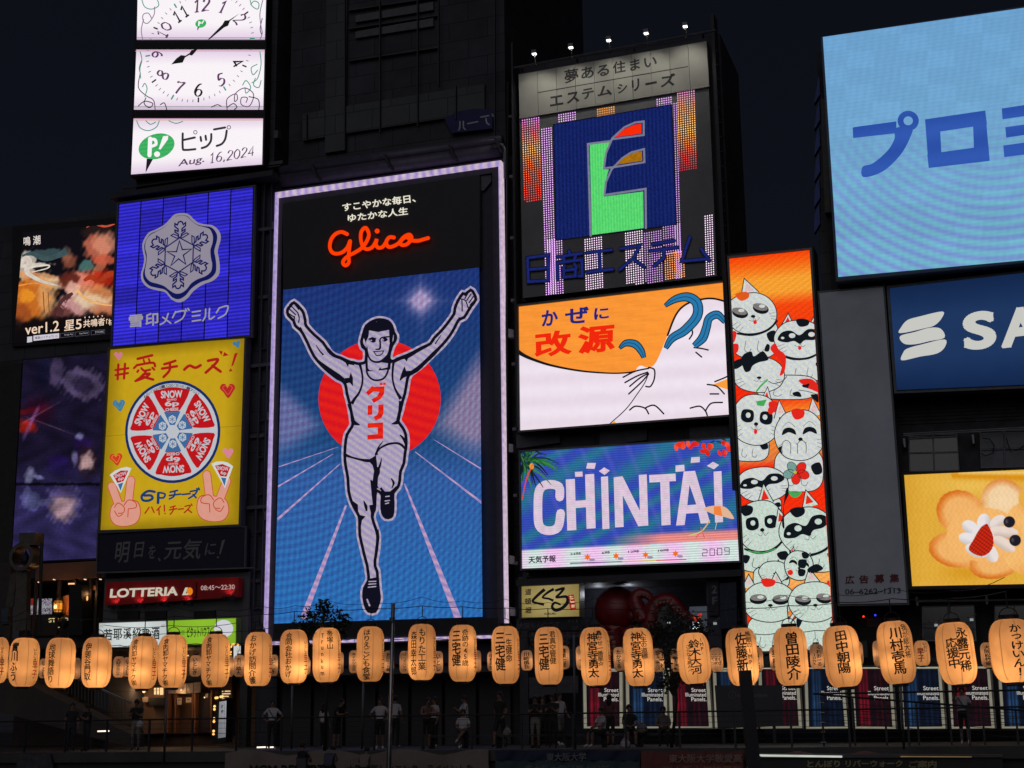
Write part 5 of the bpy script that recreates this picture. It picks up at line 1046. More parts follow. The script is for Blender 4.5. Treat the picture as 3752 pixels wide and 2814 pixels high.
# ---- right side signs --------------------------------------------------
S = Thing('blue_screen', 'huge pale blue screen with big dark blue katakana at the upper right', 'led screen', (3072,1015), .6, None, ZB)
S.slab('housing', D((.06,.075,.11), .6, name='screen_housing', scale=.5), [(118,150),(1250,-22),(1290,1030),(180,1140)], -2.0, .55)
def bfn(X, Y, a, b):
    c = np.array([108,160,204.])*(1-b[..., None])+np.array([116,170,206.])*b[..., None]
    r = np.hypot(X-3640, (Y-160)*1.0); s = np.sin(r*.17+.4*np.sin(X*.01)); am = np.clip((Y-430+(X-3015)*.15)/450, 0, 1)
    t = (am*.5*(s*.5+.5))[..., None]; c = c*(1-t)+np.array([116,118,200.])*t; t = (am*.45*(.5-s*.5))[..., None]; c = c*(1-t)+np.array([104,190,190.])*t
    n = np.sin((X+.15*Y)*.22)*.012; blk = ((np.floor(X/100)+np.floor(Y/62)*1.7) % 3 < 1)*.025+(np.sin(np.floor(Y/125)*3)*.015); return np.clip(c*(1+n+blk)[..., None], 0, 255)
S.W = .6; S.pic('screen', [(127,150),(1240,-12),(1276,1024),(190,1122)], 190, 190, bfn, PIC(1, .03, .15, .04, 6), 0)
g = S.part('lettering'); BD = E((50,88,176), 1, c2=(44,80,166), period=1.2, ang=90, grain=.03, gs=5, name='blue_display')
g.poly(BD, [(248,518),(255,515),(425,492),(425,540),(250,560)], 3); g.poly(BD, catmull([(420,520),(488,515),(480,560),(440,630),(370,695),(292,718),(288,676),(330,662),(390,610),(418,560)], True, 4), 3)
g.ell(BD, (473,490), 43, 41, 3); g.ell(E((112,164,206),1,grain=0), (473,490), 19, 18, 4)
for q in ([(541,484),(785,448),(792,505),(546,542)],[(550,625),(798,590),(803,652),(556,681)],[(541,484),(600,476),(610,672),(556,681)],[(734,456),(785,448),(803,652),(741,660)]): g.poly(BD, q, 3)
for q in ([(852,440),(1100,402),(1102,448),(855,484)],[(866,516),(1100,482),(1104,524),(870,558)],[(858,590),(1110,555),(1115,605),(862,637)]): g.poly(BD, q, 3)
g.done()
mb = MB(); SB = D((.02,.05,.26), .5, name='blue_side_stripe')
for k in range(6): S._slab(mb, SB, [(104-k*2,340+k*105),(112,300+k*105),(116,380+k*105),(92,420+k*105)], -1.6, -1.3)
mb.build('side_stripe', S.o)
S.slab('side_box', D((.09,.085,.085), .7), [(118,400),(136,400),(160,860),(135,860)], -1.9, -1.0)
S = Thing('navy_board', 'navy billboard with a white ribbon letter and partly cut off white capitals', 'billboard', (420,1590), 0, None, ZB)
S.slab('frame', D((.10,.11,.125), .6, name='grey_frame'), [(384,1158),(1250,1060),(1260,1560),(416,1594)], -.7, -.06)
def sfn(X, Y, a, b):
    t = np.clip(np.minimum(b, 1-b)/.3, 0, 1)[..., None]; return np.array([20,40,78.])*(1-t)+np.array([32,56,98.])*t
S.pic('panel', [(398,1168),(1250,1070),(1258,1545),(427,1580)], 20, 14, sfn, PIC(.92, 0, 1, .05, 1), 0)
g = S.part('lettering'); WL = E((200,200,194), 1, grain=.02, name='white_letters')
g.poly(WL, catmull([(440,1350),(445,1325),(470,1297),(520,1282),(612,1262),(608,1290),(580,1318),(540,1330)], True, 4), 3)
g.poly(WL, catmull([(440,1362),(500,1345),(560,1328),(605,1332),(620,1368),(560,1382),(500,1395),(455,1392)], True, 4), 3)
g.poly(WL, catmull([(470,1412),(530,1395),(620,1375),(622,1405),(590,1432),(520,1445),(447,1460),(452,1430)], True, 4), 3)
g.text(WL, 'S', (690,1270), (825,1252), (698,1425), 3, .045); g.text(WL, 'A', (843,1253), (1010,1234), (850,1413), 3, .045); g.done()
S = Thing('grey_board', 'tall blank grey billboard with red writing and a phone number at its foot', 'billboard', (315,1513), -.2, None, ZR)
S.Z = I_; S.slab('frame', D((.10,.11,.12), .6, name='grey_frame'), [(2995,1067),(3241,1045),(3331,2216),(3070,2221)], -.7, -.02)
S.slab('panel', D((.42,.46,.54), .6, name='blank_grey_sheet', scale=.35, var=.22), [(3002,1074),(3235,1052),(3323,2209),(3077,2213)], -.1, .04)
S.Z = ZR; S.W = .05; g = S.part('lettering'); 
for ch, x0, y0, x1, y1 in (('広',362,1308,425,1366),('告',458,1306,522,1362),('募',560,1300,628,1360),('集',662,1296,728,1356)): g.text(D((.22,.05,.06), .7, name='faded_red_letters'), ch, (x0,y0), (x1,y0-3), (x0,y1), 2, .025)
g.text(D((.07,.075,.085), .7, name='dark_letters'), '06–6262–1313', (362,1398), (738,1390), (362,1436), 2, .015); g.done()
S = Thing('cookie_board', 'bright yellow lit board showing a flower shaped cookie with cream, strawberry and blueberries', 'billboard', (160,1612), 0, None, ZP)
S.slab('frame', BLACKM, [(15,45),(1900,-30),(1960,1640),(100,1660)], -.6, -.03)
def pfn(X, Y, a, b):
    x, y = (X-3300)/.26526, (Y-1720)/.26526; c = np.array([224,170,60.])+np.zeros(X.shape+(3,))
    def mix(c, col, t): t = np.clip(t, 0, 1)[..., None]; return c*(1-t)+np.array(col, float)*t
    c = mix(c, (236,190,88), .8*np.exp(-((x-1000)/500)**2-((y-230)/140)**2)); c = mix(c, (196,140,30), np.clip((320-x)/320, 0, 1)*.45); c = mix(c, (216,140,20), .9*np.exp(-((y-100-(x-1200)*.03)/45)**2)*(x > 700)); c = mix(c, (240,205,130), .7*np.exp(-((y-45)/25)**2)*(x > 800)); c = mix(c, (212,146,28), .7*np.exp(-((x-900)/300)**2-((y-1430)/100)**2))
    wob = 1+.02*np.sin(x*.05)*np.sin(y*.06)
    def lobe(c, cx_, cy_, rx, ry, rot, rim, inn, side):
        cs, sn = math.cos(R(rot)), math.sin(R(rot)); dx, dy = x-cx_, y-cy_; d = np.sqrt(((dx*cs+dy*sn)/rx)**2+((-dx*sn+dy*cs)/ry)**2)*wob
        m_ = np.clip((1-d)/.03, 0, 1); rimt = np.clip((d-.62)/.3, 0, 1)*np.clip(.35+.75*(-(dx*side[0]+dy*side[1])/(np.hypot(dx,dy)+1)*-1), 0, 1)
        col = np.array(inn, float)*(1-rimt[..., None])+np.array(rim, float)*rimt[..., None]; m_ = m_[..., None]; return c*(1-m_)+col*m_
    inn = (240,178,104); rim = (214,112,34)
    c = lobe(c, 830, 600, 350, 310, 30, rim, inn, (-.7,-.7)); c = lobe(c, 770, 1110, 390, 250, 8, rim, inn, (-.8,.5)); c = lobe(c, 1320, 1280, 380, 230, -12, rim, inn, (-.3,1)); c = lobe(c, 1420, 430, 320, 300, 40, (222,140,70), (240,206,160), (0,-1)); c = lobe(c, 1700, 950, 330, 500, 0, (226,130,50), (244,186,110), (1,0)); c = lobe(c, 1150, 900, 520, 380, 0, inn, (244,182,106), (0,0))
    c = mix(c, (246,215,170), .7*np.exp(-((x-1430)/160)**2-((y-430)/110)**2)); c = mix(c, (222,130,50), .5*np.exp(-((x-1120)/60)**2-((y-480)/60)**2)); c = mix(c, (206,150,90), .6*np.exp(-((x-1480)/120)**2-((y-900)/90)**2))
    c = c*(1+.03*np.sin(x*.09+2*np.sin(y*.05))*np.sin(y*.11))[..., None]
    cream = (232,226,226)
    for (px_, py_, l_, w_, r_) in ((960,800,110,70,35),(940,960,130,65,15),(1150,740,120,75,-85),(1340,720,110,60,-35),(1420,860,190,60,4),(1430,1030,160,62,32),(1250,1160,120,70,60),(1050,1120,150,70,20),(1130,950,150,130,0)):
        cs, sn = math.cos(R(r_)), math.sin(R(r_)); dx, dy = x-px_, y-py_; u_, v_ = (dx*cs+dy*sn)/l_, (-dx*sn+dy*cs)/w_; d = np.sqrt((u_/1.12)**2+(v_/1.32)**2)
        col = np.array(cream, float)*(1-.12*np.clip(v_, 0, 1)[..., None]) - np.array([0,14,26.])*np.clip((px_-1200)/250, 0, 1); m_ = np.clip((1-d)/.07, 0, 1)[..., None]; c = c*(1-m_)+col*m_
    PL_ = catmull([(1190,752),(1225,800),(1270,900),(1285,1000),(1260,1100),(1190,1175),(1110,1198),(1020,1170),(945,1115),(950,1060),(1000,980),(1060,870),(1120,790)], True, 4); m_ = np.zeros(x.shape)
    for i_ in range(len(PL_)):
        (xa, ya), (xb, yb) = PL_[i_-1], PL_[i_]; hit = ((ya > y) != (yb > y)) & (x < (xb-xa)*(y-ya)/((yb-ya) if yb != ya else 1e-9)+xa); m_ = np.where(hit, 1-m_, m_)
    sd = .82+.22*np.sin(x*.11)*np.sin(y*.11+x*.03); c = c*(1-m_[..., None])+(np.array([220,44,22.])*sd[..., None])*m_[..., None]
    for (px_, py_) in ((1500,725),(1582,980)):
        d = np.hypot(x-px_, (y-py_)*1.02)/83; m_ = np.clip((1-d)/.06, 0, 1); h = np.exp(-((x-px_+35)/18)**2-((y-py_+5)/28)**2)*.7*(.6+.4*np.sin(x*.2)*np.sin(y*.25)); col = np.array([30,28,38.])+h[..., None]*120; c = c*(1-m_[..., None])+col*m_[..., None]
    d = np.hypot((x-1760)/135, (y-400)/160); m_ = np.clip((1-d)/.05, 0, 1)[..., None]; c = c*(1-m_)+np.array([232,172,70.])*m_
    return np.clip(c, 0, 255)
S.pic('panel', [(48,78),(1890,-5),(1940,1578),(160,1612)], 240, 210, pfn, PIC(1, 0, 1, .04, 5), 0)

# ================================================================= STREET LEVEL
# ---- takoyaki restaurant sign and octopus -----------------------------
S = Thing('octopus_shop_sign', 'cream signboard with thick black brush writing and a small red stamp', 'shop sign', (230,533), -.3, None, ZN)
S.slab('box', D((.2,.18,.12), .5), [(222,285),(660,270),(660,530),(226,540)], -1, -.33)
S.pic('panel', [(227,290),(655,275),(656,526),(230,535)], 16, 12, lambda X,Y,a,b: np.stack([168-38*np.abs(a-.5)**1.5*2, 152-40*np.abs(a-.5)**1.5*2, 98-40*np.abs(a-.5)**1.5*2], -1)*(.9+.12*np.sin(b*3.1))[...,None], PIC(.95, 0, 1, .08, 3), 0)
g = S.part('lettering'); KI = E((18,18,22), 1, grain=0, name='ink_print')
for st, w in (([(400,325),(352,365),(310,412),(345,428),(395,438)],[26,22,18,16,22]),([(468,322),(420,350),(385,385),(430,395),(465,410)],[22,18,14,16,20]),([(478,335),(540,318),(515,355),(488,385),(560,380),(570,420),(530,465),(480,480),(455,455),(475,425),(520,440)],[18,20,18,16,22,26,24,26,20,18,14])): g.stroke(KI, st, w, 3)
for ch, y in (('道',318),('頓',388),('堀',456)): g.text(KI, ch, (250,y+4), (300,y), (252,y+52), 3, .02, .1)
g.text(KI, 'KUKURU', (398,500), (488,498), (396,516), 3, .03, .2); g.poly(E((150,40,34),1,grain=.05), [(572,370),(615,362),(636,472),(592,482)], 3)
for ch, y in (('た',372),('こ',395),('一',418),('家',438)): g.text(E((220,190,150),1,grain=0), ch, (582+(y-372)*.2,y+2), (612+(y-372)*.2,y-2), (586+(y-372)*.2,y+(26 if ch != '一' else 8)), 4, .02)
g.done()
def boards(name, label, cat, q, mat, w, Zt, texts=(), group=None, depth=.08):
    T = Thing(name, label, cat, q[3], w, group, Zt); T.slab('panel', mat, q, w-depth, w)
    if texts:
        g = T.part('lettering')
        for (mt, ch, a, b, c, bd) in texts: g.text(mt, ch, a, b, c, 2, bd)
        g.done()
    return T
DKL = D((.07,.075,.09), .7, name='grey_letters', var=.1)
boards('restaurant_banner', 'dark banner with dim grey writing below the cream brush signboard', 'banner', [(190,545),(675,540),(680,630),(190,636)], D((.018,.02,.026), .7), -.5, ZN, [(DKL,'大阪もんを食す',(202,575),(512,562),(202,622),.015),(D((.11,.12,.15),.7),'くくる',(575,548),(650,545),(575,575),.02),(DKL,'2F',(600,600),(650,598),(600,628),.02)])
T = boards('white_banner', 'dim white banner with big dark characters and a row of red stripes, behind the lanterns', 'banner', [(195,638),(700,632),(705,905),(195,915)], D((.045,.05,.062), .8, name='dim_cloth'), -.6, ZN, [(D((.012,.014,.02),.8),'大阪王将',(225,690),(680,680),(225,780),.03)])
g = T.part('stripe'); [g.poly(D((.12,.02,.025),.8) if k % 2 else D((.1,.1,.11),.8), [(215+k*22,645),(226+k*22,645),(226+k*22,672),(215+k*22,672)], 2) for k in range(21)]; g.done()
NT = D((.055,.058,.068), .8, name='notice_paper')
boards('notice_board', 'pale notice board with small rows of text behind the standing group', 'notice', [(282,982),(485,975),(485,1098),(284,1140)], NT, -.3, ZN, [(DKL,'路上喫煙は'[:5],(300,1010),(400,1004),(300,1030),.0),(DKL,'この場所では飲食できません',(300,1045),(470,1040),(300,1062),.0),(DKL,'ご協力をお願いします',(300,1075),(440,1072),(300,1092),.0)])
T = boards('no_smoking_notice', 'small pale notice with three prohibition circles', 'notice', [(490,975),(650,968),(650,1098),(490,1098)], NT, -.3, ZN)
g = T.part('lettering')
for x in (520, 567, 612):
    c8 = [(x+19*math.cos(a*.5236), 1008+20*math.sin(a*.5236)) for a in range(12)]; g.stroke(DKL, c8, 4, 2, closed=True, k=2); g.stroke(DKL, [(x-13,995),(x+13,1022)], 4, 3, False)
g.done()
# floor mark 2F and dark hanging sign
T = boards('floor_sign', 'dark column sign reading 2F in grey', 'sign', [(1620,270),(1695,268),(1700,520),(1625,520)], D((.018,.02,.03), .7), -.25, ZN, [(D((.20,.22,.28),.7),'2',(1645,296),(1685,294),(1645,356),.03),(D((.17,.19,.24),.7),'F',(1650,382),(1688,380),(1650,440),.03)])
boards('hanging_sign', 'dark blue hanging sign with faint sideways strokes beside the cat screen', 'sign', [(1705,280),(1830,270),(1835,610),(1710,620)], D((.02,.026,.05), .7), -.2, ZN, [(D((.05,.065,.1),.7),'くぼ',(1745,330),(1825,325),(1745,600),.03)])
boards('wall_poster', 'pale poster lit from behind on the back wall beside the octopus', 'poster', [(1480,455),(1610,450),(1612,640),(1480,640)], E((70,74,84),.7,grain=.2,gs=3), -2.8, ZN)
for k, (x, y) in enumerate(((700,258),(930,245))):
    T = Thing('spot_lamp', ['small wall lamp above the octopus, the left one', 'small wall lamp on a bent arm above the octopus, the right one'][k], 'lamp', (x,y), -1.2, 'spot lamps over the octopus', ZN)
    mb = MB(); c = T.L((x,y)); mb.box(STEEL, c[0]-.2, c[0]+.2, c[1]-.1, c[1]+.15, c[2]-.1, c[2]+.12); mb.build('lamp_head', T.o)
    mb = MB(); mb.tube(GREYM, [T.L((x+20,y-15)), T.L((x+(120 if k else 30),y-28)), T.L((x+(180 if k else 40),y-20)), T.L((x+(185 if k else 45),y+10))], .03, 6); mb.build('lamp_arm', T.o)
    lamp('wall_light', T.o, (c[0]+.3, c[1]+.8, c[2]-.5), 15, (.85,.9,1), .08)
OC = D((.17,.004,.008), .45, name='red_lacquer', scale=3, var=.4, spec=.5, bump=.15)
T = Thing('octopus_figure', 'large glossy red octopus figure with a raised arm above the restaurant entrance', 'sculpture', (900,600), -.8, None, ZN)
mb = MB(); c = T.L((915,490)); hs = []
mb.ball(OC, (c[0], c[1]+.6, c[2]+.1), .92, 18, 1.02, .9, 1.0); mb.ball(OC, (c[0]-.1, c[1]+.55, c[2]-.75), .72, 12, .9, .8, .9); h = T.L((1065,520)); mb.ball(OC, (h[0]-.1, h[1]+.2, h[2]), .28, 10); mb.build('head', T.o, True)
mb = MB(); h = T.L((1090,515)); mb.ball(D((.35,.3,.08), .3), (h[0], h[1]-.1, h[2]), .11, 8, .7, .7, 1.4); mb.ball(INK, (h[0]+.02, h[1]-.19, h[2]), .05, 8); mb.build('eye', T.o, True)
for pts, r in (([(1150,560),(1090,450),(1080,390),(1110,355),(1170,370),(1200,410)],[.3,.3,.26,.2,.16,.1]),([(1180,620),(1210,470),(1270,410),(1340,410),(1400,470),(1450,520),(1520,545),(1568,510)],[.34,.3,.26,.26,.24,.2,.12,.04]),([(900,640),(930,720),(900,800),(960,860)],[.4,.3,.22,.1]),([(840,600),(820,680),(880,740)],[.35,.28,.12]),([(1000,640),(1080,700),(1200,690),(1260,640)],[.34,.3,.2,.1])):
    P = catmull(pts, False, 5); rs = list(np.interp(np.linspace(0,1,len(P)), np.linspace(0,1,len(r)), r)); m2 = MB(); m2.tube(OC, [T.L(p, -.3) for p in P], rs, 12); tn = m2.build('tentacle', T.o, True); m2 = MB()
    for k_ in range(2, len(P)-2, 2): q_ = T.L(P[k_], -.3); m2.ball(D((.3,.13,.11), .5, name='sucker'), (q_[0]-.0, q_[1]-rs[k_]*.85, q_[2]-rs[k_]*.3), rs[k_]*.28, 6, 1,.5,1)
    sk_ = m2.build('suckers', tn, True); sk_['kind'] = 'stuff'
mb = MB(); mb.tube(E((200,60,40),.9,grain=.1), [T.L((1520,546), -.1), T.L((1550,530), -.1), T.L((1570,505), -.1)], [.1,.09,.03], 8); mb.build('lit_tip', T.o, True)
T = boards('octopus_cloth', 'pale grey cloth peak hanging between the octopus arms', 'cloth', [(1278,430),(1330,500),(1300,620),(1190,560)], D((.10,.105,.115), .8), -.2, ZN)

# ---- illuminated street panels ----------------------------------------
def curtain(red, seed):
    rng = np.random.RandomState(seed); xs = np.linspace(0, 1, 60); v = np.zeros(60)
    for cx_, w_, h_ in ((.17,.05,1.0),(.27,.03,.8),(.36,.05,.9),(.62,.04,.35),(.75,.03,.45),(.9,.05,.2)): v += h_*np.exp(-((xs-cx_)/w_)**2)
    v = (v*(.65+.45*rng.rand(60)))**1.3
    def f(X, Y, a, b):
        k = np.interp(a, xs, v)*(.55+.45*np.clip(1-np.abs(b-.65)*1.6, 0, 1)); hi = np.array([150,22,38.]) if red else np.array([46,84,128.]); lo = np.array([26,16,22.]) if red else np.array([15,20,34.])
        return lo*(1-k[..., None].clip(0,1))+hi*k[..., None].clip(0,1)
    return f
FRM = E((150,146,128), .72, grain=.18, gs=4, name='lit_panel_edge'); FRD = D((.16,.15,.15), .6, name='panel_post')
PN = [(ZN((685,928)),ZN((975,926)),ZN((978,1362)),ZN((692,1362)),1), (ZN((1003,926)),ZN((1302,926)),ZN((1312,1362)),ZN((1012,1362)),0), (ZN((1322,926)),ZN((1618,926)),ZN((1648,1362)),ZN((1336,1362)),1),
      (ZN((1655,926)),ZN((1958,926)),ZN((1985,1362)),ZN((1672,1362)),0), (ZO((165,512)),ZO((468,512)),ZO((500,982)),ZO((182,986)),1), (ZO((520,512)),ZO((812,512)),ZO((855,985)),ZO((535,988)),0),
      (ZO((872,512)),ZO((1185,512)),ZO((1222,988)),ZO((900,986)),1), (ZO((1245,512)),ZO((1568,512)),ZO((1606,986)),ZO((1272,990)),0), (ZO((1620,512)),ZO((1945,510)),ZO((1985,984)),ZO((1650,988)),1), (ZO((2010,512)),ZO((2340,510)),ZO((2380,984)),ZO((2042,986)),0)]
lab = ['red curtain lightbox, first in the row, behind a pink shirted person', 'blue curtain lightbox, second in the row', 'red curtain lightbox between the tree and the info board', 'blue curtain lightbox mostly hidden by the information board', 'narrow looking red curtain lightbox right of the info board', 'blue curtain lightbox under the small junk lettered lantern', 'red curtain lightbox fourth from the right edge', 'blue curtain lightbox third from the right edge', 'red curtain lightbox behind the man raising his phone', 'blue curtain lightbox cut by the right edge of the photo']
for i, (a, b, c, d, red) in enumerate(PN):
    T = Thing('street_lightbox', lab[i], 'lightbox', d, 1.2, 'street illuminated panels', I_)
    q = [np.array(p) for p in (a,b,c,d)]; mid = sum(q)/4; ins = [tuple(p+(mid-p)*np.array([.13,.06])) for p in q]; q = [tuple(p) for p in q]
    T.slab('case', FRD, [(x-(3 if k in (0,3) else -8), y-(3 if k < 2 else -3)) for k, (x, y) in enumerate(q)], .7, 1.12)
    T.ring('frame', FRM, q, ins, 1.1, 1.2); T.W = 1.13; T.pic('panel', ins, 60, 12, curtain(red, i), PIC(.85, 0, 1, .25, 3), 0)
    g = T.part('lettering'); A, B = np.array(ins[1]), np.array(ins[2]); TX = E((190,186,180), .95, grain=.1); Lw = (ins[1][0]-ins[0][0])
    for tx, t0, t1, wf in (('Street',.30,.372,.42),('Illuminated',.385,.455,.60),('Panels.',.465,.54,.44)):
        p0, p1 = A*(1-t0)+B*t0, A*(1-t1)+B*t1; g.text(TX, tx, (p0[0]-3-Lw*wf,p0[1]), (p0[0]-3,p0[1]), (p1[0]-3-Lw*wf,p1[1]), 3, .008)
    g.done()
T = Thing('light_canopy', 'long dark canopy beam with a pale lit lower edge over the street lightboxes', 'canopy', ZN((672,925)), 1.6, None, I_)
a = [ZN((672,905)), (3790,2432), (3790,2441), ZN((672,918))]; T.slab('beam', DARK, a, .6, 1.6); T.slab('light_strip', E((176,170,146), .8, grain=.2, gs=2), [ZN((672,919)), (3790,2441), (3790,2445), ZN((672,925))], 1.3, 1.6)
T = boards('information_board', 'dark grey free standing information board beside the wide dark post', 'sign', [(1668,1042),(2170,1040),(2178,1345),(1690,1366)], D((.042,.044,.052), .6, name='grey_board', var=.1), 2.4, ZN, [(D((.13,.13,.145),.7),'information',(1835,1098),(2060,1098),(1835,1130),.0)])
g = T.part('emblem'); g.stroke(D((.13,.13,.145),.7), [(1800+26*math.cos(a*.5236),1114+27*math.sin(a*.5236)) for a in range(12)], 3.5, 3, closed=True, k=2); g.text(D((.13,.13,.145),.7), 'i', (1796,1098), (1804,1098), (1796,1130), 3, .03); g.done()
T.box('leg', DARK, uz(*ZN((1720,1360)),2.4)[0], uz(*ZN((1720,1360)),2.4)[0]+.1, 2.3, 2.38, 0, .9); T.box('leg', DARK, uz(*ZN((2100,1360)),2.4)[0], uz(*ZN((2100,1360)),2.4)[0]+.1, 2.3, 2.38, 0, .9)

# ---- restaurant at street level (left) ---------------------------------
WOOD = D((.20,.085,.035), .6, name='lit_wood', scale=2, var=.3); PLW = D((.16,.10,.06), .8, name='warm_plaster', scale=1)
T = Thing('noodle_restaurant', 'warm lit wooden restaurant front behind the left lanterns', 'shop front', (440,1060), -2.2, None, ZQ)
T.slab('wall', PLW, [(440,90),(1740,50),(1740,480),(440,520)], -3.9, -3.4); T.slab('wall', PLW, [(450,540),(960,520),(960,1060),(450,1090)], -3.9, -3.3)
T.slab('wall', D((.10,.05,.028), .8), [(960,520),(1740,500),(1740,1060),(960,1070)], -3.9, -3.6)
T.slab('dark_beam', BLACKM, [(440,410),(1740,395),(1740,490),(440,500)], -3.4, -2.8)
for x in (985, 1075, 1275, 1300, 1490): T.slab('door_post', WOOD, [(x,540),(x+16,538),(x+10,1055),(x-6,1058)], -3.3, -3.0)
T.slab('door_panel', D((.02,.015,.015), .5), [(1305,590),(1485,585),(1480,1055),(1295,1058)], -3.5, -3.3)
T.slab('shelf', BLACKM, [(780,655),(960,650),(960,740),(775,745)], -3.3, -2.9); T.slab('counter', WOOD, [(460,690),(560,700),(560,1050),(460,1050)], -3.3, -3.1)
for q in ([(970,500),(1088,490),(1082,605),(968,605)],[(1092,490),(1210,485),(1206,604),(1090,604)],[(1216,485),(1290,480),(1288,598),(1214,600)],[(1296,478),(1372,470),(1366,590),(1294,598)]): T.slab('cloth_strip', D((.20,.17,.15), .9, name='shop_curtain_cloth'), q, -2.75, -2.7)
PAP = D((.32,.27,.22), .8, name='paper')
for q in ([(1100,655),(1152,652),(1152,735),(1100,738)],[(1205,652),(1268,648),(1268,705),(1205,708)],[(700,645),(765,640),(768,700),(705,704)],[(1430,605),(1460,603),(1460,650),(1430,652)]): T.slab('menu_paper', PAP, q, -2.98, -2.95)
g = T.part('lettering'); T.W = -2.94
for x, y in ((1110,670),(1215,662)): g.text(INK, '営業中', (x,y), (x+35,y-1), (x,y+22), 1, .01)
g.done(); T.W = -2.2
T.slab('paper_lamp', E((255,206,146), 1.15, grain=.2, gs=6, name='lit_paper_lamp'), [(828,538),(900,535),(900,618),(828,620)], -3.2, -2.9)
mb = MB(); 
for x in (828, 862, 898): T._slab(mb, INK, [(x-2,536),(x+2,536),(x+2,620),(x-2,620)], -2.9, -2.87)
for y in (538, 565, 618): T._slab(mb, INK, [(828,y-2),(900,y-4),(900,y),(828,y+2)], -2.9, -2.87)
mb.build('lamp_frame', T.o)
for x, y, r, e in ((430,148,.06,22),(718,578,.07,9),(655,540,.04,6),(1230,165,.03,16),(1150,565,.03,12),(1420,650,.03,8)):
    c = T.L((x,y), -2.6); m2 = MB(); m2.ball(E((255,214,160), 1.6, grain=0), c, r, 8); m2.build('bulb', T.o, True); lamp('shop_light', T.o, (c[0], c[1]-.15, c[2]-.12), e, (1,.55,.25), .08)
c = T.L((1000,900), -1.8); lamp('shop_light', T.o, (c[0], c[1], c[2]), 5, (1,.45,.2), .3)
for k in range(5):
    for x in range(3): T.slab('slat_light', E((250,206,150), .9, grain=.2), [(1622+x*32,572+k*29-x),(1650+x*32,571+k*29-x),(1650+x*32,585+k*29-x),(1622+x*32,586+k*29-x)] if (k+x) % 4 else [(1622+x*32,572+k*29),(1630+x*32,572+k*29),(1630+x*32,586+k*29),(1622+x*32,586+k*29)], -2.9, -2.85)
# lit stand sign with bulbs
T = Thing('stand_sign', 'narrow upright shop sign with brush writing, a column of round bulbs on its left', 'sign', (1515,1160), .8, None, ZQ)
T.slab('case', BLACKM, [(1545,690),(1672,655),(1665,1170),(1515,1185)], .2, .75)
T.W = .8; T.pic('panel', [(1592,700),(1674,688),(1664,1108),(1576,1122)], 8, 20, lambda X,Y,a,b: np.stack([150+20*a, 152+18*a, 160+14*a], -1)*(1-.25*b)[...,None], PIC(.9, 0, 1, .15, 5), 0)
g = T.part('lettering'); g.text(INK, 'け', (1612,735), (1640,733), (1610,780), 2, .04, .2); g.text(INK, 'や', (1612,790), (1640,788), (1610,840), 2, .04, .2)
for k in range(8): g.stroke(E((96,98,110),.8,grain=0), [(1648,720+k*36),(1652,745+k*36)], 5, 2, False)
g.done()
for p in ((1536,752),(1534,787),(1531,893),(1529,928),(1525,1038),(1523,1072),(1550,655),(1568,652),(1608,642),(1628,638)):
    m2 = MB(); m2.ball(E((255,196,110), 1.5, grain=0, name='bulb_glow'), T.L(p, .95), .052, 8); m2.build('bulb', T.o, True)
T = Thing('wall_sign', 'small white upright wall sign with little bulbs beside the green signboard', 'sign', (1755,340), .1, None, ZQ)
T.slab('case', BLACKM, [(1748,45),(1842,42),(1842,345),(1750,348)], -.3, .08); T.slab('panel', E((206,208,206), .95, grain=.1, gs=3), [(1756,52),(1836,50),(1836,335),(1757,338)], .08, .1)
g = T.part('lettering'); g.text(E((90,96,110),1,grain=0), 'らぁ', (1795,70), (1822,70), (1795,150), 2, .01); g.done()
for p in ((1725,62),(1722,125),(1722,160),(1740,40),(1756,36),(1805,38)): m2 = MB(); m2.ball(E((255,186,96), 1.5, grain=0), T.L(p, .3), .05, 8); m2.build('bulb', T.o, True)

# ---- coffee shop front -----------------------------------------------
T = Thing('coffee_shop_front', 'dark glazed coffee shop front with bottle shelves and cream letters', 'shop front', (500,1150), -4.1, None, ZV)
T.slab('sill_board', BLACKM, [(420,850),(1340,840),(1340,1150),(420,1160)], -4.6, -4.2)
def shelf(X, Y, a, b):
    rng = np.random.RandomState(5); nz = rng.rand(26, 40); v = nz[(b*25).astype(int), (a*39).astype(int)]; c = np.stack([60+90*v, 66+80*v, 76+80*v], -1)*(v > .35)[..., None]+np.array([26,20,22.])
    bd = ((b > .44) & (b < .6)); c[bd] = np.array([150,156,160.])*(.8+.3*v[bd])[:, None]; top = (b < .42) & (a < .22); c[top] = np.array([120,40,34.]); return c
T.W = -4.3; T.pic('bottle_shelf', [(462,592),(790,592),(790,835),(455,838)], 60, 44, shelf, PIC(.9, 0, 1, .2, 6), 0)
T.W = -4.1; g = T.part('lettering'); CRM = E((206,184,132), .95, grain=.05); g.text(CRM, 'STARBUCKS', (738,892), (1308,876), (742,958), 2, .02); g.text(CRM, 'COFFEE', (842,982), (1190,974), (842,1040), 2, .02); g.done()
T.slab('dark_column', D((.012,.012,.014), .6, name='dark_column'), [(1050,380),(1240,380),(1250,1150),(1040,1155)], -4.1, -3.4)
mb = MB(); c = T.L((950,960), -3.6); mb.ball(D((.015,.013,.012), .8), c, .25, 12, 1.0, .6, .95); o = mb.build('round_planter', T.o, True)
mb = MB(); mb.tube(BLACKM, [T.L((860,1150), -3.6), T.L((855,880), -3.6)], .07, 8); mb.build('planter_stem', T.o)
mb = MB(); T._slab(mb, D((.012,.012,.014), .6), [(940,925),(1245,920),(1250,1150),(900,1155)], -4.1, -3.7); mb.build('dark_planter_box', T.o)
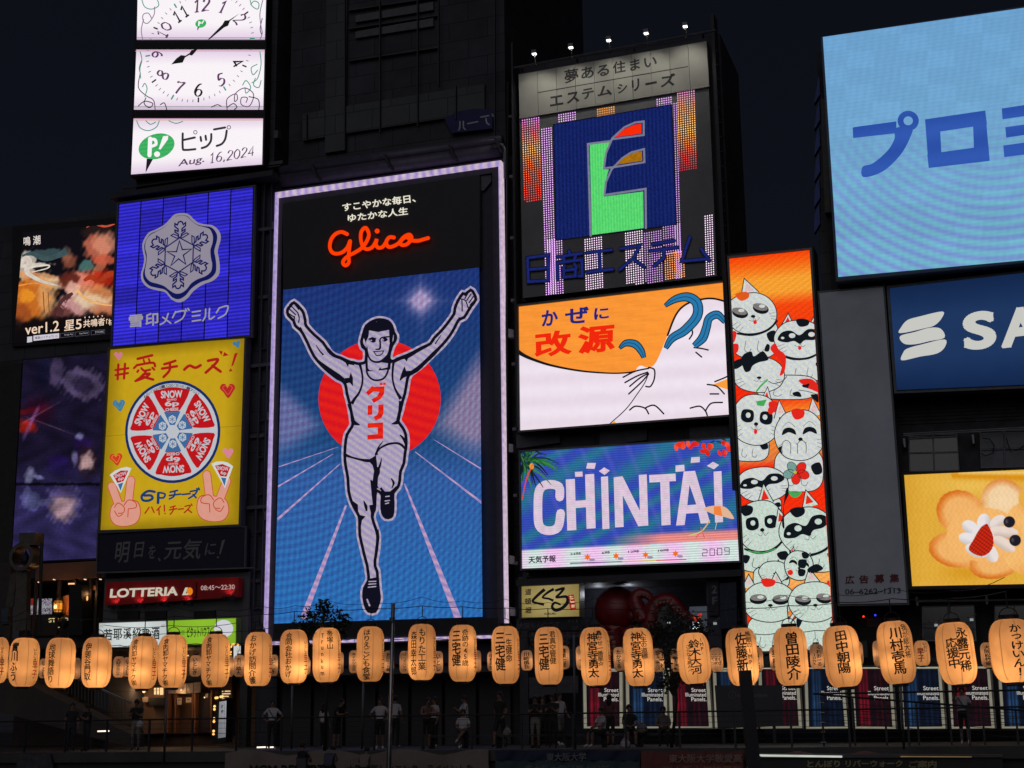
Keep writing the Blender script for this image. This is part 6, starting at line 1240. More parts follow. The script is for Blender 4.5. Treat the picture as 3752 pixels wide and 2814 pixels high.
for (x0,x1,y0,y1,lb,gl_) in ((818,952,620,805,'glowing orange cage lamp on the coffee shop front, the larger full one',1),(1250,1314,652,835,'glowing orange cage lamp on the coffee shop front, the narrow one beside the grey wall',0)):
    T2 = Thing('cage_lamp', lb, 'lamp', ((x0+x1)/2,y1), -4, 'cage lamps of the coffee shop', ZV)
    a, b_ = T2.L((x0,y1)), T2.L((x1,y0)); cx_ = (a[0]+b_[0])/2; rw = (b_[0]-a[0])/2; zc, hz = (a[2]+b_[2])/2, (b_[2]-a[2])/2
    mb = MB(); mb.lathe(E((255,150,44), 1.0, grain=.35, gs=3, name='amber_glass'), [(rw*.8,-hz*.9),(rw*.92,-hz*.5),(rw*.92,hz*.6),(rw*.8,hz*.9)], (cx_,0,zc), 8); mb.build('glass', T2.o)
    mb = MB(); mb.ball(E((255,236,150), 2.2, grain=0), (cx_,-rw*.96,zc-.1*hz), rw*.36, 8, 1,.2,1.3); mb.build('bulb', T2.o, True)
    mb = MB()
    for k in range(8):
        an = k*.7854; p = lambda r, z: (cx_+r*math.cos(an), r*math.sin(an), zc+z); mb.tube(BLACKM, [p(rw*.6,-hz), p(rw,-hz*.75), p(rw,hz*.75), p(rw*.6,hz)], .014, 5)
    for z in (-.75, -.6, .6, .75): mb.lathe(BLACKM, [(rw*1.02,z*hz-.012),(rw*1.02,z*hz+.012)], (cx_,0,zc), 8)
    mb.lathe(BLACKM, [(rw*.7,0),(rw*.75,.05),(.04,.22)], (cx_,0,zc+hz), 8); mb.lathe(BLACKM, [(.04,-.15),(rw*.9,-.05),(rw*.7,0)], (cx_,0,zc-hz), 8); mb.build('cage', T2.o)
    lamp('amber_light', T2.o, (cx_+(.25 if gl_ else 0), -.5, zc), 22, (1,.42,.1), .1)
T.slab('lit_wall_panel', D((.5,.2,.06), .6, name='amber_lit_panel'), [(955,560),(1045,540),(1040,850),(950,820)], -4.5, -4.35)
c = T.L((1085,368), -3.9); m2 = MB(); m2.box(E((255,190,130), 1.2, grain=0), c[0]-.14, c[0]+.14, c[1]-.05, c[1]+.05, c[2]-.04, c[2]+.03); m2.build('ceiling_lamp', T.o); lamp('shop_light', T.o, (c[0], c[1]-.1, c[2]-.3), 10, (1,.5,.22), .1)
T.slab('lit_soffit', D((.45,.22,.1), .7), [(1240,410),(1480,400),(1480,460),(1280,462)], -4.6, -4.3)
c = T.L((1360,520), -3.9); lamp('shop_light', T.o, (c[0], c[1], c[2]), 7, (1,.5,.2), .1)
m2 = MB(); m2.ball(E((255,186,110), 1.4, grain=0), T.L((1325,590), -3.8), .07, 8, .6,.6,1.6); m2.build('bulb', T.o, True)

# ---- ring and bell post --------------------------------------------------
T = Thing('bell_post', 'steel post topped by a block and a thick ring holding a small bell, far left', 'monument', (150,745), 2.0, None, ZL)
BRZ = D((.30,.26,.22), .3, .85, name='brushed_bronze', scale=4); c = T.L((170,258)); 
mb = MB(); n = 36
for k in range(n):
    a0, a1 = 2*math.pi*k/n, 2*math.pi*(k+1)/n; ro, ri = .60, .44
    P = lambda a, r, y: (c[0]+r*math.cos(a), c[1]+y, c[2]+r*math.sin(a))
    for r0, y0, r1, y1 in ((ro,-.32,ro,.32),(ri,-.32,ri,.32),(ri,-.32,ro,-.32),(ri,.32,ro,.32)): mb.add([P(a0,r0,y0),P(a1,r0,y0),P(a1,r1,y1),P(a0,r1,y1)], [(0,1,2,3)], BRZ)
mb.build('ring', T.o, True)
T.slab('top_block', BRZ, [(125,95),(238,92),(232,175),(130,178)], 1.7, 2.3)
mb = MB(); mb.lathe(BLACKM, [(.2,-.26),(.17,-.1),(.13,.1),(.07,.18),(.02,.3)], (c[0],c[1],c[2]), 14); mb.build('bell', T.o, True)
for x0, x1 in ((108,142),(144,178)): T.slab('shaft', BRZ, [(x0,348),(x1,346),(x1-6,745),(x0-10,745)], 1.8, 2.1)
T = Thing('bus_stop_pole', 'thin dark pole in front of the purple video screen', 'pole', (262,740), 2.5, None, ZL)
mb = MB(); mb.tube(BLACKM, [T.L((262,760)), T.L((278,165))], .07, 8); mb.build('pole', T.o)
BX = boards('side_banner', 'dim vertical banner with faint marks left of the bell post', 'banner', [(72,365),(110,362),(85,585),(35,590)], D((.08,.065,.06), .8, name='faded_cloth', scale=3, var=.5), 1.5, ZL)
T = Thing('edge_column', 'dark grey column at the far left edge with a dim blue notice', 'column', (0,2500), -1.5, None, I_)
T.slab('column', D((.03,.028,.03), .8), [(-60,1330),(80,1330),(38,2060),(-60,2060)], -4.0, -3.9); T.slab('column', D((.04,.034,.034), .8), [(-60,2060),(40,2060),(32,2600),(-60,2600)], -4.0, -3.8)
T.slab('notice', D((.04,.06,.08), .7), [(5,2230),(30,2228),(28,2285),(5,2288)], -3.8, -3.7)

# ---- stairs on the left --------------------------------------------------
T = Thing('staircase', 'dark stone staircase with a slatted handrail descending to the promenade', 'staircase', (460,2730), 3.2, None, I_)
STN = D((.05,.042,.038), .8, name='stair_stone', scale=1); a = ZL((-40,900)); 
T.slab('stringer', STN, [(-30,2440),(60,2486),(478,2690),(478,2740),(-30,2600)], 2.2, 3.2)
for i in range(11): T.slab('step', STN, [(20+i*40,2468+i*21),(60+i*40,2468+i*21),(60+i*40,2492+i*21),(20+i*40,2492+i*21)], .9, 2.2)
mb = MB()
for i in range(40):
    x = -20+i*12.2; yt = 2352+(x+20)*.46; mb.add([T.L(p, 3.25) for p in ((x,yt),(x+4,yt+2),(x+4,yt+66),(x,yt+64))], [(0,1,2,3)], D((.07,.062,.06), .6))
o = mb.build('baluster', T.o); o['kind'] = 'stuff'
T.slab('handrail', D((.16,.14,.13), .4, .4), [(-30,2340),(477,2572),(477,2579),(-30,2348)], 3.2, 3.32)
for p, wd in (((357,2677),38),((923,2755),30),((957,2755),9),((975,2755),7),((941,2736),28),((979,2736),22)):
    T2 = Thing('strip_light', ['short white strip light glowing under the stairs', 'short white strip light at the promenade edge'][p[0] > 500]+{357:'',923:', lower row longest',957:', lower row middle dash',975:', lower row last dot',941:', upper row left',979:', upper row right'}[p[0]], 'light', p, 4.5, 'strip lights low down', I_)
    T2.slab('tube', E((255,240,226), 1.6, grain=0), [p, (p[0]+wd,p[1]-1), (p[0]+wd,p[1]+4), (p[0],p[1]+5)], 4.4, 4.5)

# ---- railing of the far promenade -------------------------------------
RAIL = D((.030,.030,.036), .45, .5, name='rail_steel')
T = Thing('promenade_railing', 'long dark steel railing with thin cables along the promenade edge', 'railing', (1000,2744), 9.4, None, I_)
uL, uRt = U(-200,2700,9.4), U(3800,2700,9.4)
def seg_rail(name, u0, u1, z0, z1, w, r): 
    mb = MB(); mb.tube(RAIL, [(u0-T.u0, -(w-T.w0), z0-T.z0), (u1-T.u0, -(w-T.w0), z1-T.z0)], r, 6); mb.build(name, T.o)
seg_rail('handrail', uL, uRt, 1.08, 1.08, 9.4, .03)
for z in (.25,.42,.59,.76,.93): seg_rail('cable', uL, uRt, z, z, 9.4, .008)
for i in range(int((uRt-uL)/1.7)+1): T.box('post', RAIL, uL+i*1.7, uL+i*1.7+.06, 9.36, 9.42, 0, 1.1)
T = Thing('ramp_railing', 'dark ramp railing sloping down to the right before the lightboxes', 'railing', (2700,2700), 7.5, None, I_)
ua, ub = U(3010,2640,7.5), U(3800,2640,7.5)
seg_rail('handrail', ua, ub, 1.55, .95, 7.5, .035); seg_rail('handrail', U(2985,2640,6), U(3800,2640,6), 1.6, 1.6, 6, .035)
for z in (.3,.5,.7,.9): seg_rail('cable', ua, ub, z+.45, z-.15 if z > .4 else .15, 7.5, .01)
for i in range(8): T.box('post', RAIL, ua+i*.95, ua+i*.95+.06, 7.45, 7.51, 0, 1.5-i*.08)
for k in range(6): T.box('lit_bracket', D((.3,.3,.33), .3, .8, name='bright_steel'), U(3005+k*1,2640,7.4), U(3025,2640,7.4), 7.45, 7.6, .1+k*.3, .12+k*.3)

# ---- banners and board at the bottom ---------------------------------
def cloth_banner(name, label, q, fn, w, Zt, texts, sag=.0, nx=60):
    T = Thing(name, label, 'banner', q[3], w, None, Zt); mb = MB(); q_ = [np.array(Zt(p), float) for p in q]; vs = []; ny = 8
    for j in range(ny):
        for i in range(nx):
            a, b = i/(nx-1), j/(ny-1); p = (q_[0]*(1-a)+q_[1]*a)*(1-b)+(q_[3]*(1-a)+q_[2]*a)*b
            dy = sag*(1-b)*abs(math.sin(a*math.pi*3.4+.6))**1.4 + 0; p = p+np.array([0,-dy*1.0+sag*.8*(1-b)])
            l = T.L(p, None, 0, I_); vs.append((l[0], l[1]+.06*math.sin(a*44+b*3)*math.sin(a*17), l[2]))
    mb.add(vs, [(j*nx+i,(j+1)*nx+i,(j+1)*nx+i+1,j*nx+i+1) for j in range(ny-1) for i in range(nx-1)], fn); o = mb.build('cloth', T.o, True)
    if texts:
        g = T.part('lettering')
        for (mt, tx, a, b, c, bd) in texts: g.text(mt, tx, a, b, c, 20, bd)
        g.done()
    return T
LT = D((.02,.018,.017), .8, name='dark_print', var=.1)
cloth_banner('resort_banner', 'long tan cloth banner with large dark capitals sagging along the railing', [(825,2752),(1790,2748),(1795,2860),(822,2865)], D((.17,.14,.125), .9, name='tan_cloth', scale=1), 9.75, I_, [(LT,'MGM RESORTS',(918,2803),(1215,2801),(918,2840),.03),(LT,'大阪に新しいエンターテイメントを',(1275,2801),(1735,2799),(1275,2835),.01)], 22)
cloth_banner('university_banner', 'navy and teal banner with pale characters, in the bottom middle', [(1815,2749),(2345,2749),(2345,2787),(1815,2787)], D((.018,.024,.055), .8, name='navy_cloth', scale=1), 9.75, I_, [(D((.17,.17,.18),.8),'東大阪大学',(2004,2758),(2150,2757),(2004,2789),.02)], 2)
cloth_banner('university_banner', 'teal lower strip of banner under the navy one, bottom middle', [(1815,2787),(2345,2787),(2345,2860),(1815,2860)], D((.035,.06,.07), .8, name='teal_cloth', scale=1), 9.76, I_, [(D((.13,.14,.15),.8),'東大阪大学短期大学部',(1925,2803),(2235,2802),(1925,2833),.02)], 0)
cloth_banner('school_banner', 'dusky pink and orange banner with pale characters left of the wide post', [(2349,2752),(2725,2752),(2725,2860),(2349,2860)], D((.15,.045,.045), .85, name='pink_cloth', scale=1.2, var=.3), 9.75, I_, [(D((.28,.2,.17),.8),'東大阪大学敬愛高',(2452,2763),(2720,2762),(2452,2795),.015),(D((.28,.16,.08),.8),'東大阪大学柏原高',(2430,2806),(2720,2805),(2430,2836),.02)], 8)
T = Thing('guide_board', 'dark river walk guide board with a lit white tube on top and yellowish writing', 'sign', (2769,2860), 10.4, None, I_)
T.slab('panel', D((.016,.017,.02), .6), [(2772,2778),(3672,2774),(3680,2870),(2775,2870)], 10.1, 10.4); T.slab('top_hood', D((.06,.06,.07), .5), [(2769,2762),(3672,2766),(3672,2775),(2769,2777)], 10.0, 10.5)
T.slab('light_tube', E((200,206,196), 1.0, grain=.15, gs=2), [(2769,2764),(3085,2769),(3085,2776),(2790,2772)], 10.5, 10.56); T.slab('light_tube', E((120,100,70), .8, grain=.3, gs=2), [(3300,2770),(3560,2772),(3560,2775),(3300,2774)], 10.5, 10.54)
g = T.part('lettering'); YL = D((.36,.32,.18), .8, name='yellow_letters', var=.1); T.W = 10.41
g.text(YL, 'とんぼり', (2957,2786), (3078,2785), (2957,2812), 2, .04); g.text(YL, 'リバーウォーク', (3098,2785), (3308,2784), (3098,2811), 2, .04); g.text(YL, 'ご案内', (3330,2787), (3432,2786), (3330,2814), 2, .04); g.done()
boards('paper_poster', 'grey poster with a faint round drawing at the lower left', 'poster', [(115,1568),(330,1565),(355,1660),(108,1680)], D((.05,.05,.06), .8, scale=4, var=.5, name='worn_paper'), 9.75, ZL)
T = Thing('umbrella_row', 'dim reddish cafe umbrella tops just above the guide board', 'parasol', (2950,2775), 9.9, None, I_)
for x in (2925, 3170): 
    c = T.L((x,2772)); mb = MB(); mb.lathe(D((.16,.06,.055), .8, name='red_canopy'), [(.62,0),(.4,.09),(.03,.16)], c, 12); mb.build('canopy', T.o, True)

# ---- poles near the viewer ------------------------------------------------
p0, p1 = atd(1424, 2830, 21), atd(1441, 2211, 21)
o = thingw('steel_pole', 'slim grey steel pole standing before the running man sign', 'pole', p0); mb = MB(); L0 = lambda p: tuple(Vector(p)-p0)
mb.tube(STEEL, [(0,0,-1), (0,0,0), L0(p1)], [.037,.036,.028], 10); mb.build('pole', o, True); mb = MB(); mb.lathe(GREYM, [(.04,-.03),(.04,.03)], L0(atd(1437,2270,21)), 10); mb.build('clamp', o)
p0 = atd(2768, 2830, 20); o = thingw('dark_post', 'wide flat dark post rising in front of a front row lantern', 'post', p0); mb = MB()
t0, t1, b0, b1 = [Vector(atd(x, y, 20))-p0 for x, y in ((2711,2457),(2752,2455),(2742,2830),(2790,2830))]; dd = Vector((0,.14,0))
mb.add([t0,t1,b1,b0,t0+dd,t1+dd,b1+dd,b0+dd], [(0,1,2,3),(7,6,5,4),(0,4,5,1),(1,5,6,2),(2,6,7,3),(3,7,4,0)], D((.032,.034,.042), .6, name='dark_post_paint', var=.1)); mb.build('post', o)
for x0, y0, x1, y1, d, lb in ((1331,2492,1326,2745,40,'thin pole under the seventh lantern from the steel pole side'),(1070,2500,1068,2745,42,'thin dark pole under the lantern left of the leaves'),(2102,2330,2108,2745,42,'thin dark pole beside the restaurant notice'),(3300,2500,3312,2745,36,'dark pole between the red and blue lightboxes at the right'),(612,2530,600,2800,34,'thin pale pole before the restaurant curtain')):
    a, b = atd(x0,y0,d), atd(x1,y1,d); o = thingw('thin_pole', lb, 'pole', b, 0, 'thin poles'); mb = MB(); mb.tube(GREYM, [(0,0,0), tuple(a-b)], .03, 8); mb.build('pole', o, True)

# ================================================================= LANTERNS
PAPC = (.90,.74,.56)
def paper():
    mt, t = newmat('lantern_paper'); n = t.nodes; l = t.links; o = n.new('ShaderNodeOutputMaterial')
    tr = n.new('ShaderNodeBsdfTranslucent'); df = n.new('ShaderNodeBsdfDiffuse'); mxs = n.new('ShaderNodeMixShader'); mxs.inputs[0].default_value = .30
    l.new(tr.outputs[0], mxs.inputs[1]); l.new(df.outputs[0], mxs.inputs[2]); l.new(mxs.outputs[0], o.inputs[0])
    tc = n.new('ShaderNodeTexCoord'); nz = n.new('ShaderNodeTexNoise'); nz.inputs['Scale'].default_value = 5; l.new(tc.outputs['Object'], nz.inputs[0])
    rp = n.new('ShaderNodeValToRGB'); rp.color_ramp.elements[0].color = (.78,.62,.46,1); rp.color_ramp.elements[1].color = PAPC+(1,); rp.color_ramp.elements[0].position=.3; rp.color_ramp.elements[1].position=.6
    l.new(nz.outputs[0], rp.inputs[0]); l.new(rp.outputs[0], tr.inputs[0]); l.new(rp.outputs[0], df.inputs[0]); return mt
PAPER = paper(); 
def seamm():
    mt, t = newmat('paper_seam'); n = t.nodes; l = t.links; o = n.new('ShaderNodeOutputMaterial'); tr = n.new('ShaderNodeBsdfTranslucent'); df = n.new('ShaderNodeBsdfDiffuse'); a = n.new('ShaderNodeMixShader'); a.inputs[0].default_value = .5
    tr.inputs[0].default_value = (.64,.48,.34,1); df.inputs[0].default_value = (.5,.4,.3,1); l.new(tr.outputs[0], a.inputs[1]); l.new(df.outputs[0], a.inputs[2]); l.new(a.outputs[0], o.inputs[0]); return mt
SEAM = seamm()
def prof(W, Hh):
    """radius as a function of height (0 bottom .. Hh top): straight middle, round shoulders, small open ends"""
    r0, rt = W/2, W*.225
    def f(z):
        e = min(z, Hh-z); s = W*.50
        if e >= s: return r0
        t = max(0., e/s); return rt+(r0-rt)*math.sqrt(max(0, 1-(1-t)**2.1))
    return f
def lantern(name, label, p, W, Hh, tilt, cols_, power, group, reds=(), lampoff=(0,0,0), seams=8, ribs=34, a0=.2, rz=0, hang=.3):
    o = thingw(name, label, 'lantern', p, rz, group); o.rotation_euler = (0, -tilt, rz); f = prof(W, Hh); z0 = -Hh/2
    mb = MB(); pr = []
    for i in range(ribs*2+1):
        z = Hh*i/(ribs*2); r = f(z); pr.append((r*(1.0 if i % 2 == 0 else .974), z0+z))
    mb.lathe(PAPER, pr, n=28, cap=False); b = mb.build('paper_body', o, True)
    mb = MB()
    for k in range(seams):
        a = a0+2*math.pi*k/seams; wv_ = .005*W/.46; vs = []
        for i in range(19):
            z = Hh*(.01+.98*i/18); r = f(z)+.0015
            for s in (-1, 1): vs.append((r*math.cos(a+s*wv_/max(r,.05)), r*math.sin(a+s*wv_/max(r,.05)), z0+z))
        mb.add(vs, [(2*i,2*i+1,2*i+3,2*i+2) for i in range(18)], SEAM)
    mb.build('seam', o)
    rt = W*.225; mb = MB(); mb.lathe(BLACKM, [(rt*1.02,0),(rt*1.04,.045),(rt*.98,.05)], (0,0,-z0-.004), 16); mb.build('top_ring', o)
    mb = MB(); mb.lathe(BLACKM, [(rt*.98,-.04),(rt*1.02,-.035),(rt*1.0,0)], (0,0,z0+.004), 16); mb.build('bottom_ring', o)
    mb = MB(); mb.tube(BLACKM, [(rt*math.cos(t)*.9, 0, -z0+.04+hang*.28*math.sin(t)) for t in np.linspace(0, math.pi, 9)], .006, 5); mb.tube(BLACKM, [(0,0,-z0+.04+hang*.28),(0,0,-z0+hang)], .008, 5); mb.build('hanger', o)
    # brush writing wrapped on the paper; x: -1..1 across the front as seen, y: 0 top .. 1 bottom
    for colr, dat in ((INK, cols_), (REDINK, reds)):
        if not dat: continue
        mb = MB()
        for (chars, xf, y0, y1, wf) in dat:
            n = len(chars); th0 = math.asin(max(-.97, min(.97, xf))); ch_h = (y1-y0)/n
            for i, ch in enumerate(chars):
                if ch == ' ': continue
                v, fs = glyph(ch, (.021 if wf > .24 else .014) if ord(ch) > 255 else .02, .0, 1, 1, 'LEFT', 2)
                lo, hi = v.min(0), v.max(0); asp = (hi-lo); full = .9
                bm = bmesh.new(); vv = [bm.verts.new((a[0], 0, a[1])) for a in v]
                for fc in fs:
                    try: bm.faces.new([vv[k] for k in fc])
                    except ValueError: pass
                for cxx in np.linspace(lo[0], hi[0], 5)[1:-1]: bmesh.ops.bisect_plane(bm, geom=bm.verts[:]+bm.edges[:]+bm.faces[:], plane_co=(cxx,0,0), plane_no=(1,0,0))
                for czz in np.linspace(lo[1], hi[1], 4)[1:-1]: bmesh.ops.bisect_plane(bm, geom=bm.verts[:]+bm.edges[:]+bm.faces[:], plane_co=(0,0,czz), plane_no=(0,0,1))
                mid = (lo+hi)/2; small = ord(ch) < 0x3100 and ord(ch) > 255
                sclx = wf*W/full*1.1*(.95 if small else 1.0); sclz = ch_h*Hh/.95
                if ord(ch) <= 255: sclx = wf*W/.9; sclz = ch_h*Hh*1.05
                jit = random.uniform(-.06,.06); outv = []
                for vtx in bm.verts:
                    x = (vtx.co.x-mid[0])*sclx; z = (vtx.co.z-mid[1])*sclz; x, z = x-z*.04+0, z+x*.05+jit*x
                    zz = Hh*(1-(y0+(i+.5)*ch_h))+z; r = f(min(max(zz, .002), Hh-.002))+.0035
                    th = th0 + x/(W/2); outv.append((r*math.sin(th), -r*math.cos(th), z0+zz))
                bm.verts.index_update(); mb.add(outv, [tuple(q.index for q in fc.verts) for fc in bm.faces], colr); bm.free()
        mb.build('lettering' if colr is INK else 'red_lettering', o)
    if W > .44:
        for sg in (-1, 1): lamp('bulb_light', o, (lampoff[0]*W*.7, lampoff[1]*W, lampoff[2]*Hh*.5+sg*Hh*.20), power*(.62 if sg < 0 else .38), (1.0,.47,.16), .05)
    else: lamp('bulb_light', o, (lampoff[0]*W, lampoff[1]*W, lampoff[2]*Hh), power, (1.0,.50,.22), .05)
    return o
# front row: (zoom, x0, x1, y0, y1, columns[(text, x, ytop, ybot, width frac)], red side?, tilt, description)
ITO = 'いとしき'
FR = [
 (ZL,-98,52,795,1090,[],(13,),0,'cut off by the left edge of the photo, red side writing showing'),
 (ZL,62,258,800,1112,[('實川ふう',95,830,1080,.26)],(230,),0,'with four large brush characters, second from the left edge'),
 (ZL,303,498,800,1120,[('地球舞語り',343,838,1090,.22)],(),0,'with one column of five characters, third from the left edge'),
 (ZL,545,740,797,1118,[('伊瑳谷門取',585,835,1075,.22)],(),0,'with five characters, just right of the stair handrail top'),
 (ZL,858,1048,790,1125,[('食肉卸ヤマチク㈱',893,810,1108,.19)],(1025,),0,'with mixed writing and red side mark, left one of the touching pair'),
 (ZL,1052,1243,780,1118,[('食肉卸ヤマチク㈱',1100,805,1108,.19)],(1222,),0,'with mixed writing and red side mark, right one of the touching pair'),
 (ZL,1340,1527,775,1115,[('食肉卸ヤマチク㈱',1388,795,1108,.19)],(1508,),0,'in front of the green signboard, with mixed writing and red side mark'),
 (ZL,1625,1808,762,1107,[('おかげ訪問介護',1680,782,1095,.24)],(1798,),0,'under the left foot of the runner sign frame, seven characters'),
 (ZM,277,505,245,663,[('合同会社おかげ',348,272,618,.22)],(487,),0,'with seven characters, just left of the two line Latin lettered lantern'),
 (ZM,543,772,230,655,[('Trunkum',622,272,615,.17),('帝塚山',683,255,402,.2)],(758,),0,'with a column of Latin letters beside three characters'),
 (ZM,898,1122,220,650,[('ほりえこども食堂',980,245,635,.25)],(1115,),0,'with one column of eight characters, left of the steel pole'),
 (ZM,1315,1543,200,638,[('もりた工業',1430,235,565,.24),('森田幸太郎',1362,260,602,.21)],(1532,),0,'with two dense columns of writing, first right of the steel pole'),
 (ZM,1645,1873,207,650,[('三宅健',1706,250,532,.3),('奇跡の45歳',1780,245,532,.2)],(1862,),0,'with three big characters beside a column holding the number 45'),
 (ZN,2,212,608,1022,[('三宅健',65,650,930,.33),('一生健命',132,645,870,.2)],(205,),.01,'at the right foot of the runner sign frame'),
 (ZN,323,537,615,1028,[('三宅健',392,662,928,.32),('君真空管健',460,648,885,.2)],(),.01,'beneath the cream brush signboard, three big and five small characters'),
 (ZN,665,890,617,1035,[('神宮寺勇太',758,658,980,.31),('轟かせ一番星☆',815,645,900,.18)],(882,),.035,'with a small star ending its right column'),
 (ZN,988,1212,622,1038,[('神宮寺勇太',1085,655,982,.31),('人生の道標',1145,648,850,.2)],(),.045,'under the octopus, five big characters and five small ones'),
 (ZN,1393,1635,658,1022,[('鈴木大河',1525,710,958,.29),('IMP.',1580,700,828,.16),('さらなる高みへ',1478,742,945,.13)],(),.05,'hanging lower than the others, with three columns of writing'),
 (ZN,1757,1990,622,1035,[('佐藤新',1872,658,938,.31),('無敵のIMP.',1932,650,935,.17)],(),.03,'partly hidden by the wide dark post'),
 (ZO,290,545,213,648,[('曽田陵介',432,255,608,.36)],(),.03,'right of the wide dark post with four big characters'),
 (ZO,672,952,205,658,[('田中朝陽',818,245,562,.30)],(),.07,'below the foot of the tall cat screen, four big characters'),
 (ZO,1094,1362,168,633,[('川村壱馬',1238,220,568,.32),('我が総大将',1312,200,450,.17)],(),.06,'below the blank grey billboard, four big and five small characters'),
 (ZO,1545,1832,178,638,[('永露元稀',1750,222,548,.27),('応援中',1665,295,522,.27)],(),.06,'second from the right edge with two columns of large characters'),
 (ZO,1955,2290,153,622,[('かっけいん！',2165,195,580,.26)],(),.04,'at the right edge of the photo with loose kana writing'),
]
lrnd = random.Random(11); tops = []
for i, (Zt, x0, x1, y0, y1, cl, red, tilt, desc) in enumerate(FR):
    wpx = (Zt((x1,0))[0]-Zt((x0,0))[0]); hpx = Zt((0,y1))[1]-Zt((0,y0))[1]; W = .46; d = W*FPX/wpx/ (1.0); d = d*1.0
    cxp, cyp = Zt(((x0+x1)/2, (y0+y1)/2)); p = atd(cxp, cyp, d); rng_ = ray(cxp, cyp).dot(F0)
    Hh = hpx/FPX*d*1.02/ (1 if tilt < .02 else 1.0); az = math.atan2(p.x, p.y)
    cols_ = [(t, (x-(x0+x1)/2-(0))/((x1-x0)/2), (a-y0)/(y1-y0), (b-y0)/(y1-y0), w) for (t, x, a, b, w) in cl]
    reds = [(ITO, (x-4-(x0+x1)/2)/((x1-x0)/2), .22, .50, .14) for x in red]; rr_ = [('早苗'[:1]+'子', (x-(x0+x1)/2)/((x1-x0)/2), .48, .84, .19) for x in red]
    tilt += lrnd.uniform(-.012,.012); off = (lrnd.uniform(-.22,.24), lrnd.uniform(-.2,-.02), lrnd.uniform(-.16,.16))
    o = lantern('front_lantern', 'large paper lantern '+desc, p, W, Hh, tilt, cols_+reds, 3.2*lrnd.uniform(.8,1.15), 'front row of festival lanterns', rr_, off, a0=lrnd.uniform(0,.78), rz=-az)
    tops.append(p+Vector((0,0,Hh/2+.3)))
# back row on the far bank
BK_ = [(ZL,18,66,940,1062,'',''),(ZL,262,320,935,1060,'いとし','half hidden'),(ZL,478,535,930,1065,'',''),(ZL,752,830,920,1055,'大好きな三十',''),(ZL,820,880,925,1050,'いとし',''),(ZL,1262,1338,912,1048,'いとしき',''),(ZL,1500,1556,920,1050,'',''),(ZL,1556,1625,910,1050,'古川雄大',''),
 (ZM,190,263,443,610,'いとしき',''),(ZM,455,527,447,598,'',''),(ZM,715,795,420,595,'',''),(ZM,838,925,408,585,'キャッツミミ',''),(ZM,1118,1203,410,585,'茶臼山10歳',''),(ZM,1247,1335,413,590,'ワーズニック',''),(ZM,1520,1600,415,588,'いとし',''),(ZM,1830,1910,408,580,'',''),(ZM,1958,2040,418,570,'中島来弥',''),
 (ZN,222,310,782,928,'川崎槙吾',''),(ZN,500,585,750,920,'健康七郎',''),(ZN,632,720,750,925,'じふん',''),(ZN,913,1000,760,930,'たかてる',''),(ZN,1205,1290,767,938,'祝ザタートルズ',''),(ZN,1340,1430,768,937,'みつや永遠に',''),(ZN,1633,1730,765,937,'こまめ',''),(ZN,1945,2030,760,930,'水原匡也',''),
 (ZO,252,345,360,535,'金子蒼央',''),(ZO,563,668,338,525,'くれおーる',''),(ZO,880,972,320,498,'松竹座',''),(ZO,1048,1150,313,505,'',''),(ZO,1370,1485,313,500,'いとし',''),(ZO,1537,1640,318,505,'',''),(ZO,1880,1995,328,515,'大阪松竹座','')]
BT = ['','left of the third front lantern','peeking right of the third front lantern','right of the stair handrail with fine writing','barely showing left of the touching pair','between the touching pair and the green sign','barely showing left of the one with four characters','beside the small white wall sign','right of the seven character lantern','right of the lantern before the leaves','right of the Latin lettered lantern','left of the eight character lantern','directly behind the steel pole','left of the two column lantern, right of the steel pole','between the two column lantern and the number 45 lantern','right of the number 45 lantern','left of the lantern at the frame corner','fully visible before the white banner','right of the lantern below the cream signboard','left of the star lantern','between the star lantern and the octopus lantern','right of the octopus lantern','left of the low three column lantern','fully visible right of the low three column lantern','right of the lantern behind the wide post','left of the four character lantern under the cat screen','fully visible, kana beside Latin letters','right of the tilted lantern under the cat screen','left of the lantern under the grey billboard','fully visible with a red mark at the right','left of the second lantern from the right edge','left of the lantern at the right edge']
btops = []
for i, (Zt, x0, x1, y0, y1, tx, _) in enumerate(BK_):
    hpx = Zt((0,y1))[1]-Zt((0,y0))[1]; cxp, cyp = Zt(((x0+x1)/2, (y0+y1)/2)); wv_ = 9.2; u, z = uz(cxp, cyp, wv_); p = Wp(u, wv_, z); d = (p-Vector((0,0,CZ))).dot(F0)
    Hh = hpx/FPX*d*1.02; W = (Zt((x1,0))[0]-Zt((x0,0))[0])/FPX*d; az = math.atan2(p.x, p.y)
    cols_ = [(tx, -.1 if len(tx) > 3 else .05, .12, .92, .34 if len(tx) > 4 else .42)] if tx else []
    reds = [('早子', -.2, .3, .85, .4)] if i == 29 else []
    if i == 29: cols_ = [('いとし', .45, .08, .45, .26)]
    if i == 26: cols_ = [('くれおーる', .35, .08, .9, .34), ('JUNK', -.35, .4, .85, .3)]
    if i == 23: cols_ = [('こむぎ', .55, .25, .72, .3), ('こまめ', 0, .25, .72, .3), ('こてつ', -.55, .25, .72, .3)]
    lantern('back_lantern', 'small far bank lantern '+(BT[i] or 'first at the left edge behind the others'), p, W, Hh, .0 if i < 16 else .02, cols_, 1.35*lrnd.uniform(.75,1.1)*(W/.38)**2, 'back row of festival lanterns', reds, (lrnd.uniform(-.1,.1),-.05,lrnd.uniform(-.15,.1)), 8, 16, lrnd.uniform(0,.7), -az, .4)
    btops.append(p+Vector((0,0,Hh/2+.4)))
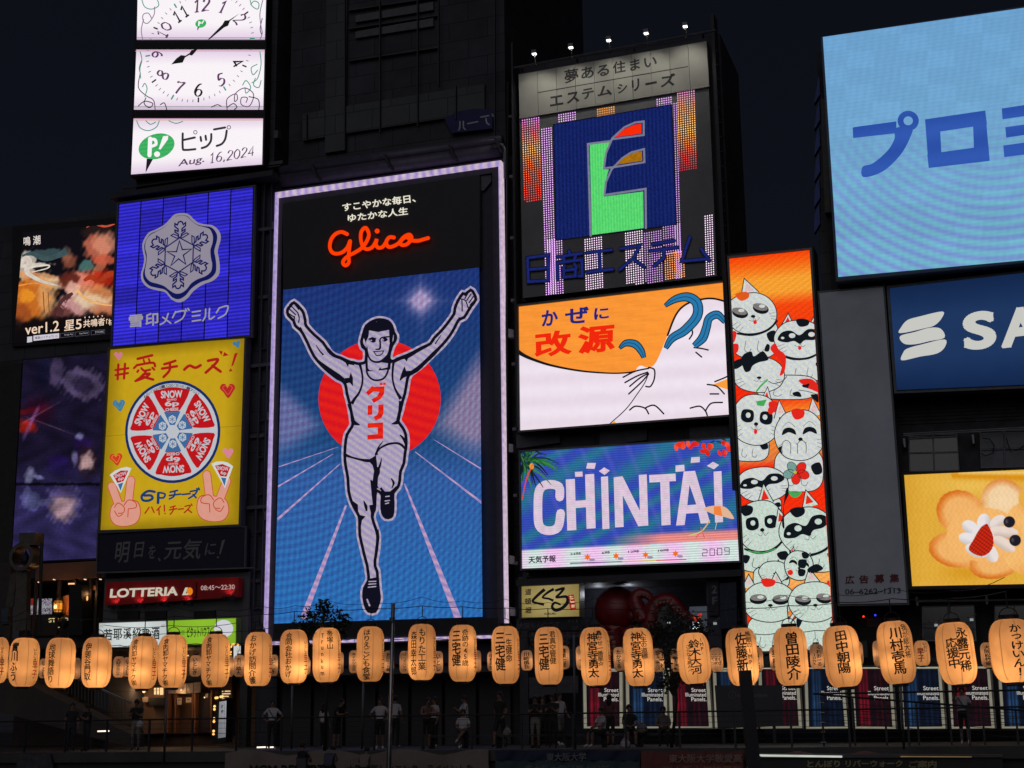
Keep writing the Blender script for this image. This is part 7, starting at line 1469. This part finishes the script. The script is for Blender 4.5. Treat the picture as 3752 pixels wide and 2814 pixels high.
def catenary(ps, drop):
    out = []
    for a, b in zip(ps[:-1], ps[1:]):
        for t in np.linspace(0, 1, 6, endpoint=False): q = a.lerp(b, t); q.z -= drop*4*t*(1-t); out.append(q)
    return out+[ps[-1]]
wire('lantern_cable', 'black cable sagging between the hangers of the front lantern row', catenary(tops, .02), .006)
wire('lantern_cable', 'thin black cable carrying the small far bank lanterns', catenary([q+Vector((0,0,0)) for q in btops], .03), .012)
wire('lantern_cable', 'second power cable strung just above the front lantern row', catenary([q+Vector((0,.05,.10+.05*(i % 2))) for i, q in enumerate(tops)], .05), .004)
for a, b, d in (((380,2290),(870,2282),30),((340,2320),(1000,2300),30)): wire('overhead_wire', 'thin wire crossing the white and green signboards, '+('upper one' if a[1] == 2290 else 'lower one'), catenary([atd(*a,d), atd((a[0]+b[0])/2,(a[1]+b[1])/2+6,d), atd(*b,d)], .05), .006)

# ================================================================= TREES
def leafy(name, label, base, crown, n, size, seed, limbs, green=(.035,.05,.02)):
    """tree with trunk, limbs and a crown of small leaves; crown = list of (centre, radius) blobs"""
    rn = random.Random(seed); o = thingw(name, label, 'tree', base); B = Vector(base)
    mb = MB(); bark = D((.03,.024,.02), .9, name='bark')
    c0 = sum((Vector(c) for c, r in crown), Vector())/len(crown)
    mb.tube(bark, [(0,0,0), tuple((c0-B)*.45+Vector((.1,0,0))), tuple((c0-B)*.8)], [.06,.045,.03], 7); mb.build('trunk', o, True)
    for c, r in crown:
        m2 = MB(); m2.tube(bark, [tuple((c0-B)*.5), tuple((Vector(c)-B)*.8+(c0-B)*.1), tuple(Vector(c)-B)], [.05,.03,.012], 5); m2.build('limb', o)
    mb = MB(); ms = [D(tuple(g*k*.6 for g in green), .6, var=.3, name='leaf') for k in (.6,1,1.5)]
    for i in range(n):
        c, r = rn.choice(crown); a = Vector((rn.gauss(0,1), rn.gauss(0,1), rn.gauss(0,1))).normalized()*(r*rn.random()**.45)
        if rn.random() < .5: a = a*1.15
        p = Vector(c)+a-B; d = Vector((rn.gauss(0,1), rn.gauss(0,1), rn.gauss(0,.6))).normalized(); e = d.cross(Vector((rn.gauss(0,1),rn.gauss(0,1),rn.gauss(0,1)))).normalized(); s = size*rn.uniform(.6,1.3)
        mb.add([p-d*s, p+e*s*.35, p+d*s, p-e*s*.35], [(0,1,2,3)], ms[rn.randrange(3)])
    k = mb.build('crown', o); return o
def cw(px, py, d, rpx): p = atd(px, py, d); return (tuple(p), rpx/FPX*d)
b = atd(1190, 2750, 46); leafy('street_tree', 'small dark leafy tree tip silhouetted on the lower left of the runner screen', b, [cw(1110,2290,46,38),cw(1150,2262,46,44),cw(1185,2225,46,30),cw(1215,2265,46,42),cw(1255,2275,46,34),cw(1180,2310,46,50),cw(1240,2320,46,44),cw(1100,2325,46,36)], 1000, .085, 2, 0)
b = atd(2460, 2740, 46); leafy('street_tree', 'sparse dark tree with drooping branches in front of the octopus figure', b, [cw(2440,2260,46,60),cw(2510,2290,46,70),cw(2400,2310,46,40),cw(2570,2300,46,40),cw(2460,2360,46,70),cw(2490,2440,46,70),cw(2440,2500,46,40),cw(2530,2340,46,60),cw(2450,2400,46,60)], 1500, .085, 5, 0, (.03,.04,.026))
for k, (x, y) in enumerate(((2450,2282),(2620,2284),(2550,2290),(3505,2330),(3560,2270),(3430,2290))):
    T = Thing('clip_lamp', 'small pale clip lamp on the cable, '+['beside the tree crown, left','beside the dark blue hanging sign','glowing bright over the low lantern','left of the second lantern from the right edge','high at the right near the dark window','by the window bar right of the grey billboard'][k], 'lamp', (x,y), 8.5, 'clip lamps on the cables', I_)
    mb = MB(); mb.box(E((220,236,236), 1.6 if k == 2 else .35, grain=0) , -.1 if k == 2 else -.05, .1 if k == 2 else .05, -.03, .03, -.12 if k == 2 else -.04, .1 if k == 2 else .03); mb.build('lens', T.o)
    mb = MB(); mb.tube(STEEL, [(-.2,0,.1),(-.05,0,.05),(.15,0,.16)], .015, 5); mb.build('clip', T.o)

# ================================================================= PEOPLE
def skel(pose='stand', **k):
    J = dict(pel=(0,0,.93,.125), spi=(0,0,1.10,.115), che=(0,0,1.28,.135), nek=(0,.0,1.45,.055), hdb=(0,-.01,1.53,.07), hdm=(0,-.015,1.61,.092), hdt=(0,-.005,1.69,.07), nose=(0,-.105,1.59,.014),
      shl=(-.17,0,1.38,.06), ell=(-.23,.01,1.12,.043), wrl=(-.23,-.08,.90,.028), hal=(-.23,-.11,.83,.032), shr=(.17,0,1.38,.06), elr=(.23,.01,1.12,.043), wrr=(.23,-.08,.90,.028), har=(.23,-.11,.83,.032),
      hpl=(-.09,0,.88,.10), knl=(-.10,-.02,.49,.062), anl=(-.10,.02,.09,.04), tol=(-.11,-.15,.04,.035), hpr=(.09,0,.88,.10), knr=(.10,-.02,.49,.062), anr=(.10,.02,.09,.04), tor=(.11,-.15,.04,.035))
    U_ = {}
    if pose == 'phone': U_ = dict(ell=(-.20,-.16,1.16,.043), wrl=(-.06,-.33,1.26,.028), hal=(-.03,-.37,1.30,.032), elr=(.20,-.16,1.14,.043), wrr=(.06,-.32,1.24,.028), har=(.03,-.36,1.28,.032), hdm=(0,-.04,1.60,.092), nose=(0,-.13,1.56,.014))
    if pose == 'raise': U_ = dict(ell=(-.28,-.16,1.30,.043), wrl=(-.18,-.30,1.52,.028), hal=(-.15,-.34,1.58,.032), elr=(.26,-.05,1.14,.043), wrr=(.20,-.25,1.2,.028), har=(.17,-.3,1.22,.032))
    if pose == 'hips': U_ = dict(ell=(-.36,.05,1.15,.043), wrl=(-.19,-.06,1.0,.028), hal=(-.15,-.10,.98,.032), elr=(.36,.05,1.15,.043), wrr=(.19,-.06,1.0,.028), har=(.15,-.10,.98,.032))
    if pose == 'lean': U_ = dict(spi=(0,-.03,1.09,.115), che=(0,-.14,1.24,.135), nek=(0,-.22,1.39,.055), hdb=(0,-.25,1.46,.07), hdm=(0,-.28,1.54,.092), hdt=(0,-.28,1.62,.07), nose=(0,-.375,1.51,.014), shl=(-.17,-.16,1.32,.06), shr=(.17,-.16,1.32,.06), ell=(-.24,-.30,1.12,.043), wrl=(-.05,-.42,1.14,.028), hal=(.03,-.42,1.14,.032), elr=(.24,-.30,1.12,.043), wrr=(.05,-.44,1.17,.028), har=(-.03,-.44,1.17,.032))
    if pose == 'walk': U_ = dict(knl=(-.1,-.16,.50,.062), anl=(-.1,-.20,.10,.04), tol=(-.1,-.36,.06,.035), knr=(.1,.06,.48,.062), anr=(.1,.26,.16,.04), tor=(.1,.14,.04,.035), ell=(-.22,.10,1.14,.043), wrl=(-.22,.12,.92,.028), hal=(-.22,.10,.85,.032), wrr=(.22,-.2,.95,.028), har=(.22,-.25,.92,.032))
    if pose in ('sit', 'cross', 'hunch'):
        dz = -.45
        for n_ in ('pel','spi','che','nek','hdb','hdm','hdt','nose','shl','shr'): J[n_] = (J[n_][0], J[n_][1]+.0, J[n_][2]+dz, J[n_][3])
        J.update(hpl=(-.1,-.04,.47,.105), hpr=(.1,-.04,.47,.105), knl=(-.12,-.46,.48,.065), anl=(-.12,-.48,.09,.04), tol=(-.13,-.64,.04,.035), knr=(.12,-.46,.48,.065), anr=(.12,-.48,.09,.04), tor=(.13,-.64,.04,.035), ell=(-.22,-.14,.70,.043), wrl=(-.06,-.34,.62,.028), hal=(-.02,-.38,.62,.032), elr=(.22,-.14,.70,.043), wrr=(.06,-.34,.64,.028), har=(.03,-.38,.64,.032))
        if pose == 'cross': J.update(knr=(.02,-.50,.58,.065), anr=(-.2,-.62,.28,.04), tor=(-.26,-.74,.22,.035))
        if pose == 'hunch': 
            for n_, d_ in (('che',.12),('nek',.24),('hdb',.30),('hdm',.36),('hdt',.40),('nose',.42),('shl',.16),('shr',.16)): J[n_] = (J[n_][0], J[n_][1]-d_, J[n_][2]-d_*.35, J[n_][3])
    J.update(U_); return J
BN = [('pel','spi','s'),('spi','che','s'),('che','nek','s'),('nek','hdb','k'),('hdb','hdm','k'),('hdm','hdt','k'),('hdm','nose','k'),('che','shl','s'),('shl','ell','s'),('ell','wrl','k'),('wrl','hal','k'),('che','shr','s'),('shr','elr','s'),('elr','wrr','k'),('wrr','har','k'),
      ('pel','hpl','p'),('hpl','knl','p'),('knl','anl','q'),('anl','tol','f'),('pel','hpr','p'),('hpr','knr','p'),('knr','anr','q'),('anr','tor','f')]
PM = {}
def body_mesh(pose):
    if pose in PM: return PM[pose]
    J = skel(pose); names = list(J); me = bpy.data.meshes.new('person_body'); me.from_pydata([J[n][:3] for n in names], [(names.index(a), names.index(b)) for a, b, _ in BN], [])
    o = bpy.data.objects.new('tmp', me); sc.collection.objects.link(o); md = o.modifiers.new('s', 'SKIN'); sb = o.modifiers.new('u', 'SUBSURF'); sb.levels = 2; sb.render_levels = 2
    for i, n in enumerate(names):
        sv = me.skin_vertices[0].data[i]; r = J[n][3]; sv.radius = (r*(1.25 if n in ('che','spi','pel') else 1), r*(.85 if n in ('che','spi','pel') else 1)); sv.use_root = (n == 'pel')
    dg = bpy.context.evaluated_depsgraph_get(); nm = bpy.data.meshes.new_from_object(o.evaluated_get(dg)); bpy.data.objects.remove(o)
    # fingers: five short tapered tubes per hand
    mb = MB(); mb.v = [tuple(v.co) for v in nm.vertices]; mb.f = [tuple(p.vertices) for p in nm.polygons]; mb.m = [0]*len(mb.f); mb.mats = ['x']
    for s in 'lr':
        w, h = Vector(J['wr'+s][:3]), Vector(J['ha'+s][:3]); d = (h-w).normalized(); sd = d.cross(Vector((0,1,.2))).normalized(); nn_ = d.cross(sd)
        for k, ln in enumerate((.05,.062,.068,.06,.045)):
            b_ = h+sd*(k-2)*.016; t_ = b_+d*ln*.6+nn_*.008; e_ = t_+d*ln*.4+nn_*.022
            if k == 0: b_ = h-d*.03+sd*-.03; t_ = b_+sd*-.025+d*.02; e_ = t_+d*.025
            mb.tube('x', [b_, t_, e_], [.010,.009,.006], 6)
    V = np.array(mb.v); tags = []
    for f_ in mb.f:
        c = V[list(f_)].mean(0); best = None
        for a, b, t in BN:
            A, B = np.array(J[a][:3]), np.array(J[b][:3]); ab = B-A; k = np.clip(np.dot(c-A, ab)/ab.dot(ab), 0, 1); d_ = np.linalg.norm(c-A-ab*k)-.6*(J[a][3]*(1-k)+J[b][3]*k)
            if t == 's' and a in ('shl','shr') and k > .62: t = 'k'
            if t == 's' and a == 'pel' and k < .45: t = 'p'
            if best is None or d_ < best[0]: best = (d_, t, k, a)
        tags.append('skpqf'.index(best[1]))
    mb.m = tags; mb.mats = []
    me2 = bpy.data.meshes.new('person_body'); me2.from_pydata(mb.v, [], mb.f)
    for _ in range(5): me2.materials.append(None)
    me2.polygons.foreach_set('material_index', tags); me2.polygons.foreach_set('use_smooth', [True]*len(mb.f)); me2.update(); PM[pose] = (me2, J); return PM[pose]
SKN = D((.16,.09,.065), .6, name='skin', var=.1); HAIR = D((.01,.008,.008), .6, name='black_hair')
CL = {'w':D((.34,.33,.36),.8,name='white_cloth',var=.15),'k':D((.012,.012,.015),.8,name='black_cloth'),'p':D((.16,.09,.085),.8,name='pink_cloth'),'b':D((.05,.055,.10),.8,name='blue_cloth'),'g':D((.16,.14,.13),.8,name='khaki_cloth'),'n':D((.02,.022,.03),.8,name='navy_denim'),'r':D((.10,.03,.04),.8,name='wine_cloth'),'s':SKN,'y':D((.11,.1,.1),.8,name='grey_cloth'),'W':D((.5,.5,.5),.7,name='white_shoe')}
def person(label, px, w, pose, shirt, pants, lower, rot=0, h=1.0, hair='short', z=0., extra=None):
    u, _ = uz(px, 2680, w); me, J = body_mesh(pose); o = thingw('person', label, 'person', Wp(u, w, z), YAW*.4+R(rot)); o.scale = (h,h,h)
    b = bpy.data.objects.new('body', me); sc.collection.objects.link(b); b.parent = o
    for i, mt in enumerate((CL[shirt], SKN, CL[pants], CL[lower], CL['W'] if shirt == 'w' else CL['k'])): b.material_slots[i].link = 'OBJECT'; b.material_slots[i].material = mt
    hm = J['hdm']; mb = MB(); mb.ball(HAIR, (hm[0], hm[1]+.022, hm[2]+.032), .103, 10, .92, 1.0, .98)
    if hair == 'long': mb.ball(HAIR, (hm[0], hm[1]+.06, hm[2]-.12), .10, 8, 1.0, .55, 1.7)
    if hair == 'bun': mb.ball(HAIR, (hm[0], hm[1]+.04, hm[2]+.15), .05, 8)
    mb.build('hair', o, True); mb = MB()
    for s in (-1,1): mb.ball(INK, (hm[0]+s*.033, hm[1]-.088, hm[2]+.005), .009, 6); mb.ball(SKN, (hm[0]+s*.092, hm[1]+.01, hm[2]-.01), .022, 6, .4, .7, 1.2)
    mb.box(D((.12,.03,.03),.6), hm[0]-.02, hm[0]+.02, hm[1]-.094, hm[1]-.086, hm[2]-.045, hm[2]-.04); mb.build('face', o)
    if extra == 'strap': mb = MB(); mb.tube(CL['k'], [(-.13,-.10,J['shl'][2]+.02),(0,-.15,J['che'][2]-.1),(.16,-.12,J['pel'][2]+.05)], .014, 6); mb.build('bag_strap', o)
    if pose in ('phone','raise'):
        ha = Vector(J['hal'][:3]); mb = MB(); mb.box(CL['k'], ha.x-.04, ha.x+.04, ha.y-.05, ha.y-.04, ha.z-.02, ha.z+.13); mb.build('phone', o)
    if extra == 'hand': pass
    return o
person('person in dark clothes with light hands, standing left of the stairs foot', 262, 8.0, 'stand', 'k', 'n', 'n', 20)
person('person in black with a glowing pale forearm beside the first dark couple', 318, 8.2, 'phone', 'k', 'n', 'k', -30, .97, 'long')
person('man in a black tee holding a pale bag before the warm restaurant', 498, 8.0, 'phone', 'k', 'g', 'y', 10, 1.05)
person('man in a white polo with cross strap, hands on his hips', 997, 8.3, 'hips', 'w', 'k', 'k', 15, .98, 'short', 0, 'strap')
person('dark clothed person leaning forward left of the woman in white', 1232, 6.5, 'lean', 'k', 'k', 's', 60, 1.04)
person('person in a faint white top behind the dark leaning one', 1186, 5.5, 'stand', 'w', 'k', 'k', 150, .92, 'long')
person('woman in a white tee and short black skirt beside the steel pole', 1392, 8.4, 'hips', 'w', 'k', 's', 10, .98, 'bun')
person('man in a white shirt with his back turned behind the steel pole', 1447, 5.5, 'stand', 'w', 'k', 'k', 170, 1.05)
person('man in a pinkish tee leaning on the railing with folded arms', 1562, 8.8, 'lean', 'p', 'k', 's', 25, 1.0)
person('person in a pale shirt half hidden behind the leaning man', 1592, 6.4, 'stand', 'w', 'k', 'k', -40, 1.0, 'long')
person('man in a white shirt reading a phone, above the seated cross legged one', 1703, 5.8, 'phone', 'w', 'k', 'k', -60, 1.03)
person('seated person in a white tee with crossed legs', 1697, 8.2, 'cross', 'w', 'k', 's', 10)
person('tall person all in black striding with a patterned tote bag', 1832, 7.5, 'walk', 'k', 'k', 's', -20, 1.06)
person('woman in a black top and light shorts at the railing', 1962, 8.2, 'phone', 'k', 'g', 's', 5, .97, 'long')
person('person with long hair behind the pair using phones', 1990, 5.6, 'stand', 'k', 'k', 'k', 10, .98, 'long')
person('woman in a black dress looking at her phone at the railing', 2026, 8.3, 'phone', 'k', 'k', 'k', -5, .99, 'short')
person('person in a white sleeve turning away behind the woman in the black dress', 2052, 5.4, 'walk', 'w', 'y', 'k', 40, 1.05, 'long')
person('seated person in a white tee bent over a phone before the first red lightbox', 2205, 7.8, 'sit', 'w', 'k', 's', -50)
person('person in a wine red top standing before the first red lightbox', 2236, 4.5, 'stand', 'r', 'k', 's', 160, 1.0, 'long')
person('seated person all in black between the first two lightboxes', 2308, 7.8, 'sit', 'k', 'k', 's', 10, 1.05)
person('seated person in a pale top and black trousers near the tree trunk', 2432, 7.2, 'sit', 'y', 'k', 'k', 0)
person('man in a white tee with cross strap raising his phone, at the right', 3535, 6.8, 'raise', 'w', 'k', 'g', -10, 1.0, 'short', .0, 'strap')
person('hunched person in a slate blue tee seen from behind near the railing foot', 1205, 9.9, 'hunch', 'b', 'k', 'k', 170, 1.0, 'short', -1.0)
person('hunched person in a pale tee seen from behind beside the steel pole foot', 1335, 9.9, 'hunch', 'g', 'k', 'k', 178, 1.0, 'short', -1.05)
person('dark seated person low at the left of the two hunched ones', 1110, 9.9, 'sit', 'k', 'k', 'k', 150, 1.0, 'short', -1.0)
for lb, px, w, s, mt, z in (('pale plastic bag held by the man in the black tee', 512, 8.35, .16, CL['w'], .95), ('patterned tote bag carried by the striding person in black', 1858, 8.0, .17, D((.2,.18,.17),.8,scale=12,var=.5,name='tote_cloth'), .55), ('white plastic bag on the ground between the seated people', 2290, 8.4, .2, CL['w'], .16), ('round grey bag on the bench beside the seated person in black', 2352, 7.8, .22, CL['y'], .62)):
    u, _ = uz(px, 2680, w); o = thingw('bag', lb, 'bag', Wp(u, w, z)); mb = MB(); mb.lathe(mt, [(s*.5,-s*.9),(s*.85,-s*.6),(s*.8,0),(s*.45,s*.5),(s*.12,s*.7)], n=9); mb.build('pouch', o, True)
    mb = MB(); mb.tube(mt, [(-s*.2,0,s*.6),(-s*.1,0,s*1.2),(s*.15,0,s*1.15),(s*.2,0,s*.6)], .008, 5); mb.build('handle', o)
T = Thing('bench', 'long low dark bench behind the railing where people sit', 'bench', (2200,2720), 7.2, None, I_)
u0, u1 = U(1560,2680,7.2), U(2500,2680,7.2); T.box('seat', DARK, u0, u1, 7.0, 7.5, .36, .43)
for k in range(8): T.box('leg', BLACKM, u0+.2+k*(u1-u0-.4)/7, u0+.28+k*(u1-u0-.4)/7, 7.05, 7.45, 0, .36)
# phone held up near the viewer
p = atd(1106, 2835, 11.5); o = thingw('person', 'dark silhouette of a raised hand gripping a phone at the bottom edge', 'person', p - Vector((0,0,.35)))
mb = MB(); mb.tube(SKN, [(0.02,.02,-.25),(0.0,.01,.15),(0,0,.28)], [.045,.035,.032], 10); mb.ball(SKN, (0,0,.33), .042, 10, 1,.5,1.2)
for k in range(4): mb.tube(SKN, [(.035,0,.31+k*.02),(.052,-.025,.315+k*.02),(.03,-.045,.32+k*.02)], [.010,.009,.007], 7)
mb.tube(SKN, [(-.03,0,.31),(-.05,-.02,.35),(-.045,-.04,.38)], [.012,.010,.007], 7); mb.build('arm', o, True)
T = thingw('phone', 'dark smartphone held up at the bottom edge, its screen unlit', 'phone', p - Vector((0,.03,-.045))); mb = MB(); mb.box(CL['k'], -.04, .04, -.006, .006, -.085, .08); mb.build('case', T)
mb = MB(); mb.box(D((.05,.05,.06), .2), -.034, .034, -.008, -.006, -.075, .072); mb.build('screen', T)
# little things on the dark wall under the grey board
for px, py, c in ((3164,2259,(255,60,30)),(3207,2254,(50,60,255))):
    T = Thing('indicator_light', 'tiny '+('red' if c[0] > 200 else 'blue')+' indicator light in the dark gap under the grey billboard', 'light', (px,py), -2.0, None, I_)
    mb = MB(); mb.ball(E(c, 1.5, grain=0), (0,0,0), .04, 8); mb.build('lens', T.o, True)
T = boards('window_poster', 'dim strip of small portrait posters in the window under the grey billboard', 'poster', [(400,100+0),(505,98),(505,160),(400,165)], D((.10,.07,.06), .6, scale=9, var=.6, name='small_posters'), -2.1, lambda p: (2975+p[0]*.5, 2215+p[1]*.5+0))
for k, (x, y) in enumerate(((3140,2380),(3250,2385),(3420,2440))):
    T = Thing('air_conditioner', 'dark outdoor air conditioner behind the lanterns, '+['left of the one under the grey billboard','half hidden behind that lantern','near the small red marked lantern'][k], 'air conditioner', (x,y), -1.5, 'air conditioners on the dark wall', I_)
    mb = MB(); mb.box(D((.035,.037,.042), .6), -.4, .4, -.15, .15, -.3, .3); mb.build('case', T.o); mb = MB(); mb.lathe(BLACKM, [(.2,0),(.22,.02),(.2,.04)], (0,0,0), 16); q = mb.build('fan_grille', T.o); q.rotation_euler = (R(90),0,0); q.location = (-.1,-.15,0)
bpy.data.objects.remove(_fo)
